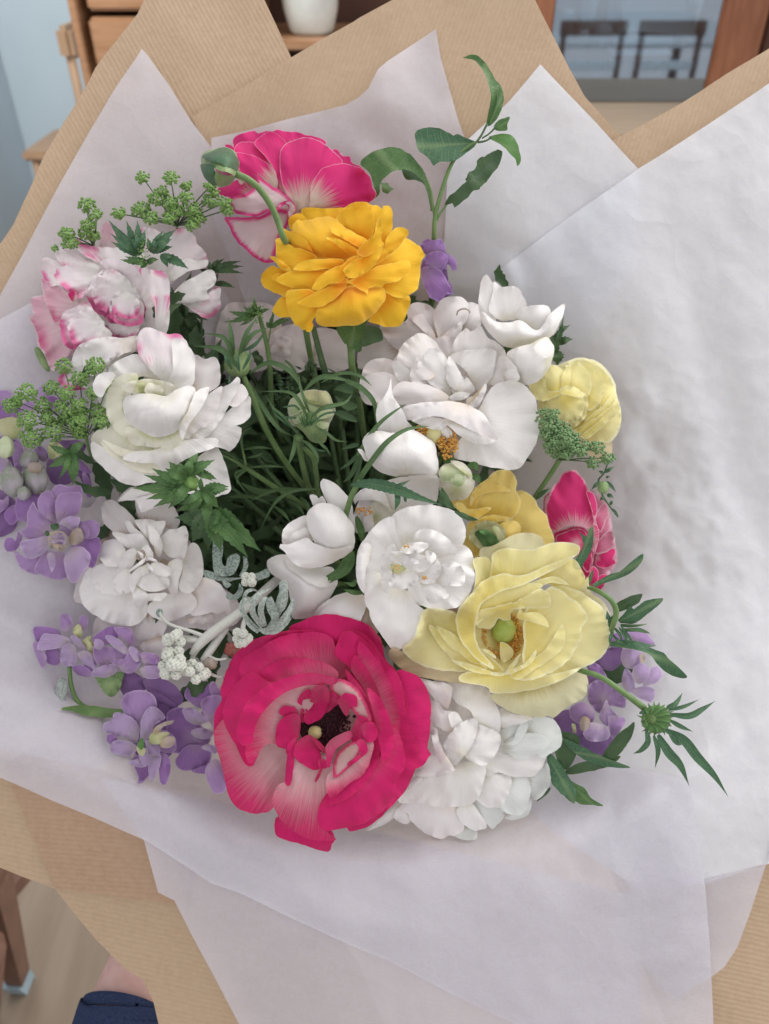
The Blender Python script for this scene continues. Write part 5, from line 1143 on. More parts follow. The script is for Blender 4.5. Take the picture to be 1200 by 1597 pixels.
for q in (((770, 620, -20), (700, 480, -12), (600, 390, -14), (350, 385, -20), 36), ((790, 610, -18), (900, 520, -8), (1080, 480, -10), (1150, 395, -16), 34), ((780, 560, -20), (740, 470, -10), (700, 330, -12), (690, 230, -22), 28),
          ((730, 380, -26), (860, 270, -16), (1020, 270, -14), (1230, 340, -24), 44), ((880, 310, -30), (1000, 240, -24), (1150, 230, -26), (1240, 290, -30), 30), ((800, 600, -18), (880, 540, -10), (990, 520, -14), (990, 520, -14), 22),
          ((820, 640, -16), (900, 580, -10), (990, 560, -14), (985, 570, -14), 20), ((830, 680, -20), (930, 740, -14), (1010, 800, -16), (1110, 812, -22), 26), ((820, 740, -24), (880, 830, -20), (930, 880, -22), (965, 945, -28), 26),
          ((700, 790, -30), (790, 850, -26), (850, 960, -26), (800, 1080, -34), 34), ((655, 760, -30), (650, 860, -24), (620, 960, -24), (580, 1045, -30), 36), ((690, 760, -34), (560, 600, -28), (470, 520, -28), (400, 400, -32), 26),
          ((640, 700, -34), (560, 640, -30), (480, 560, -30), (440, 420, -34), 22), ((740, 600, -22), (660, 510, -16), (580, 515, -18), (540, 520, -22), 20), ((700, 300, -40), (640, 190, -36), (580, 125, -36), (575, 122, -36), 26),
          ((720, 600, -24), (640, 610, -20), (560, 600, -22), (555, 600, -22), 18), ((790, 840, -30), (850, 880, -28), (910, 890, -28), (915, 890, -28), 16)):
    bl(o, TX, *q[:4], wd=q[4], mat='blade' if q[4] > 24 else 'leaf_cool', n=18, name='bract')
for i in range(14):
    a = -2.6+i*.32; bl(o, TX, (760+8*math.cos(a), 700, -30), (760+50*math.cos(a), 650+10*math.sin(a), -20), (760+95*math.cos(a), 610+70*math.sin(a), -16), wd=14, mat='leaf_cool' if i % 2 else 'leaf_bright', name='bract', n=8)
ellipsoid('node', 340+690/5.4545, 540+775/5.4545, -36, 7, 6, 6, 'stem', o)
bx_ = [(600, 330), (560, 420), (640, 380), (720, 250), (860, 170), (800, 330), (520, 250), (560, 330)]
for i in range(34):
    x, y = bx_[i % 8]; x += random.gauss(0, 40); y += random.gauss(0, 40); a = random.uniform(0, 6.28); L = random.uniform(40, 120)
    bl(o, TX, (x, y, -56), (x+L*.5*math.cos(a)+12, y+L*.5*math.sin(a), -50), (x+L*math.cos(a), y+L*math.sin(a), -54), wd=random.uniform(12, 22), mat=random.choice(['leaf_dark', 'blade', 'leaf_cool']), n=8)
for q in (((1000, 420), [(1200, 330, 90), (1190, 480, 80), (1120, 560, 70), (1060, 320, 70), (1240, 420, 80)]), ((1000, 560), [(1200, 620, 80), (1180, 520, 70), (1100, 640, 60), (1240, 570, 60)]), ((780, 220), [(800, 90, 60), (850, 150, 50), (740, 150, 40), (830, 250, 50)])):
    lob(TX, q[0], q[1], 70, 'leaf_dark', o, -52)
# blades crossing the lower white rose and the long arching blade
o = th('grass_blade_stem', 'smooth green stem forking into two arching blades across the cupped white rose', 'stem', TK, 460, 260, 5)
tube('stem', tc(TK, (420, 420, -50, 14), (455, 290, -16, 15), (490, 160, -4, 15), (540, 60, 2, 13)), 'stem', o)
bl(o, TJ, (20, 1190, -6), (70, 1090, 2), (160, 960, 14), (230, 880, 18), (330, 820, 16), (455, 803, 10), wd=30, n=24, name='blade', base_w=.8)
bl(o, TJ, (60, 960, -14), (130, 850, 0), (200, 770, 8), (320, 684, 6), wd=24, n=20, name='blade', base_w=.8)
bl(o, TJ, (0, 560, -16), (80, 600, -10), (150, 680, -10), (158, 790, -16), wd=30, n=18, name='blade', base_w=.8)
bl(o, TJ, (-40, 520, -16), (60, 528, -12), (140, 590, -14), wd=18, n=12, name='blade', base_w=.7)
for q in (((70, 900), (30, 910), (-30, 930), 26), ((75, 940), (20, 1000), (-40, 1040), 22), ((70, 960), (30, 1060), (-20, 1110), 26), ((90, 930), (60, 1060), (10, 1150), 20), ((60, 780), (-20, 740), (-80, 730), 40), ((60, 700), (0, 690), (-60, 640), 50), ((40, 620), (-10, 600), (-70, 610), 50)):
    bl(o, TJ, *(p_+(-30,) for p_ in q[:3]), wd=q[3], mat='leaf_dark', n=12)
o = th('serrated_leaf', 'dark green serrated leaf lying across the spent white rose', 'leaf', TK, 780, 130, 6)
blade('blade', tc(TK, (490, 88, 2), (600, 82, 12), (720, 108, 16), (850, 155, 17), (1010, 205, 14)), 62/3.333, 'leaf_cool', o, n=32, serr=.16, base_w=.15)
blade('lobe', tc(TK, (700, 110, 14), (745, 90, 17), (803, 62, 15)), 24/3.333, 'leaf_cool', o, n=10)
blade('lobe', tc(TK, (730, 120, 14), (735, 170, 17), (720, 222, 15)), 32/3.333, 'leaf_cool', o, n=10)
blade('lobe', tc(TK, (770, 140, 14), (775, 165, 16), (778, 180, 15)), 18/3.333, 'leaf_cool', o, n=6)
b = Bloom(TK, o, 12, (1000, 150), 'leaf_dark', rise=0, dome=3, ruf=1, nz=1, dz=.5, part='leaflet')
b.p("940,170 965,100 1000,145 1035,215 1000,205", sharp=True)
b.p("1035,220 1090,235 1160,272 1100,275 1060,255 1030,230", sharp=True)
# divided leaves under the cream bloom are built after it (see below)
# ------------------------------------------------------------------ lower left lilac stock (N), big lilac bloom (M)
o = th('stock_flower', 'lilac stock floret pair with cream throat at far lower left, under the white double flower', 'flower', TN, 330, 240, -40, GSt)
tube('stem', tc(TN, (285, 395, -40, 14), (295, 500, -42, 14), (330, 590, -44, 15), (400, 635, -48, 15), (590, 655, -58, 15)), 'stem', o)
b = Bloom(TN, o, -44, (340, 280), 'p_lilac', rise=-2, dome=5, ruf=3, nz=2, dz=1.1, step=4.5)
b.p("85,235 82,180 130,170 200,178 240,215 200,260 120,270", mat='p_purple')
b.p("160,290 200,270 235,310 225,385 165,385 150,340", mat='p_purple')
b.p("78,270 110,260 140,310 160,350 142,415 110,370")
b.p("108,303 115,250 140,210 190,215 240,220 290,250 260,285 180,303", mat='p_lilac_light')
b.p("235,160 230,112 258,98 290,112 302,170 275,200 245,190", mat='p_lilac')
b.p("340,160 350,115 375,108 390,130 382,180 360,192", mat='p_lilac')
b.p("235,345 245,285 290,270 325,300 325,375 290,398 250,392", mat='p_lilac_light')
b.p("305,200 320,165 345,160 362,200 350,240 320,230", mat='p_creamgreen', dome=6)
b.p("368,260 385,230 405,222 412,250 438,285 455,315 430,328 400,320", mat='p_creamgreen', dome=4)
b.p("355,270 380,240 430,300 400,310", mat='p_creamgreen', dome=3)
b.p("292,230 320,225 350,250 378,292 355,300 320,275", mat='p_lilac_light', dome=4)
b.p("330,330 370,308 405,320 420,350 438,372 432,415 400,430 370,400 350,360", mat='p_lilac_light')
ellipsoid('pod', 30+240/3.636, 930+540/3.636, -40, 8, 22, 8, 'silver', o, ang=.15, lumpy=.15)
b2 = Bloom(TN, o, -44, (580, 650), 'stem', rise=1, dome=6, ruf=.3, nz=1, dz=.5, part='calyx_stalk')
b2.p("240,630 300,622 380,615 480,630 590,645 590,680 480,690 380,680 300,650 245,645", sharp=True)
o = th('stock_flower', 'cluster of dark lilac stock florets on a green calyx below the white double flower', 'flower', TN, 560, 330, -36, GSt)
b = Bloom(TN, o, -46, (540, 480), 'p_lilac', rise=0, dome=6, ruf=3, nz=2, dz=1.0, step=4.5)
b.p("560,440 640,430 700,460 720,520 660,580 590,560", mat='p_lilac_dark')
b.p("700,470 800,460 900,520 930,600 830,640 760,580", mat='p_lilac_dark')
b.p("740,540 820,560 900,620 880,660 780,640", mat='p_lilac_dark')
b.p("430,430 500,440 590,430 585,480 560,540 520,572 480,545 440,480", mat='bud', name='calyx', dome=7)
b.p("300,400 360,390 420,440 380,460 330,440", mat='p_purple')
b.p("420,260 440,215 530,168 565,200 545,260 480,275", mat='p_purple')
b.p("540,180 620,178 658,250 645,295 585,240")
b.p("430,270 500,285 600,305 625,380 545,385 455,400 425,340", mat='p_lilac')
b.p("485,230 520,222 580,255 622,312 600,330 550,300", mat='p_lilac_light')
b.p("430,245 470,248 482,275 460,305 430,295", mat='p_lilac_light')
b.p("405,445 440,410 500,385 556,400 545,440 485,462", mat='p_lilac_light')
b.p("520,370 580,355 600,380 560,400")
b.p("555,380 600,350 620,320 690,365 655,425 600,432", mat='p_lilac')
b.p("618,300 640,285 680,310 692,350 665,372 635,340", mat='p_lilac_light')
b.p("690,330 740,320 795,340 790,390 725,402", mat='p_lilac')
b.p("690,405 780,398 802,455 745,467 700,450", mat='p_lilac_light')
b.p("740,350 790,360 785,385 745,380", mat='p_purple')
stem_to_hub(o, 185, 1075, -64)
o = th('stock_flower', 'lilac stock florets half hidden behind the left rim of the hot pink bloom', 'flower', TN, 1020, 800, -30, GSt)
b = Bloom(TN, o, -44, (1000, 800), 'p_lilac', rise=-1, dome=6, ruf=3, nz=2, dz=1.1, step=4.5)
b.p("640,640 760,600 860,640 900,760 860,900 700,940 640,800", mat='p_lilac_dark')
b.p("835,740 845,650 940,635 1040,740 1085,820 980,880 885,892 825,850", mat='p_purple')
b.p("890,925 960,840 1085,860 1065,960 960,988 905,975", mat='p_purple')
b.p("980,990 1060,955 1085,920 1065,1000", mat='p_purple')
b.p("940,570 955,510 1005,488 1090,498 1145,600 1105,640 1010,625", mat='p_purple')
b.p("1080,510 1105,485 1150,555 1170,660 1110,640")
b.p("1035,660 1055,625 1120,645 1130,705 1065,705", mat='p_lilac_light')
b.p("925,650 950,630 1000,640 1075,705 1010,728 955,705", mat='p_lilac_light')
b.p("1030,600 1130,560 1200,640 1200,760 1100,740", mat='p_lilac')
b.p("975,770 1010,748 1060,750 1105,772 1070,810 1005,803", mat='p_lilac_light', dome=7)
b.p("1035,860 1080,838 1130,862 1110,892", mat='p_lilac_light')
b.p("1058,1010 1075,945 1130,925 1180,1050 1160,1112 1100,1112", mat='p_lilac', dome=7)
stem_to_hub(o, 320, 1150, -64)
o = th('stock_flower', 'open lilac floret with creamy curled centre, lowest flower left of the hot pink bloom', 'flower', TN, 700, 850, -25, GSt)
tube('stem', tc(TN, (475, 690, -56, 10), (470, 770, -52, 10), (500, 860, -50, 11), (580, 905, -50, 11), (680, 930, -56, 10)), 'stem', o)
b = Bloom(TN, o, -34, (700, 830), 'p_lilac', rise=-1, dome=7, ruf=3.5, nz=3, dz=1.3, step=4.5)
b.p("640,920 720,900 760,980 740,1010 700,1055 668,1062 680,1030", mat='p_purple')
b.p("800,760 880,790 890,870 840,890 790,860", mat='p_lilac')
b.p("578,620 585,570 640,535 720,532 775,580 772,660 710,740 685,755 620,690", dome=8)
b.p("482,770 482,720 525,700 540,660 590,665 640,690 685,750 665,835 600,800 540,790 500,775", mat='p_lilac_light', dome=8)
b.p("500,790 520,780 560,800 530,840 495,820", mat='p_purple')
b.p("520,880 525,835 560,815 640,830 672,862 630,905 560,898", mat='p_lilac_light')
b.p("685,810 695,700 735,628 790,635 828,688 770,730 750,790 700,830", mat='p_lilac_light', dome=8)
b.p("790,900 830,890 862,940 858,1000 830,1068 800,1050 795,980", mat='p_purple')
b.p("732,905 770,885 805,905 795,980 750,1055 735,1000", mat='p_lilac_light', dome=6)
b.p("618,945 660,925 705,930 725,965 660,968", mat='p_lilac_light')
b.p("715,820 750,822 800,862 795,895 750,898 722,860", mat='p_lilac_light', dome=6)
b.p("680,900 725,860 745,945 700,955", mat='p_lilac_light')
b.p("735,800 770,772 850,775 830,810 790,840 750,832", mat='p_creamgreen', dome=4)
b.p("757,775 780,735 830,712 878,705 870,722 820,740 790,772", mat='p_beige', dome=4)
b.p("800,845 830,800 885,800 880,840 840,860", mat='p_beige', dome=4)
b.p("665,860 690,840 715,875 700,905 675,890", mat='p_creamgreen', dome=3)
b.p("670,840 700,800 712,850 690,870", mat='leaf_bright', dome=2)
stem_to_hub(o, 225, 1165, -50)
# big lilac bloom
o = th('stock_flower', 'largest open lilac bloom with a tight beige centre at the left edge', 'flower', TM, 400, 1230, -20, GSt)
b = Bloom(TM, o, -38, (390, 1230), 'p_lilac', rise=-1, dome=8, ruf=2.5, nz=3, dz=1.3)
b.p("110,1095 120,960 200,918 280,930 270,1030 200,1115 140,1118", mat='p_purple')
b.p("108,1330 200,1375 330,1360 350,1450 260,1490 165,1460 115,1400", mat='p_lilac')
b.p("30,1290 40,1240 90,1235 110,1255 130,1190 160,1190 150,1260 110,1320 50,1328", mat='p_purple')
b.p("240,1460 300,1330 350,1330 450,1350 470,1500 400,1530 300,1500", mat='p_lilac')
b.p("500,1295 600,1228 690,1235 698,1270 690,1340 645,1442 560,1400", mat='p_purple', dome=8)
b.p("540,1135 590,1120 640,1113 688,1150 675,1225 600,1245 560,1200", mat='p_lilac')
b.p("342,975 355,910 410,868 480,880 560,875 572,950 500,1010", mat='p_lilac')
b.p("185,1160 190,1060 232,985 270,1050 395,1120 340,1165 320,1225 230,1255 170,1230 128,1190", dome=8)
b.p("258,1000 290,930 345,912 390,980 400,1120 375,1128 300,1082", dome=8)
b.p("383,1015 410,940 495,918 568,935 563,1015 525,1085 425,1135 392,1095", dome=9)
b.p("142,1270 200,1250 300,1228 337,1243 322,1325 232,1378 165,1350", mat='p_lilac_light', dome=8)
b.p("445,1410 460,1340 500,1300 570,1300 628,1350 620,1420 570,1490 520,1553 470,1510", mat='p_lilac_light', dome=9)
b.p("328,1345 370,1345 383,1420 358,1472 340,1420", mat='p_lilac_light', dome=4)
b.p("540,1118 600,1148 622,1210 590,1232 550,1190", mat='p_lilac', dome=5)
b.p("398,1190 410,1145 460,1150 505,1190 500,1222 440,1218", mat='p_lilac_light', dome=6)
b.p("410,1135 450,1100 500,1090 558,1098 530,1165 500,1178 440,1155", mat='p_lilac_light', dome=6)
b.p("500,1190 560,1170 580,1240 530,1290 480,1270", mat='p_beige', dome=5)
b.p("333,1270 345,1205 400,1190 458,1210 465,1290 430,1330 360,1312", mat='p_beige', dome=6)
for (x1, y1, x2, y2) in ((345, 1225, 455, 1235), (340, 1255, 460, 1262), (360, 1290, 450, 1310), (380, 1205, 440, 1212)):
    b.p("%d,%d %d,%d %d,%d %d,%d %d,%d" % (x1, y1, (x1+x2)/2, y1-8, x2, y2-4, x2-6, y2+14, (x1+x2)/2, y1+24), mat='p_lilac_light' if y1 < 1260 else 'p_beige', dome=3, rise=3, gap=.5)
b.p("350,1150 400,1135 410,1170 370,1185", mat='leaf_dark', dome=1, gap=.4)
b.p("310,1195 335,1180 345,1215 320,1225", mat='leaf_dark', dome=1, gap=.4)
stem_to_hub(o, 90, 840, -46, 9)
# left umbel
umbel('broad green umbel overlapping the lilac stock and the cream bloom at the left edge', TM,
      [(440, 50, 60), (660, 45, 64), (745, 185, 58), (550, 135, 60), (360, 200, 54), (465, 235, 56), (185, 232, 60), (80, 320, 66), (300, 320, 56), (640, 235, 46), (190, 425, 62), (330, 410, 54), (450, 400, 44), (545, 315, 50), (425, 320, 50), (375, 500, 78), (680, 370, 70), (700, 430, 56), (540, 430, 60), (215, 545, 74), (550, 500, 62), (480, 360, 40), (560, 400, 50), (120, 290, 40)],
      (600, 540), -24, tail=[(600, 540, -26, 12), (620, 640, -40, 12), (680, 760, -80, 12), (900, 1000, -130, 12)], bead=4.6, stemr=3.0)
o = th('divided_leaf_sprig', 'small fresh green leaf with pointed lobes just above the largest lilac bloom', 'leaf sprig', TM, 500, 700, -10, 'divided leaves in the bouquet')
lob(TM, (490, 650), [(332, 750, 62), (505, 868, 84), (405, 832, 40), (545, 760, 50), (335, 590, 50), (590, 570, 60)], 60, 'leaf', o, -8)
lob(TM, (760, 420), [(795, 398, 18), (775, 460, 18), (740, 490, 22), (660, 500, 20)], 20, 'leaf', o, -10)
# ------------------------------------------------------------------ cream ranunculus (D)
o = th('ranunculus', 'big creamy white ranunculus with greenish heart at the left, above the divided dark leaf', 'flower', TD, 480, 480, 0, GR)
b = Bloom(TD, o, -27, (500, 520), 'p_cream', rise=-2, dome=4); b.p("150,400 300,300 500,250 720,300 850,450 850,700 700,850 400,900 200,800")
b = Bloom(TD, o, -26, (500, 520), 'p_white', rise=-2, dome=6, cup=2, ruf=2, nz=3.5, dz=1.25, twin=.3)
b.p("250,1125 350,1040 460,1060 560,1080 470,1100 380,1120", mat='p_white', base=(600, 900), sharp=True)
b.p("365,1110 470,1080 560,1090 500,1160 400,1200", mat='p_blush', sharp=True, base=(600, 900))
b.p("560,1040 700,900 860,785 920,880 950,980 957,1070 900,1085 860,1100 700,1080", base=(600, 800))
b.p("640,760 850,640 1060,470 1088,545 1080,600 1040,640 998,655 1028,672 1015,740 960,817 920,800 860,790 760,800", dome=8)
b.p("735,215 800,238 860,228 892,270 896,340 880,415 800,445 720,430 700,320", mat='p_blush')
b.p("900,470 1015,395 1068,445 1062,480 980,540", mat='p_blush', dome=3)
b.p("660,740 740,600 880,440 960,390 1002,350 1018,362 1010,420 960,510 900,620 800,730", dome=7)
b.p("660,700 720,560 800,480 900,408 905,450 880,560 830,650 760,680 690,740", mat='p_blush', dome=7)
b.p("95,440 130,340 220,312 300,330 340,430 310,560 240,620 180,560", dome=7)
b.p("200,300 300,225 400,208 500,230 600,300 600,380 420,350 300,380 220,360", dome=7, base=(450, 460))
b.p("385,200 378,100 410,55 450,40 560,80 640,85 690,140 705,240 690,330 600,400 500,350 430,270", mat='p_picotee', dome=9, base=(520, 480))
b.p("600,120 690,150 735,220 740,300 725,400 640,440 560,400 600,300", dome=8)
b.p("90,760 110,700 170,640 210,500 300,560 340,700 440,800 300,875 200,815 130,795", mat='p_cream', dome=7)
b.p("88,760 150,780 250,860 400,925 560,940 560,992 430,1015 350,1028 260,1002 160,912 100,845", base=(460, 700), dome=6)
b.p("150,760 220,790 330,830 470,810 600,800 570,930 410,948 280,885 200,830", base=(460, 640), mat='p_cream', dome=5)
b.p("160,745 300,800 400,820 480,795 470,840 380,860 280,850", base=(460, 600), mat='p_cream', dome=4)
b.p("290,865 340,820 470,808 560,780 700,742 870,735 862,790 750,830 650,885 540,965 500,895 400,890", base=(500, 600), dome=7)
b.p("180,500 230,380 300,330 380,335 370,400 300,440 285,560 330,640 380,705 300,725 215,650", mat='p_cream', dome=6, base=(470, 480))
b.p("300,700 300,660 340,665 420,690 520,740 520,790 400,780 350,775 325,750", mat='p_cream', dome=4, base=(500, 600))
b.p("515,765 560,715 650,690 668,750 600,795 540,797", mat='p_cream', dome=4)
b.p("660,640 665,620 668,740 655,750 640,700", mat='p_cream', dome=2)
b.p("280,430 300,390 420,365 540,375 620,415 625,455 540,480 400,470", mat='p_cream', dome=3, base=(480, 440), rise=4)
b.p("370,445 368,398 400,378 440,400 440,445 410,462", mat='p_creamgreen', dome=-5, base=(405, 420))
b.p("420,440 440,390 500,400 540,420 530,465 450,465", mat='p_cream', dome=4)
b.p("290,560 295,490 350,462 460,455 560,470 620,430 690,415 715,450 700,560 650,645 560,712 480,722 400,690 330,640", base=(500, 420), dome=15, rise=-3)
b.p("385,640 400,570 520,530 620,440 690,405 745,440 700,580 620,690 540,725 450,715", base=(540, 420), dome=11, rise=-3)
b.p("640,660 690,570 740,450 800,418 830,425 780,540 700,650 660,740", dome=5)
b.p("100,430 120,350 200,320 240,340 190,420 150,480", dome=3, z=0)
# ------------------------------------------------------------------ divided dark leaf below it
o = th('divided_leaf_sprig', 'glossy dark divided leaf spreading over the lower petals of the cream bloom', 'leaf sprig', TD, 700, 1000, 8, 'divided leaves in the bouquet')
lob(TD, (700, 1010), [(345, 1045, 76), (418, 962, 62), (465, 920, 62), (430, 1115, 66), (475, 1165, 60), (570, 1172, 70), (520, 1010, 80)], 66, 'leaf', o, 9)
lob(TD, (680, 980), [(575, 878, 76), (640, 880, 64), (550, 920, 60), (590, 980, 60)], 66, 'leaf', o, 11)
lob(TD, (690, 970), [(760, 822, 78), (862, 868, 62), (720, 860, 66), (790, 870, 50)], 66, 'leaf', o, 10)
lob(TD, (740, 950), [(875, 990, 50), (810, 935, 46), (850, 1000, 30)], 50, 'leaf', o, 9)
lob(TD, (780, 1060), [(950, 1035, 64), (885, 1165, 66), (850, 1190, 40), (775, 975, 34), (700, 1190, 60), (640, 1150, 50), (880, 1080, 50)], 60, 'leaf', o, 10)
tube('stem', tc(TD, (700, 1000, 6, 9), (760, 1080, 5, 9), (830, 1200, -8, 10), (900, 1350, -50, 10)), 'stem', o)
ellipsoid('leaf_bud', 120+705/4, 500+1010/4, 9, 13, 12, 8, 'umbel', o, lumpy=.2)
lob(TI, (860, 130), [(1030, 90, 56), (965, 210, 54), (890, 350, 50), (700, 230, 60), (790, 240, 50), (930, 250, 40)], 56, 'leaf', o, 6)
lob(TI, (900, 260), [(1100, 290, 110), (1230, 480, 120), (1150, 520, 90), (980, 480, 110), (1050, 400, 120), (1000, 290, 100)], 100, 'leaf', o, -14)
lob(TI, (880, 240), [(740, 300, 130), (800, 420, 130), (900, 470, 120), (690, 270, 80)], 120, 'leaf_dark', o, -24)
# ------------------------------------------------------------------ silver foliage (R)
o = th('silver_foliage', 'silvery felted stem with clusters of round white buds and curled grey leaves', 'foliage', TR_, 500, 780, -14)
tube('stem', tc(TR_, (1000, 380, -40, 36), (900, 470, -22, 38), (760, 600, -14, 38), (600, 720, -8, 38), (450, 830, -4, 40), (380, 900, -3, 34), (330, 960, -4, 18)), 'silver_stem', o, 12)
tube('stem', tc(TR_, (600, 760, -10, 22), (530, 850, -8, 30), (460, 950, -6, 32), (420, 1010, -6, 28)), 'silver_stem', o, 10)
tube('stem', tc(TR_, (430, 830, -4, 16), (330, 790, -2, 14), (200, 750, 0, 12), (130, 710, 1, 12), (90, 650, 2, 10)), 'silver_stem', o)
ellipsoid('bud', 230+92/4.8, 820+652/4.8, 0, 5.5, 7, 4, 'silver_dark', o)
tube('stem', tc(TR_, (400, 860, -5, 26), (340, 850, -4, 26), (260, 850, -6, 30)), 'silver_stem', o)
tube('stem', tc(TR_, (380, 920, -6, 20), (340, 990, -6, 20), (380, 1060, -8, 22)), 'silver_stem', o)
tube('stem', tc(TR_, (430, 960, -6, 12), (520, 1000, -2, 10), (590, 995, 0, 8)), 'silver_stem', o)
tube('stem', tc(TR_, (440, 1090, -8, 12), (500, 1120, -8, 11), (570, 1140, -12, 10)), 'silver_stem', o)
tube('stem', tc(TR_, (740, 680, -10, 18), (720, 740, -6, 18), (715, 790, -4, 22)), 'silver_stem', o)
rg = random.Random(11)
def cluster(cx, cy, rx, ry, w, n, r):
    heads = []
    for i in range(n):
        for _ in range(60):
            a = rg.uniform(0, 6.28); q = math.sqrt(rg.random()); x = cx+rx*q*math.cos(a); y = cy+ry*q*math.sin(a)
            if all(math.hypot(x-h[0], y-h[1]) > r*1.25 for h in heads): break
        q2 = ((x-cx)/rx)**2+((y-cy)/ry)**2; heads.append((x, y, w+9*(1-q2), r*rg.uniform(.8, 1.1)))
    for h in heads:
        it = []
        for k in range(22):
            z = 1-1.7*(k+.5)/22; rr = math.sqrt(max(0, 1-z*z)); a = k*2.4
            it.append((230+(h[0]+h[3]*.72*rr*math.cos(a))/4.8, 820+(h[1]+h[3]*.72*rr*math.sin(a))/4.8, h[2]+z*h[3]*.72/4.8*.325, h[3]*.36/4.8))
        c = beads('bud_cluster', it, 'silver_bud', o, 2)
cluster(200, 840, 60, 55, -4, 5, 44)
cluster(200, 1040, 85, 115, -2, 12, 46)
cluster(360, 1100, 75, 65, -2, 7, 42)
cluster(715, 830, 60, 65, -4, 7, 36)
cluster(765, 408, 44, 40, -14, 5, 34)
ellipsoid('bud', 230+475/4.8, 820+1030/4.8, -4, 10, 9, 8, 'p_beige', o, lumpy=.15)
b = Bloom(TR_, o, -22, (600, 380), 'silver_dark', rise=3, dome=3, cup=4, ruf=1, nz=1.5, dz=.8, part='curled_leaf', step=3.5)
b.p("420,330 500,350 560,385 700,385 830,350 900,320 915,375 860,400 800,420 700,400 600,420 520,410 430,380", base=(700, 400))
b.p("510,360 485,250 490,150 500,90 525,80 550,100 568,160 560,280 590,300 600,240 650,208 685,215 692,260 660,350 600,380")
b.p("690,370 715,320 720,260 715,225 745,235 760,290 740,340 710,390")
b.p("560,390 570,440 600,470 632,440 600,420 580,400")
b.p("690,430 680,480 640,520 600,500 590,540 650,560 700,520 720,470")
sv = Bloom(TR_, o, -4, (850, 780), 'silver', rise=3, dome=3, cup=3, ruf=1, nz=1, dz=.8, part='curled_leaf', step=3.5)
sv.p("985,500 990,430 1020,408 1050,430 1055,520 1040,600 990,680 960,720 940,640", base=(880, 780), dome=5)
sv.p("890,560 930,530 960,590 990,680 940,760 880,780 930,700 900,640", dome=4)
sv.p("830,770 900,760 990,690 1060,600 1085,540 1098,570 1090,640 1040,740 980,800 900,820", mat='silver', dome=3)
for q, wd in ((((840, 790, 4), (740, 690, 10), (705, 600, 12), (740, 545, 12), (800, 545, 8)), 40), (((860, 760, 5), (790, 650, 12), (800, 560, 14), (850, 500, 12), (930, 470, 4)), 46), (((880, 750, 5), (850, 640, 12), (870, 560, 14), (900, 530, 12)), 46),
              (((800, 560, 2), (730, 560, 8), (740, 500, 10), (790, 478, 8), (835, 495, 4)), 30), (((900, 790, 5), (1000, 740, 10), (1070, 640, 10), (1088, 560, 6)), 26), (((860, 800, 5), (960, 800, 9), (1040, 740, 9), (1085, 680, 6)), 22), (((830, 800, 5), (760, 740, 9), (720, 640, 10), (725, 590, 8)), 26)):
    blade('curled_leaf', tc(TR_, *q), wd/4.8, 'silver', o, n=20, base_w=.7, fold=.6)
# ------------------------------------------------------------------ golden yellow ranunculus (B)
o = th('ranunculus', 'golden yellow ranunculus with dense layered petals in the upper middle', 'flower', TB, 540, 460, 0, GR)
b = Bloom(TB, o, -30, (560, 470), 'p_yellow', rise=-4, dome=7, cup=2, ruf=2.2, nz=2.5, dz=1.05, twin=.25)
b.p("200,300 350,180 600,140 800,220 900,400 850,600 700,720 450,760 250,680 150,480", rise=-4, dome=6)
b2 = Bloom(TB, o, -40, (640, 700), 'leaf', rise=0, dome=2, ruf=1, nz=1, dz=.5, part='leaf')
b2.p("500,840 600,760 690,780 672,880 655,990 640,1000 600,970 540,930")
b2.p("660,960 670,880 700,830 780,860 790,920 740,940", mat='leaf_dark')
b.p("280,140 290,100 340,92 440,100 540,95 560,120 500,200 400,220 300,200")
b.p("215,230 200,170 240,133 290,135 330,200 280,260")
b.p("700,800 760,690 800,620 880,655 950,640 963,690 935,770 900,830 830,842 750,822 690,805", base=(640, 520))
b.p("100,740 120,690 155,655 200,660 240,700 220,770 150,782 112,755", base=(420, 560))
b.p("30,550 45,500 100,460 180,490 230,500 250,560 200,640 180,652 110,625 55,595", base=(420, 500), dome=-3, cup=4)
b.p("95,540 130,500 180,520 150,560", base=(420, 500), dome=3)
b.p("540,110 600,65 650,55 690,60 715,75 760,100 760,200 700,280 560,200", rise=2)
b.p("715,120 740,78 770,90 788,105 790,85 830,82 850,110 852,170 845,240 800,330 740,330 740,200", rise=2)
b.p("500,160 540,110 600,85 680,85 730,120 740,200 720,280 660,310 560,240 510,190", dome=10, base=(620, 380))
b.p("225,240 230,200 260,168 280,178 330,170 400,152 480,155 530,200 660,280 690,300 640,385 560,425 420,415 330,380 240,330 180,250", dome=12, base=(520, 470))
b.p("155,222 200,240 260,260 320,310 350,360 380,412 320,400 220,330 180,280", base=(500, 470), jag=1.4)
b.p("450,228 530,232 620,260 692,298 660,345 560,300 470,250", dome=4)
b.p("428,283 500,288 560,315 620,350 655,385 620,395 560,370 480,310", dome=4)
b.p("120,300 150,288 200,325 300,360 385,412 300,430 200,492 150,460 120,400 128,350", jag=1.6, dome=6)
b.p("82,400 120,405 210,470 220,492 160,475 110,430", jag=1)
b.p("640,500 700,420 770,340 800,350 810,290 850,235 900,216 940,230 952,262 900,330 860,365 800,420 720,460", dome=5)
b.p("700,490 800,410 900,330 930,283 980,310 1025,345 1052,390 1028,430 1022,500 1010,590 1000,612 930,655 860,652 805,620 760,560", dome=11, base=(600, 520))
b.p("125,550 150,518 230,488 350,483 450,490 450,530 380,590 300,607 200,590", dome=8, base=(540, 530))
b.p("215,495 270,440 340,420 450,413 540,420 545,455 470,480 430,475 380,487 290,490 240,485", dome=6, base=(600, 490))
b.p("183,650 200,610 260,603 350,610 400,680 380,760 335,820 325,840 290,860 260,830 240,830 200,740", dome=9, base=(480, 560))
b.p("308,862 328,805 358,818 348,866", dome=2)
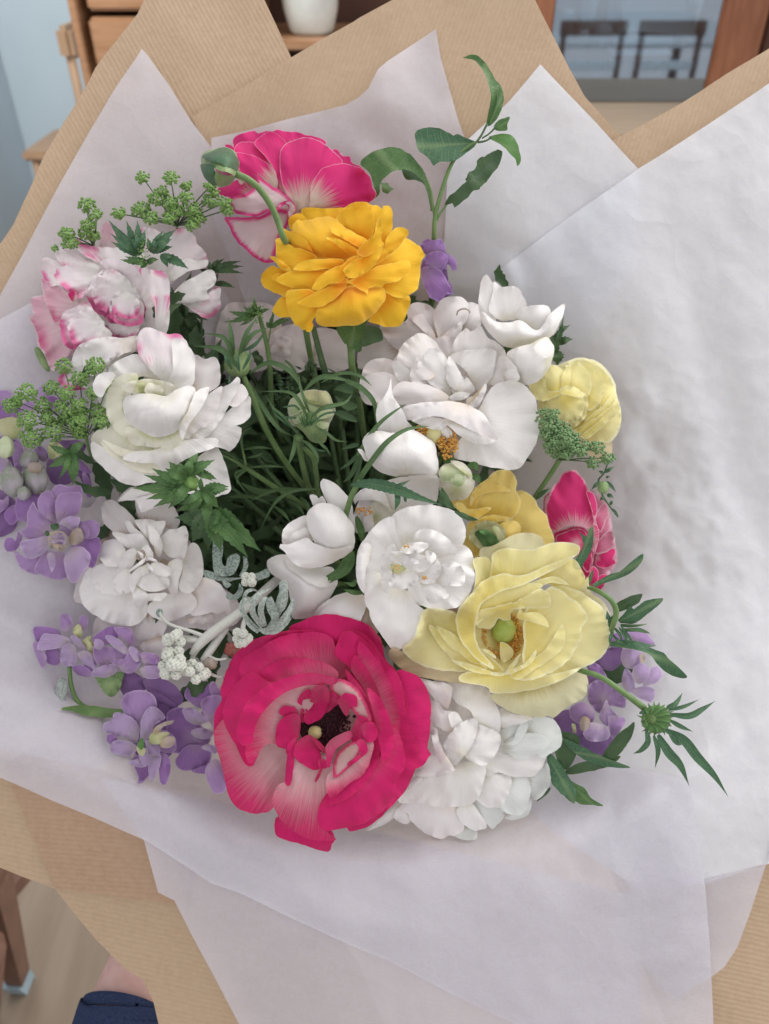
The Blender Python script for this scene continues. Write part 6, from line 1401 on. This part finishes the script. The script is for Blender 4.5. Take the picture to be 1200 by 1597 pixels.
b.p("372,775 385,720 450,680 520,620 580,585 680,590 780,590 808,640 780,710 700,790 640,825 540,835 420,838 380,815", dome=12, base=(560, 520))
b.p("253,690 300,660 400,610 480,580 540,553 570,573 545,610 470,680 400,712 320,716", dome=7, base=(560, 560))
b.p("420,570 470,540 570,535 560,560 480,570", dome=2)
b.p("562,560 640,520 740,470 850,440 940,418 963,450 945,510 870,557 800,572 785,590 740,588 700,600 695,640 675,625 650,610 600,575", dome=8, base=(560, 530), jag=1.2)
b.p("348,605 360,570 400,520 480,470 540,450 580,410 632,395 638,420 590,470 560,520 520,560 460,568 400,607", dome=6, base=(600, 470), rise=3)
b.p("538,490 570,450 620,420 700,390 755,355 795,312 775,390 740,450 690,500 620,530 575,532 555,505", dome=6, base=(660, 420), rise=3)
b.p("630,385 645,340 690,300 735,260 750,180 772,155 785,200 792,215 780,300 797,320 740,372 680,402", dome=5, base=(640, 400), rise=4)
tube('stem', tc(TB, (540, 800, -44, 20), (585, 950, -46, 24), (600, 1100, -52, 26), (640, 1300, -90, 26), (700, 1700, -160, 26)), 'stem', o)
# pink bud on its curved stem
o = th('ranunculus_bud', 'nodding green bud with a pink slit on a curved stem beside the upper pink bloom', 'flower bud', TA, 80, 320, 0)
tube('stem', tc(TA, (190, 365, 8, 21), (270, 400, 6, 20), (340, 460, 2, 20), (410, 560, -4, 20), (455, 660, -8, 20), (492, 770, -12, 21), (560, 900, -40, 22), (640, 1400, -60, 22), (700, 1700, -100, 22)), 'stem', o, 12, 7)
tube('stem', tc(TB, (355, 840, -46, 20), (390, 980, -48, 22), (420, 1090, -52, 24), (450, 1180, -60, 24)), 'stem_dark', o)
b = Bloom(TA, o, -4, (190, 350), 'bud', rise=1, dome=14, ruf=.5, nz=1, dz=.8, part='sepal', step=4)
b.p("-28,300 -20,255 10,225 100,198 170,212 205,260 212,320 190,380 150,435 90,448 30,420 -10,370", dome=24)
b.p("-20,260 40,222 100,198 160,210 208,270 212,320 180,360 100,300 40,290", dome=6, mat='leaf_cool')
b.p("-28,310 20,300 70,320 60,360 100,400 60,440 10,400 -18,350", dome=5, mat='leaf_cool')
b.p("60,330 100,330 180,360 190,375 120,375 80,365", mat='p_rosepale', dome=3)
b.p("70,318 130,320 195,352 190,375 140,355 80,340", mat='bud', dome=3)
b.p("70,350 110,375 185,385 150,430 90,440 60,400", dome=5, mat='bud')
# ------------------------------------------------------------------ right greens and stock (Q)
o = th('stock_flower', 'lilac stock stem at the lower right, behind the long stalked green bud', 'flower', TQ, 400, 900, -45, GSt)
b = Bloom(TQ, o, -56, (380, 900), 'p_lilac', rise=-2, dome=6, ruf=3, nz=2.5, dz=.95, step=4.5)
b.p("280,700 360,640 480,600 560,700 500,800 360,800", mat='leaf_dark')
b.p("90,1010 180,960 260,1040 280,1180 180,1230 100,1150", mat='p_lilac_dark')
b.p("240,1140 330,1100 420,1110 470,1150 400,1230 280,1240", mat='p_lilac_dark')
b.p("320,680 420,600 480,580 490,680 420,740", mat='p_lilac_dark')
b.p("500,515 560,505 625,510 660,545 685,588 620,580 560,565", mat='p_lilac')
b.p("420,530 480,520 520,570 450,600 400,580", mat='p_purple')
b.p("285,770 300,700 350,700 405,780 380,880 320,870", mat='p_purple')
b.p("290,905 310,800 400,800 500,885 505,950 420,945 360,985", mat='p_lilac')
b.p("540,850 620,825 685,850 665,920 640,915 590,895", mat='p_lilac_light')
b.p("488,790 510,720 552,760 565,850 520,858 500,840", mat='p_lilac_light')
b.p("610,820 640,760 660,718 705,715 726,750 718,780 670,815", mat='p_lilac_light')
b.p("484,670 495,605 530,605 580,612 622,655 560,722 500,712", mat='p_lilac_light', dome=8)
b.p("548,750 575,700 620,695 655,742 620,800 575,808", mat='p_lilac_light', dome=7)
b.p("590,640 610,630 625,670 605,690", mat='p_beige', dome=1)
b.p("180,965 240,920 310,940 330,1000 290,1055 210,1030", mat='p_lilac', dome=7)
b.p("355,1000 370,965 400,905 412,940 460,1000 455,1045 400,1060 370,1040", mat='p_lilac_light', dome=7)
b.p("405,1005 480,1000 510,1020 475,1100 430,1125", mat='p_lilac')
b.p("262,1090 290,1050 330,1040 405,1070 413,1130 340,1152 280,1135", mat='p_lilac_light', dome=7)
b.p("240,1040 260,1000 300,1020 290,1080 250,1085", mat='p_beige', dome=4)
b.p("195,1040 215,1045 222,1100 205,1100", mat='p_creamgreen', dome=2)
stem_to_hub(o, 930, 1080, -66)
o = th('leaf_sprig', 'long narrow dark green leaves spreading at the lower right under the lilac stock', 'leaf sprig', TQ, 150, 1200, -42)
b = Bloom(TQ, o, -40, (140, 1200), 'leaf_cool', rise=2, dome=3, ruf=1.2, nz=2, dz=1, part='leaf')
b.p("150,1325 250,1270 380,1250 480,1235 420,1290 300,1325 190,1342", mat='leaf_dark')
b.p("375,1235 450,1120 520,1065 562,1035 550,1110 495,1200 430,1258", base=(380, 1240), mat='leaf_dark')
b.p("60,1100 160,1090 240,1120 230,1200 180,1300 130,1310 100,1220", mat='leaf_dark')
b.p("135,1125 230,1165 380,1240 460,1268 538,1302 420,1300 300,1272 200,1205", mat='leaf_cool')
b.p("170,1380 230,1400 270,1425 310,1480 378,1525 300,1520 215,1500", base=(170, 1380), mat='leaf')
b.p("50,1240 75,1225 110,1260 160,1330 220,1430 212,1512 190,1500 150,1470 80,1390", base=(60, 1240), mat='leaf_cool')
b.p("-10,1500 30,1440 70,1420 50,1460", mat='leaf_dark')
o = th('leaf_sprig', 'arching green stem with pointed narrow leaves right of the large pale yellow bloom', 'leaf sprig', TQ, 440, 440, -20)
tube('stem', tc(TQ, (290, 245, -8, 14), (360, 275, -4, 16), (430, 330, -2, 17), (455, 400, -4, 17), (430, 490, -10, 15), (400, 600, -40, 15)), 'stem', o)
b = Bloom(TQ, o, -22, (440, 480), 'leaf_cool', rise=4, dome=3, ruf=1.2, nz=2, dz=1, part='leaf')
b.p("202,115 240,50 262,0 250,-50 238,-80 280,-50 300,-100 318,-110 322,-30 300,50 270,100 245,145", base=(230, 120), z=4)
b.p("300,235 295,190 318,140 322,165 310,210", base=(300, 240), z=0)
b.p("318,232 380,190 420,170 480,150 540,100 585,65 612,55 600,105 545,158 480,192 400,218 335,245", base=(310, 240), z=-2)
b.p("450,350 520,305 560,292 608,288 590,332 540,362 470,392", base=(450, 400), mat='leaf_dark')
b.p("465,440 500,400 540,350 555,375 620,330 728,310 695,360 625,412 560,458 480,455", base=(450, 460), mat='leaf_cool')
b.p("478,462 560,465 635,462 560,482 490,478")
b.p("490,490 560,484 610,492 655,518 590,510 510,506")
b.p("418,570 480,555 560,558 620,572 690,592 650,600 730,630 770,670 872,772 800,770 740,740 690,690 650,640 560,612 430,592", base=(410, 575), mat='leaf_cool', dome=5)
for q in ((440, 480, 480, 530, 485, 590, 20), (470, 480, 510, 540, 520, 600, 20), (480, 470, 530, 540, 562, 590, 20), (430, 500, 410, 430, 400, 380, 30), (430, 520, 470, 560, 530, 590, 16), (440, 500, 420, 550, 425, 600, 22), (400, 440, 440, 420, 450, 380, 20)):
    blade('leaf', tc(TQ, (q[0], q[1], -14), (q[2], q[3], -10), (q[4], q[5], -13)), q[6]/3.75, 'leaf_cool', o, n=9)
o = th('scabious_bud', 'long stalked green scabious bud with spreading pointed bracts at the lower right, over white tissue', 'flower bud', TQ, 685, 1015, -5, GB)
tube('stem', tc(TQ, (150, 700, -30, 15), (250, 735, -12, 16), (360, 770, -6, 17), (480, 850, -6, 17), (620, 955, -10, 20)), 'stem', o)
ellipsoid('seed_head', 840+690/3.75, 850+1018/3.75, -12, 23, 22, 17, 'bud', o, lumpy=.06)
for k in range(20):
    a = k*.314+.1; cx_, cy_ = 840+690/3.75, 850+1018/3.75; blade('bract', [(cx_-8+9*math.cos(a), cy_+9*math.sin(a), -5.5), (cx_+19*math.cos(a), cy_+19*math.sin(a), -5), (cx_+random.uniform(24, 33)*math.cos(a+.1), cy_+random.uniform(24, 31)*math.sin(a+.1), -9)], 5.5, 'leaf' if k % 2 else 'leaf_bright', o, n=6)
it = []
for k in range(240):
    z = 1-1.2*(k+.5)/240; rr = math.sqrt(max(0, 1-z*z)); a = k*2.4
    it.append((840+690/3.75+22*rr*math.cos(a), 850+1018/3.75+21*rr*math.sin(a), -12+17*.325*z, 1.3))
beads('seed_tips', it, 'umbel', o)
for q in ((((750, 950), (800, 930), (845, 862)), 34), (((760, 965), (850, 945), (940, 903)), 24), (((770, 990), (880, 1000), (960, 960), (1035, 912)), 40), (((770, 1025), (830, 1060), (905, 1092)), 28),
          (((740, 1080), (850, 1140), (930, 1240), (1030, 1350), (1110, 1472)), 58), (((700, 1110), (760, 1210), (830, 1290), (882, 1408)), 56), (((675, 1115), (700, 1200), (682, 1306)), 32), (((630, 1075), (640, 1150), (600, 1200), (553, 1220)), 36),
          (((760, 1080), (810, 1150), (850, 1165)), 40), (((590, 985), (620, 975), (660, 985)), 22)):
    n = len(q[0]); blade('bract', tc(TQ, *[(x, y, -6+3*math.sin(3*i/(n-1))-5*i/(n-1)) for i, (x, y) in enumerate(q[0])]), q[1]/3.75, 'leaf_cool', o, n=20, base_w=.35)
# ------------------------------------------------------------------ white ruffled bloom at the bottom (H)
o = th('white_double_flower', 'round ruffled white double flower at the bottom, right of the hot pink bloom', 'flower', TH, 560, 480, -20)
b = Bloom(TH, o, -44, (560, 470), 'p_white', rise=-6, dome=7, cup=1, ruf=2.5, nz=3, dz=1.25, twin=.5)
b.p("250,650 300,400 420,180 600,150 800,280 980,350 950,600 800,760 500,800 300,780", z=-50)
b.p("40,890 120,830 200,760 235,740 230,780 170,850 60,900", mat='p_white')
b.p("195,830 210,780 250,780 285,850 250,865")
b.p("520,930 580,880 640,890 652,940 600,952", mat='p_coolwhite')
b.p("940,600 1020,530 1050,555 1050,650 1010,710 965,735 950,700", mat='p_coolwhite')
b.p("800,830 890,790 945,725 952,760 930,815 880,838 840,842", mat='p_coolwhite')
b.p("225,775 300,700 520,760 580,880 525,930 500,925 450,947 360,912 290,850 270,810", dome=9, mat='p_blush')
b.p("610,745 690,700 800,800 760,870 735,893 710,870 640,820", mat='p_coolwhite')
b.p("540,780 620,750 705,872 660,898 620,897 560,850", mat='p_white')
b.p("840,600 920,600 948,680 930,760 905,800 880,818 800,800 780,740 820,650", mat='p_coolwhite')
b.p("690,600 830,595 832,680 790,765 750,775 700,772 640,720 660,644", mat='p_white')
b.p("700,450 800,480 920,500 1035,465 1020,530 985,580 950,605 840,602 770,580 700,600", mat='p_white')
b.p("920,340 960,280 1010,273 1080,298 1114,370 1108,440 1050,482 1000,500 960,400", mat='p_coolwhite')
b.p("778,330 860,320 950,300 925,350 885,425 840,435 790,400", mat='p_coolwhite')
b.p("795,430 880,370 980,368 1048,400 1030,450 960,490 890,512 820,480", mat='p_coolwhite')
b.p("800,430 850,400 880,330 920,300 925,350 880,420 840,432", mat='p_coolwhite', dome=4)
b.p("778,230 860,260 962,280 900,310 850,322 780,330", mat='p_white')
b.p("220,745 240,650 330,600 480,590 560,528 690,540 685,650 640,740 560,767 440,772 340,745", dome=10)
b.p("270,660 340,590 350,620 300,670")
b.p("300,570 340,500 400,440 440,430 480,520 525,570 440,595 350,605", mat='p_blush')
b.p("480,90 600,92 700,118 740,190 770,240 778,345 740,362 650,310 610,240 530,190", dome=10)
b.p("320,60 400,75 470,88 515,120 500,200 470,245 430,200 380,130", mat='p_blush', cup=5)
b.p("380,195 440,200 470,240 520,250 555,280 560,320 500,360 430,330 395,290", mat='p_blush', cup=4)
b.p("490,260 530,245 570,300 540,350 510,330", mat='p_white')
b.p("650,318 720,340 775,370 773,440 720,525 680,542 600,510 580,460 630,400", dome=8)
b.p("468,430 500,370 560,310 640,286 655,340 620,440 560,510 530,545 490,500", dome=9)
b.p("398,345 430,338 440,400 470,470 528,567 470,562 420,470", mat='p_blush', dome=5)
stem_to_hub(o, 730, 1190, -60)
# ------------------------------------------------------------------ large pale yellow ranunculus (G)
o = th('ranunculus', 'large open pale yellow ranunculus with green knob and ring of orange stamens, right of centre', 'flower', TG, 610, 530, 10, GR)
b = Bloom(TG, o, -24, (600, 560), 'p_paleyellow', rise=2, dome=6, cup=2, curl=-2, ruf=2.2, nz=3, dz=1.1, twin=.2)
b.p("380,450 500,350 700,330 850,450 880,600 750,720 560,740 420,640", dome=-5, rise=4, z=-24)
b.p("25,660 38,620 100,640 200,700 430,735 640,770 480,805 300,785 120,745", mat='p_peach')
b.p("535,860 600,835 780,800 900,760 1000,732 1028,800 1005,870 930,912 855,972 830,962 740,968 640,942 575,905", base=(700, 640), mat='p_paleyellow_dull', dome=10)
b.p("92,630 150,560 200,430 300,420 370,450 420,560 600,720 560,750 430,742 300,732 180,702", mat='p_paleyellow', dome=8)
b.p("985,330 1030,260 1042,330 1120,400 1135,480 1000,400", mat='p_paleyellow_dull')
b.p("480,150 495,110 540,105 590,80 660,42 760,38 812,90 770,140 640,200 550,260 500,200", mat='p_paleyellow_dull', dome=6)
b.p("450,170 520,160 548,240 520,330 450,400 380,500 360,465 440,350 460,250")
b.p("780,260 860,200 950,165 1000,230 1018,290 985,332 930,325 860,310 800,280", dome=8)
b.p("510,330 535,240 540,160 560,130 620,112 740,120 850,86 930,83 992,105 960,160 850,200 780,262 640,285 560,330", dome=9, base=(620, 520))
b.p("855,312 960,318 1050,370 1112,430 1137,520 1138,600 1090,672 1000,722 880,765 700,785 620,755 800,600 880,450", dome=10, base=(620, 560))
b.p("420,740 640,745 760,760 900,740 1000,715 900,780 760,828 620,848 540,845 515,815 380,785", base=(600, 500), dome=6)
b.p("700,660 705,450 740,390 800,330 862,310 940,360 1000,415 1030,468 1010,500 1000,520 998,570 975,600 930,680 800,765 680,778 700,700", dome=-4, cup=4, jag=1.4, rise=8)
b.p("640,745 700,700 800,640 850,570 900,498 912,590 860,660 760,725 690,775 640,770", dome=4, rise=6, jag=1)
b.p("595,330 700,300 820,260 880,262 935,300 880,292 830,290 770,330 720,400 660,430 600,440", dome=3, rise=4)
b.p("460,500 470,420 520,360 640,300 740,290 800,300 750,350 660,410 560,430", dome=6, rise=6)
b.p("690,410 700,440 780,440 820,480 828,512 790,500 720,480 670,460", dome=4, mat='p_paleyellow')
# centre: stamens, knob
it = []; rg = random.Random(3)
for k in range(520):
    a = rg.uniform(0, 6.28); q = rg.uniform(.62, 1.0); x = 585+118*q*math.cos(a); y = 560+128*q*math.sin(a)
    it.append((600+x/3.243, 820+y/3.243, 1+7*(1-q)+rg.uniform(-1, 2), rg.uniform(1.8, 2.7), (.8, 1.0, .7)))
for i_ in it[:]:
    pass
zc = float(bil(HM, np.array([600+590/3.243]), np.array([820+560/3.243]))[0])
ellipsoid('flower_heart', 600+585/3.243, 820+560/3.243, zc-1, 38, 41, 8, 'anther_orange', o, lumpy=.05)
st_ = beads('stamens', [(q[0], q[1], q[2]+zc+1, q[3], q[4]) for q in it], 'anther_orange', o, 1)
ellipsoid('pistil', 600+605/3.243, 820+530/3.243, zc+3, 19, 21, 26, 'pistil', o, ang=.2, lumpy=.02)
HM[int((820+470/3.243-GY0)/GS):int((820+640/3.243-GY0)/GS), int((600+470/3.243-GX0)/GS):int((600+690/3.243-GX0)/GS)] = zc+8
b.twin = 0; b.z = zc+6; b.k = 0; b.dz = 1.2; b.d.update(curl=0)
b.p("458,505 485,430 560,408 680,375 780,320 835,345 848,390 820,415 700,418 650,425 635,440 640,468 605,478 575,470 560,500 530,525 500,515", dome=6, jag=1.5, base=(600, 380), rise=-2)
b.p("585,590 600,588 640,610 655,640 640,670 600,692 585,660", dome=2, mat='p_paleyellow')
b.p("485,618 530,630 565,660 565,675 530,655", dome=2)
b.p("225,520 240,503 300,555 400,620 480,690 520,722 460,732 360,690 290,620", base=(500, 740), dome=4)
b.p("260,510 320,530 380,570 440,620 500,700 440,690 380,640 330,610", base=(500, 740), dome=4)
b.p("340,680 440,700 540,738 600,750 640,700 685,648 690,652 650,720 600,758 540,755 430,732", base=(560, 760), dome=4)
b.p("600,748 700,700 740,660 768,625 765,660 730,705 640,750", base=(620, 760), dome=3)
b.p("362,470 380,410 440,340 500,280 600,240 700,250 820,200 960,150 900,200 780,262 700,300 600,330 510,380 480,420 460,520 480,620 555,715 520,715 440,650 375,560", base=(600, 560), dome=6, rise=4)
stem_to_hub(o, 790, 990, -60, 9)
# ------------------------------------------------------------------ hot pink ranunculus (E)
o = th('ranunculus', 'biggest hot pink ranunculus with dark centre and pale streaked inner petals, at the bottom', 'flower', TE, 560, 620, 20, GR)
b = Bloom(TE, o, -14, (570, 620), 'p_hot', rise=0, dome=6, cup=2, curl=-3, ruf=2, nz=3.5, dz=1.2, step=6, twin=.35)
b.p("250,450 400,330 600,300 800,400 880,620 800,850 600,950 380,880 240,700", dome=-8, rise=6, mat='p_palepink', z=-16)
b.p("350,1060 345,1140 400,1170 480,1192 560,1218 612,1225 625,1190 642,1165 600,1110 400,1060", dome=5)
b.p("940,350 1000,340 1060,368 1100,440 1112,520 1107,640 1096,715 1112,745 1080,792 1030,822 960,822 900,600", dome=9)
b.p("415,135 480,88 560,60 640,60 740,80 820,120 870,190 892,280 950,350 1000,520 900,500 700,300 500,250", dome=8)
b.p("42,640 50,540 80,480 78,420 100,350 130,280 200,205 290,165 420,135 560,145 640,230 420,350 250,500 200,700 160,800 110,720 60,720", dome=9)
b.p("700,150 760,140 830,200 890,290 960,370 985,500 1005,620 1045,700 1042,800 1000,905 940,980 860,1062 790,1107 700,1112 760,900 860,700 860,500 780,300", dome=9)
b.p("60,720 45,640 120,560 200,700 230,600 350,640 412,745 400,880 340,935 335,1010 280,1037 220,1035 150,1002 110,930 90,830 72,760", base=(520, 580), mat='p_hotpale', dome=8)
b.p("170,335 190,270 260,225 380,165 500,145 610,160 650,230 720,330 640,380 480,350 340,392 220,445", base=(600, 560), dome=8, mat='p_hotmid')
b.p("640,260 655,190 680,140 740,150 822,222 882,322 922,430 945,560 935,680 900,800 840,905 830,700 800,500 720,330", base=(600, 600), dome=7)
for q_ in ("760,190 840,270 900,370 950,500 960,640 930,780 880,880 800,960 780,900 860,760 880,600 840,440 760,300", "740,260 800,330 860,450 885,600 860,740 800,840 740,900 730,850 800,740 820,600 790,440 720,330"): b.p(q_, base=(560, 600), dome=3, rise=6, nz=4, mat='p_hotmid')
b.p("230,400 330,300 460,270 600,300 660,360 560,400 400,400 280,470", base=(600, 600), mat='p_hotmid', dome=4)
b.p("88,560 130,430 230,345 330,390 480,352 400,400 300,450 220,540 200,650 245,785 200,795 150,700", base=(560, 600), dome=6)
b.p("200,760 210,640 250,560 330,480 480,400 560,400 520,520 400,600 420,700 300,700 240,790", base=(600, 600), mat='p_hotpale', dome=-3, rise=8, cup=3)
b.p("335,960 360,900 430,862 425,760 480,740 600,760 650,860 610,960 592,1110 645,1165 560,1172 480,1152 420,1112 370,1062 340,1005", base=(570, 600), mat='p_hotpale', dome=8)
b.p("395,890 400,800 410,720 432,680 440,760 430,860 415,905", dome=2, base=(560, 600))
b.p("555,1050 570,980 650,900 760,850 860,760 930,600 975,700 985,800 945,880 925,960 860,1042 760,1092 640,1120 570,1112", base=(560, 560), dome=9)
b.p("690,330 780,430 832,540 862,640 852,780 800,880 720,952 640,992 590,992 588,955 650,890 740,810 800,700 790,560 740,470", base=(560, 600), dome=4, rise=6)
b.p("800,420 870,480 920,600 930,700 880,800 860,700 830,560", base=(560, 600), dome=4, rise=5)
b.p("600,860 680,780 760,700 790,620 830,700 790,830 700,900 620,960", base=(560, 600), mat='p_hotpale', dome=3, rise=6)
b.p("620,440 635,375 700,385 755,430 805,520 815,590 760,570 700,500", base=(570, 600), mat='p_palepink', dome=3, rise=6)
b.p("155,640 190,520 280,430 400,368 490,345 575,352 643,372 642,400 560,405 480,412 380,452 290,535 245,620 232,690 180,700", base=(600, 620), dome=6, rise=6, z=12)
zc = float(bil(HM, np.array([320+600/3.158]), np.array([940+600/3.158]))[0])
it = []
for k in range(700):
    a = rg.uniform(0, 6.28); q = math.sqrt(rg.uniform(0, 1)); x = 595+125*q*math.cos(a); y = 595+135*q*math.sin(a)
    it.append((320+x/3.158, 940+y/3.158, zc+2+6*(1-q*q)+rg.uniform(-2, 2.5), rg.uniform(1.3, 2.2), (.8, 1.1, .9)))
ellipsoid('flower_heart', 320+598/3.158, 940+598/3.158, zc+1, 41, 44, 7, 'black_stamen', o, lumpy=.05)
beads('stamens', it, 'black_stamen', o, 1)
for (x, y) in ((710, 590), (690, 630), (735, 560), (700, 560)): beads('anther', [(320+x/3.158, 940+y/3.158, zc+7, 3.2, (1, 1, .7))], 'black_stamen', o, 2, None)
ellipsoid('pistil', 320+543/3.158, 940+638/3.158, zc+7, 11, 11, 14, 'pistil_cream', o, lumpy=.03)
x0_, x1_ = int((320+480/3.158-GX0)/GS), int((320+720/3.158-GX0)/GS); y0_, y1_ = int((940+480/3.158-GY0)/GS), int((940+720/3.158-GY0)/GS)
HM[y0_:y1_, x0_:x1_] = zc+7
b.twin = 0; b.z = zc+9; b.k = 0; b.dz = 1.0; b.d.update(curl=0, cup=3, dome=5, rise=3)
b.p("585,530 615,440 660,460 662,490 630,520 600,545", base=(600, 560))
b.p("455,490 480,440 520,425 525,500 495,512", base=(560, 560))
b.p("366,545 380,512 440,512 462,550 410,565", base=(540, 580))
b.p("470,540 480,520 515,560 490,590 470,580", base=(540, 580))
b.p("500,595 485,560 520,480 528,425 580,403 612,428 608,500 580,560 530,592", base=(560, 380), dome=8)
b.p("350,640 370,580 440,545 472,575 455,680 405,722 352,700", base=(520, 600), dome=7)
b.p("400,740 410,690 450,665 455,680 430,760", base=(520, 600))
b.p("436,740 450,690 505,648 545,680 575,780 550,825 470,792", base=(530, 620), dome=7)
b.p("530,665 560,680 595,720 590,745 560,720", base=(530, 650), dome=3)
b.p("540,880 565,820 582,810 570,845 548,885", base=(560, 780), dome=2)
b.p("655,490 665,470 692,443 745,462 752,512 720,515 700,560 680,540", base=(620, 560), dome=4)
b.p("718,650 735,590 760,555 805,578 795,640 770,680 730,700", base=(620, 600), dome=5)
b.p("770,600 830,590 850,660 800,690 780,650", base=(620, 600), dome=4)
b.p("560,770 600,780 600,815 565,810", base=(560, 700), dome=3)
b.p("630,820 655,740 720,688 772,700 745,770 690,830 640,862", base=(600, 600), mat='p_palepink', dome=4)
b.p("595,740 600,700 650,655 715,632 722,665 690,690 650,720 625,770 615,812 598,800", base=(600, 600), mat='p_hotmid', dome=6, cup=4)
b.p("745,690 770,668 800,700 790,750 720,800 700,790 765,740", base=(640, 600), mat='p_hot', dome=3)
stem_to_hub(o, 500, 1130, -60, 10)
bpy.context.view_layer.update()
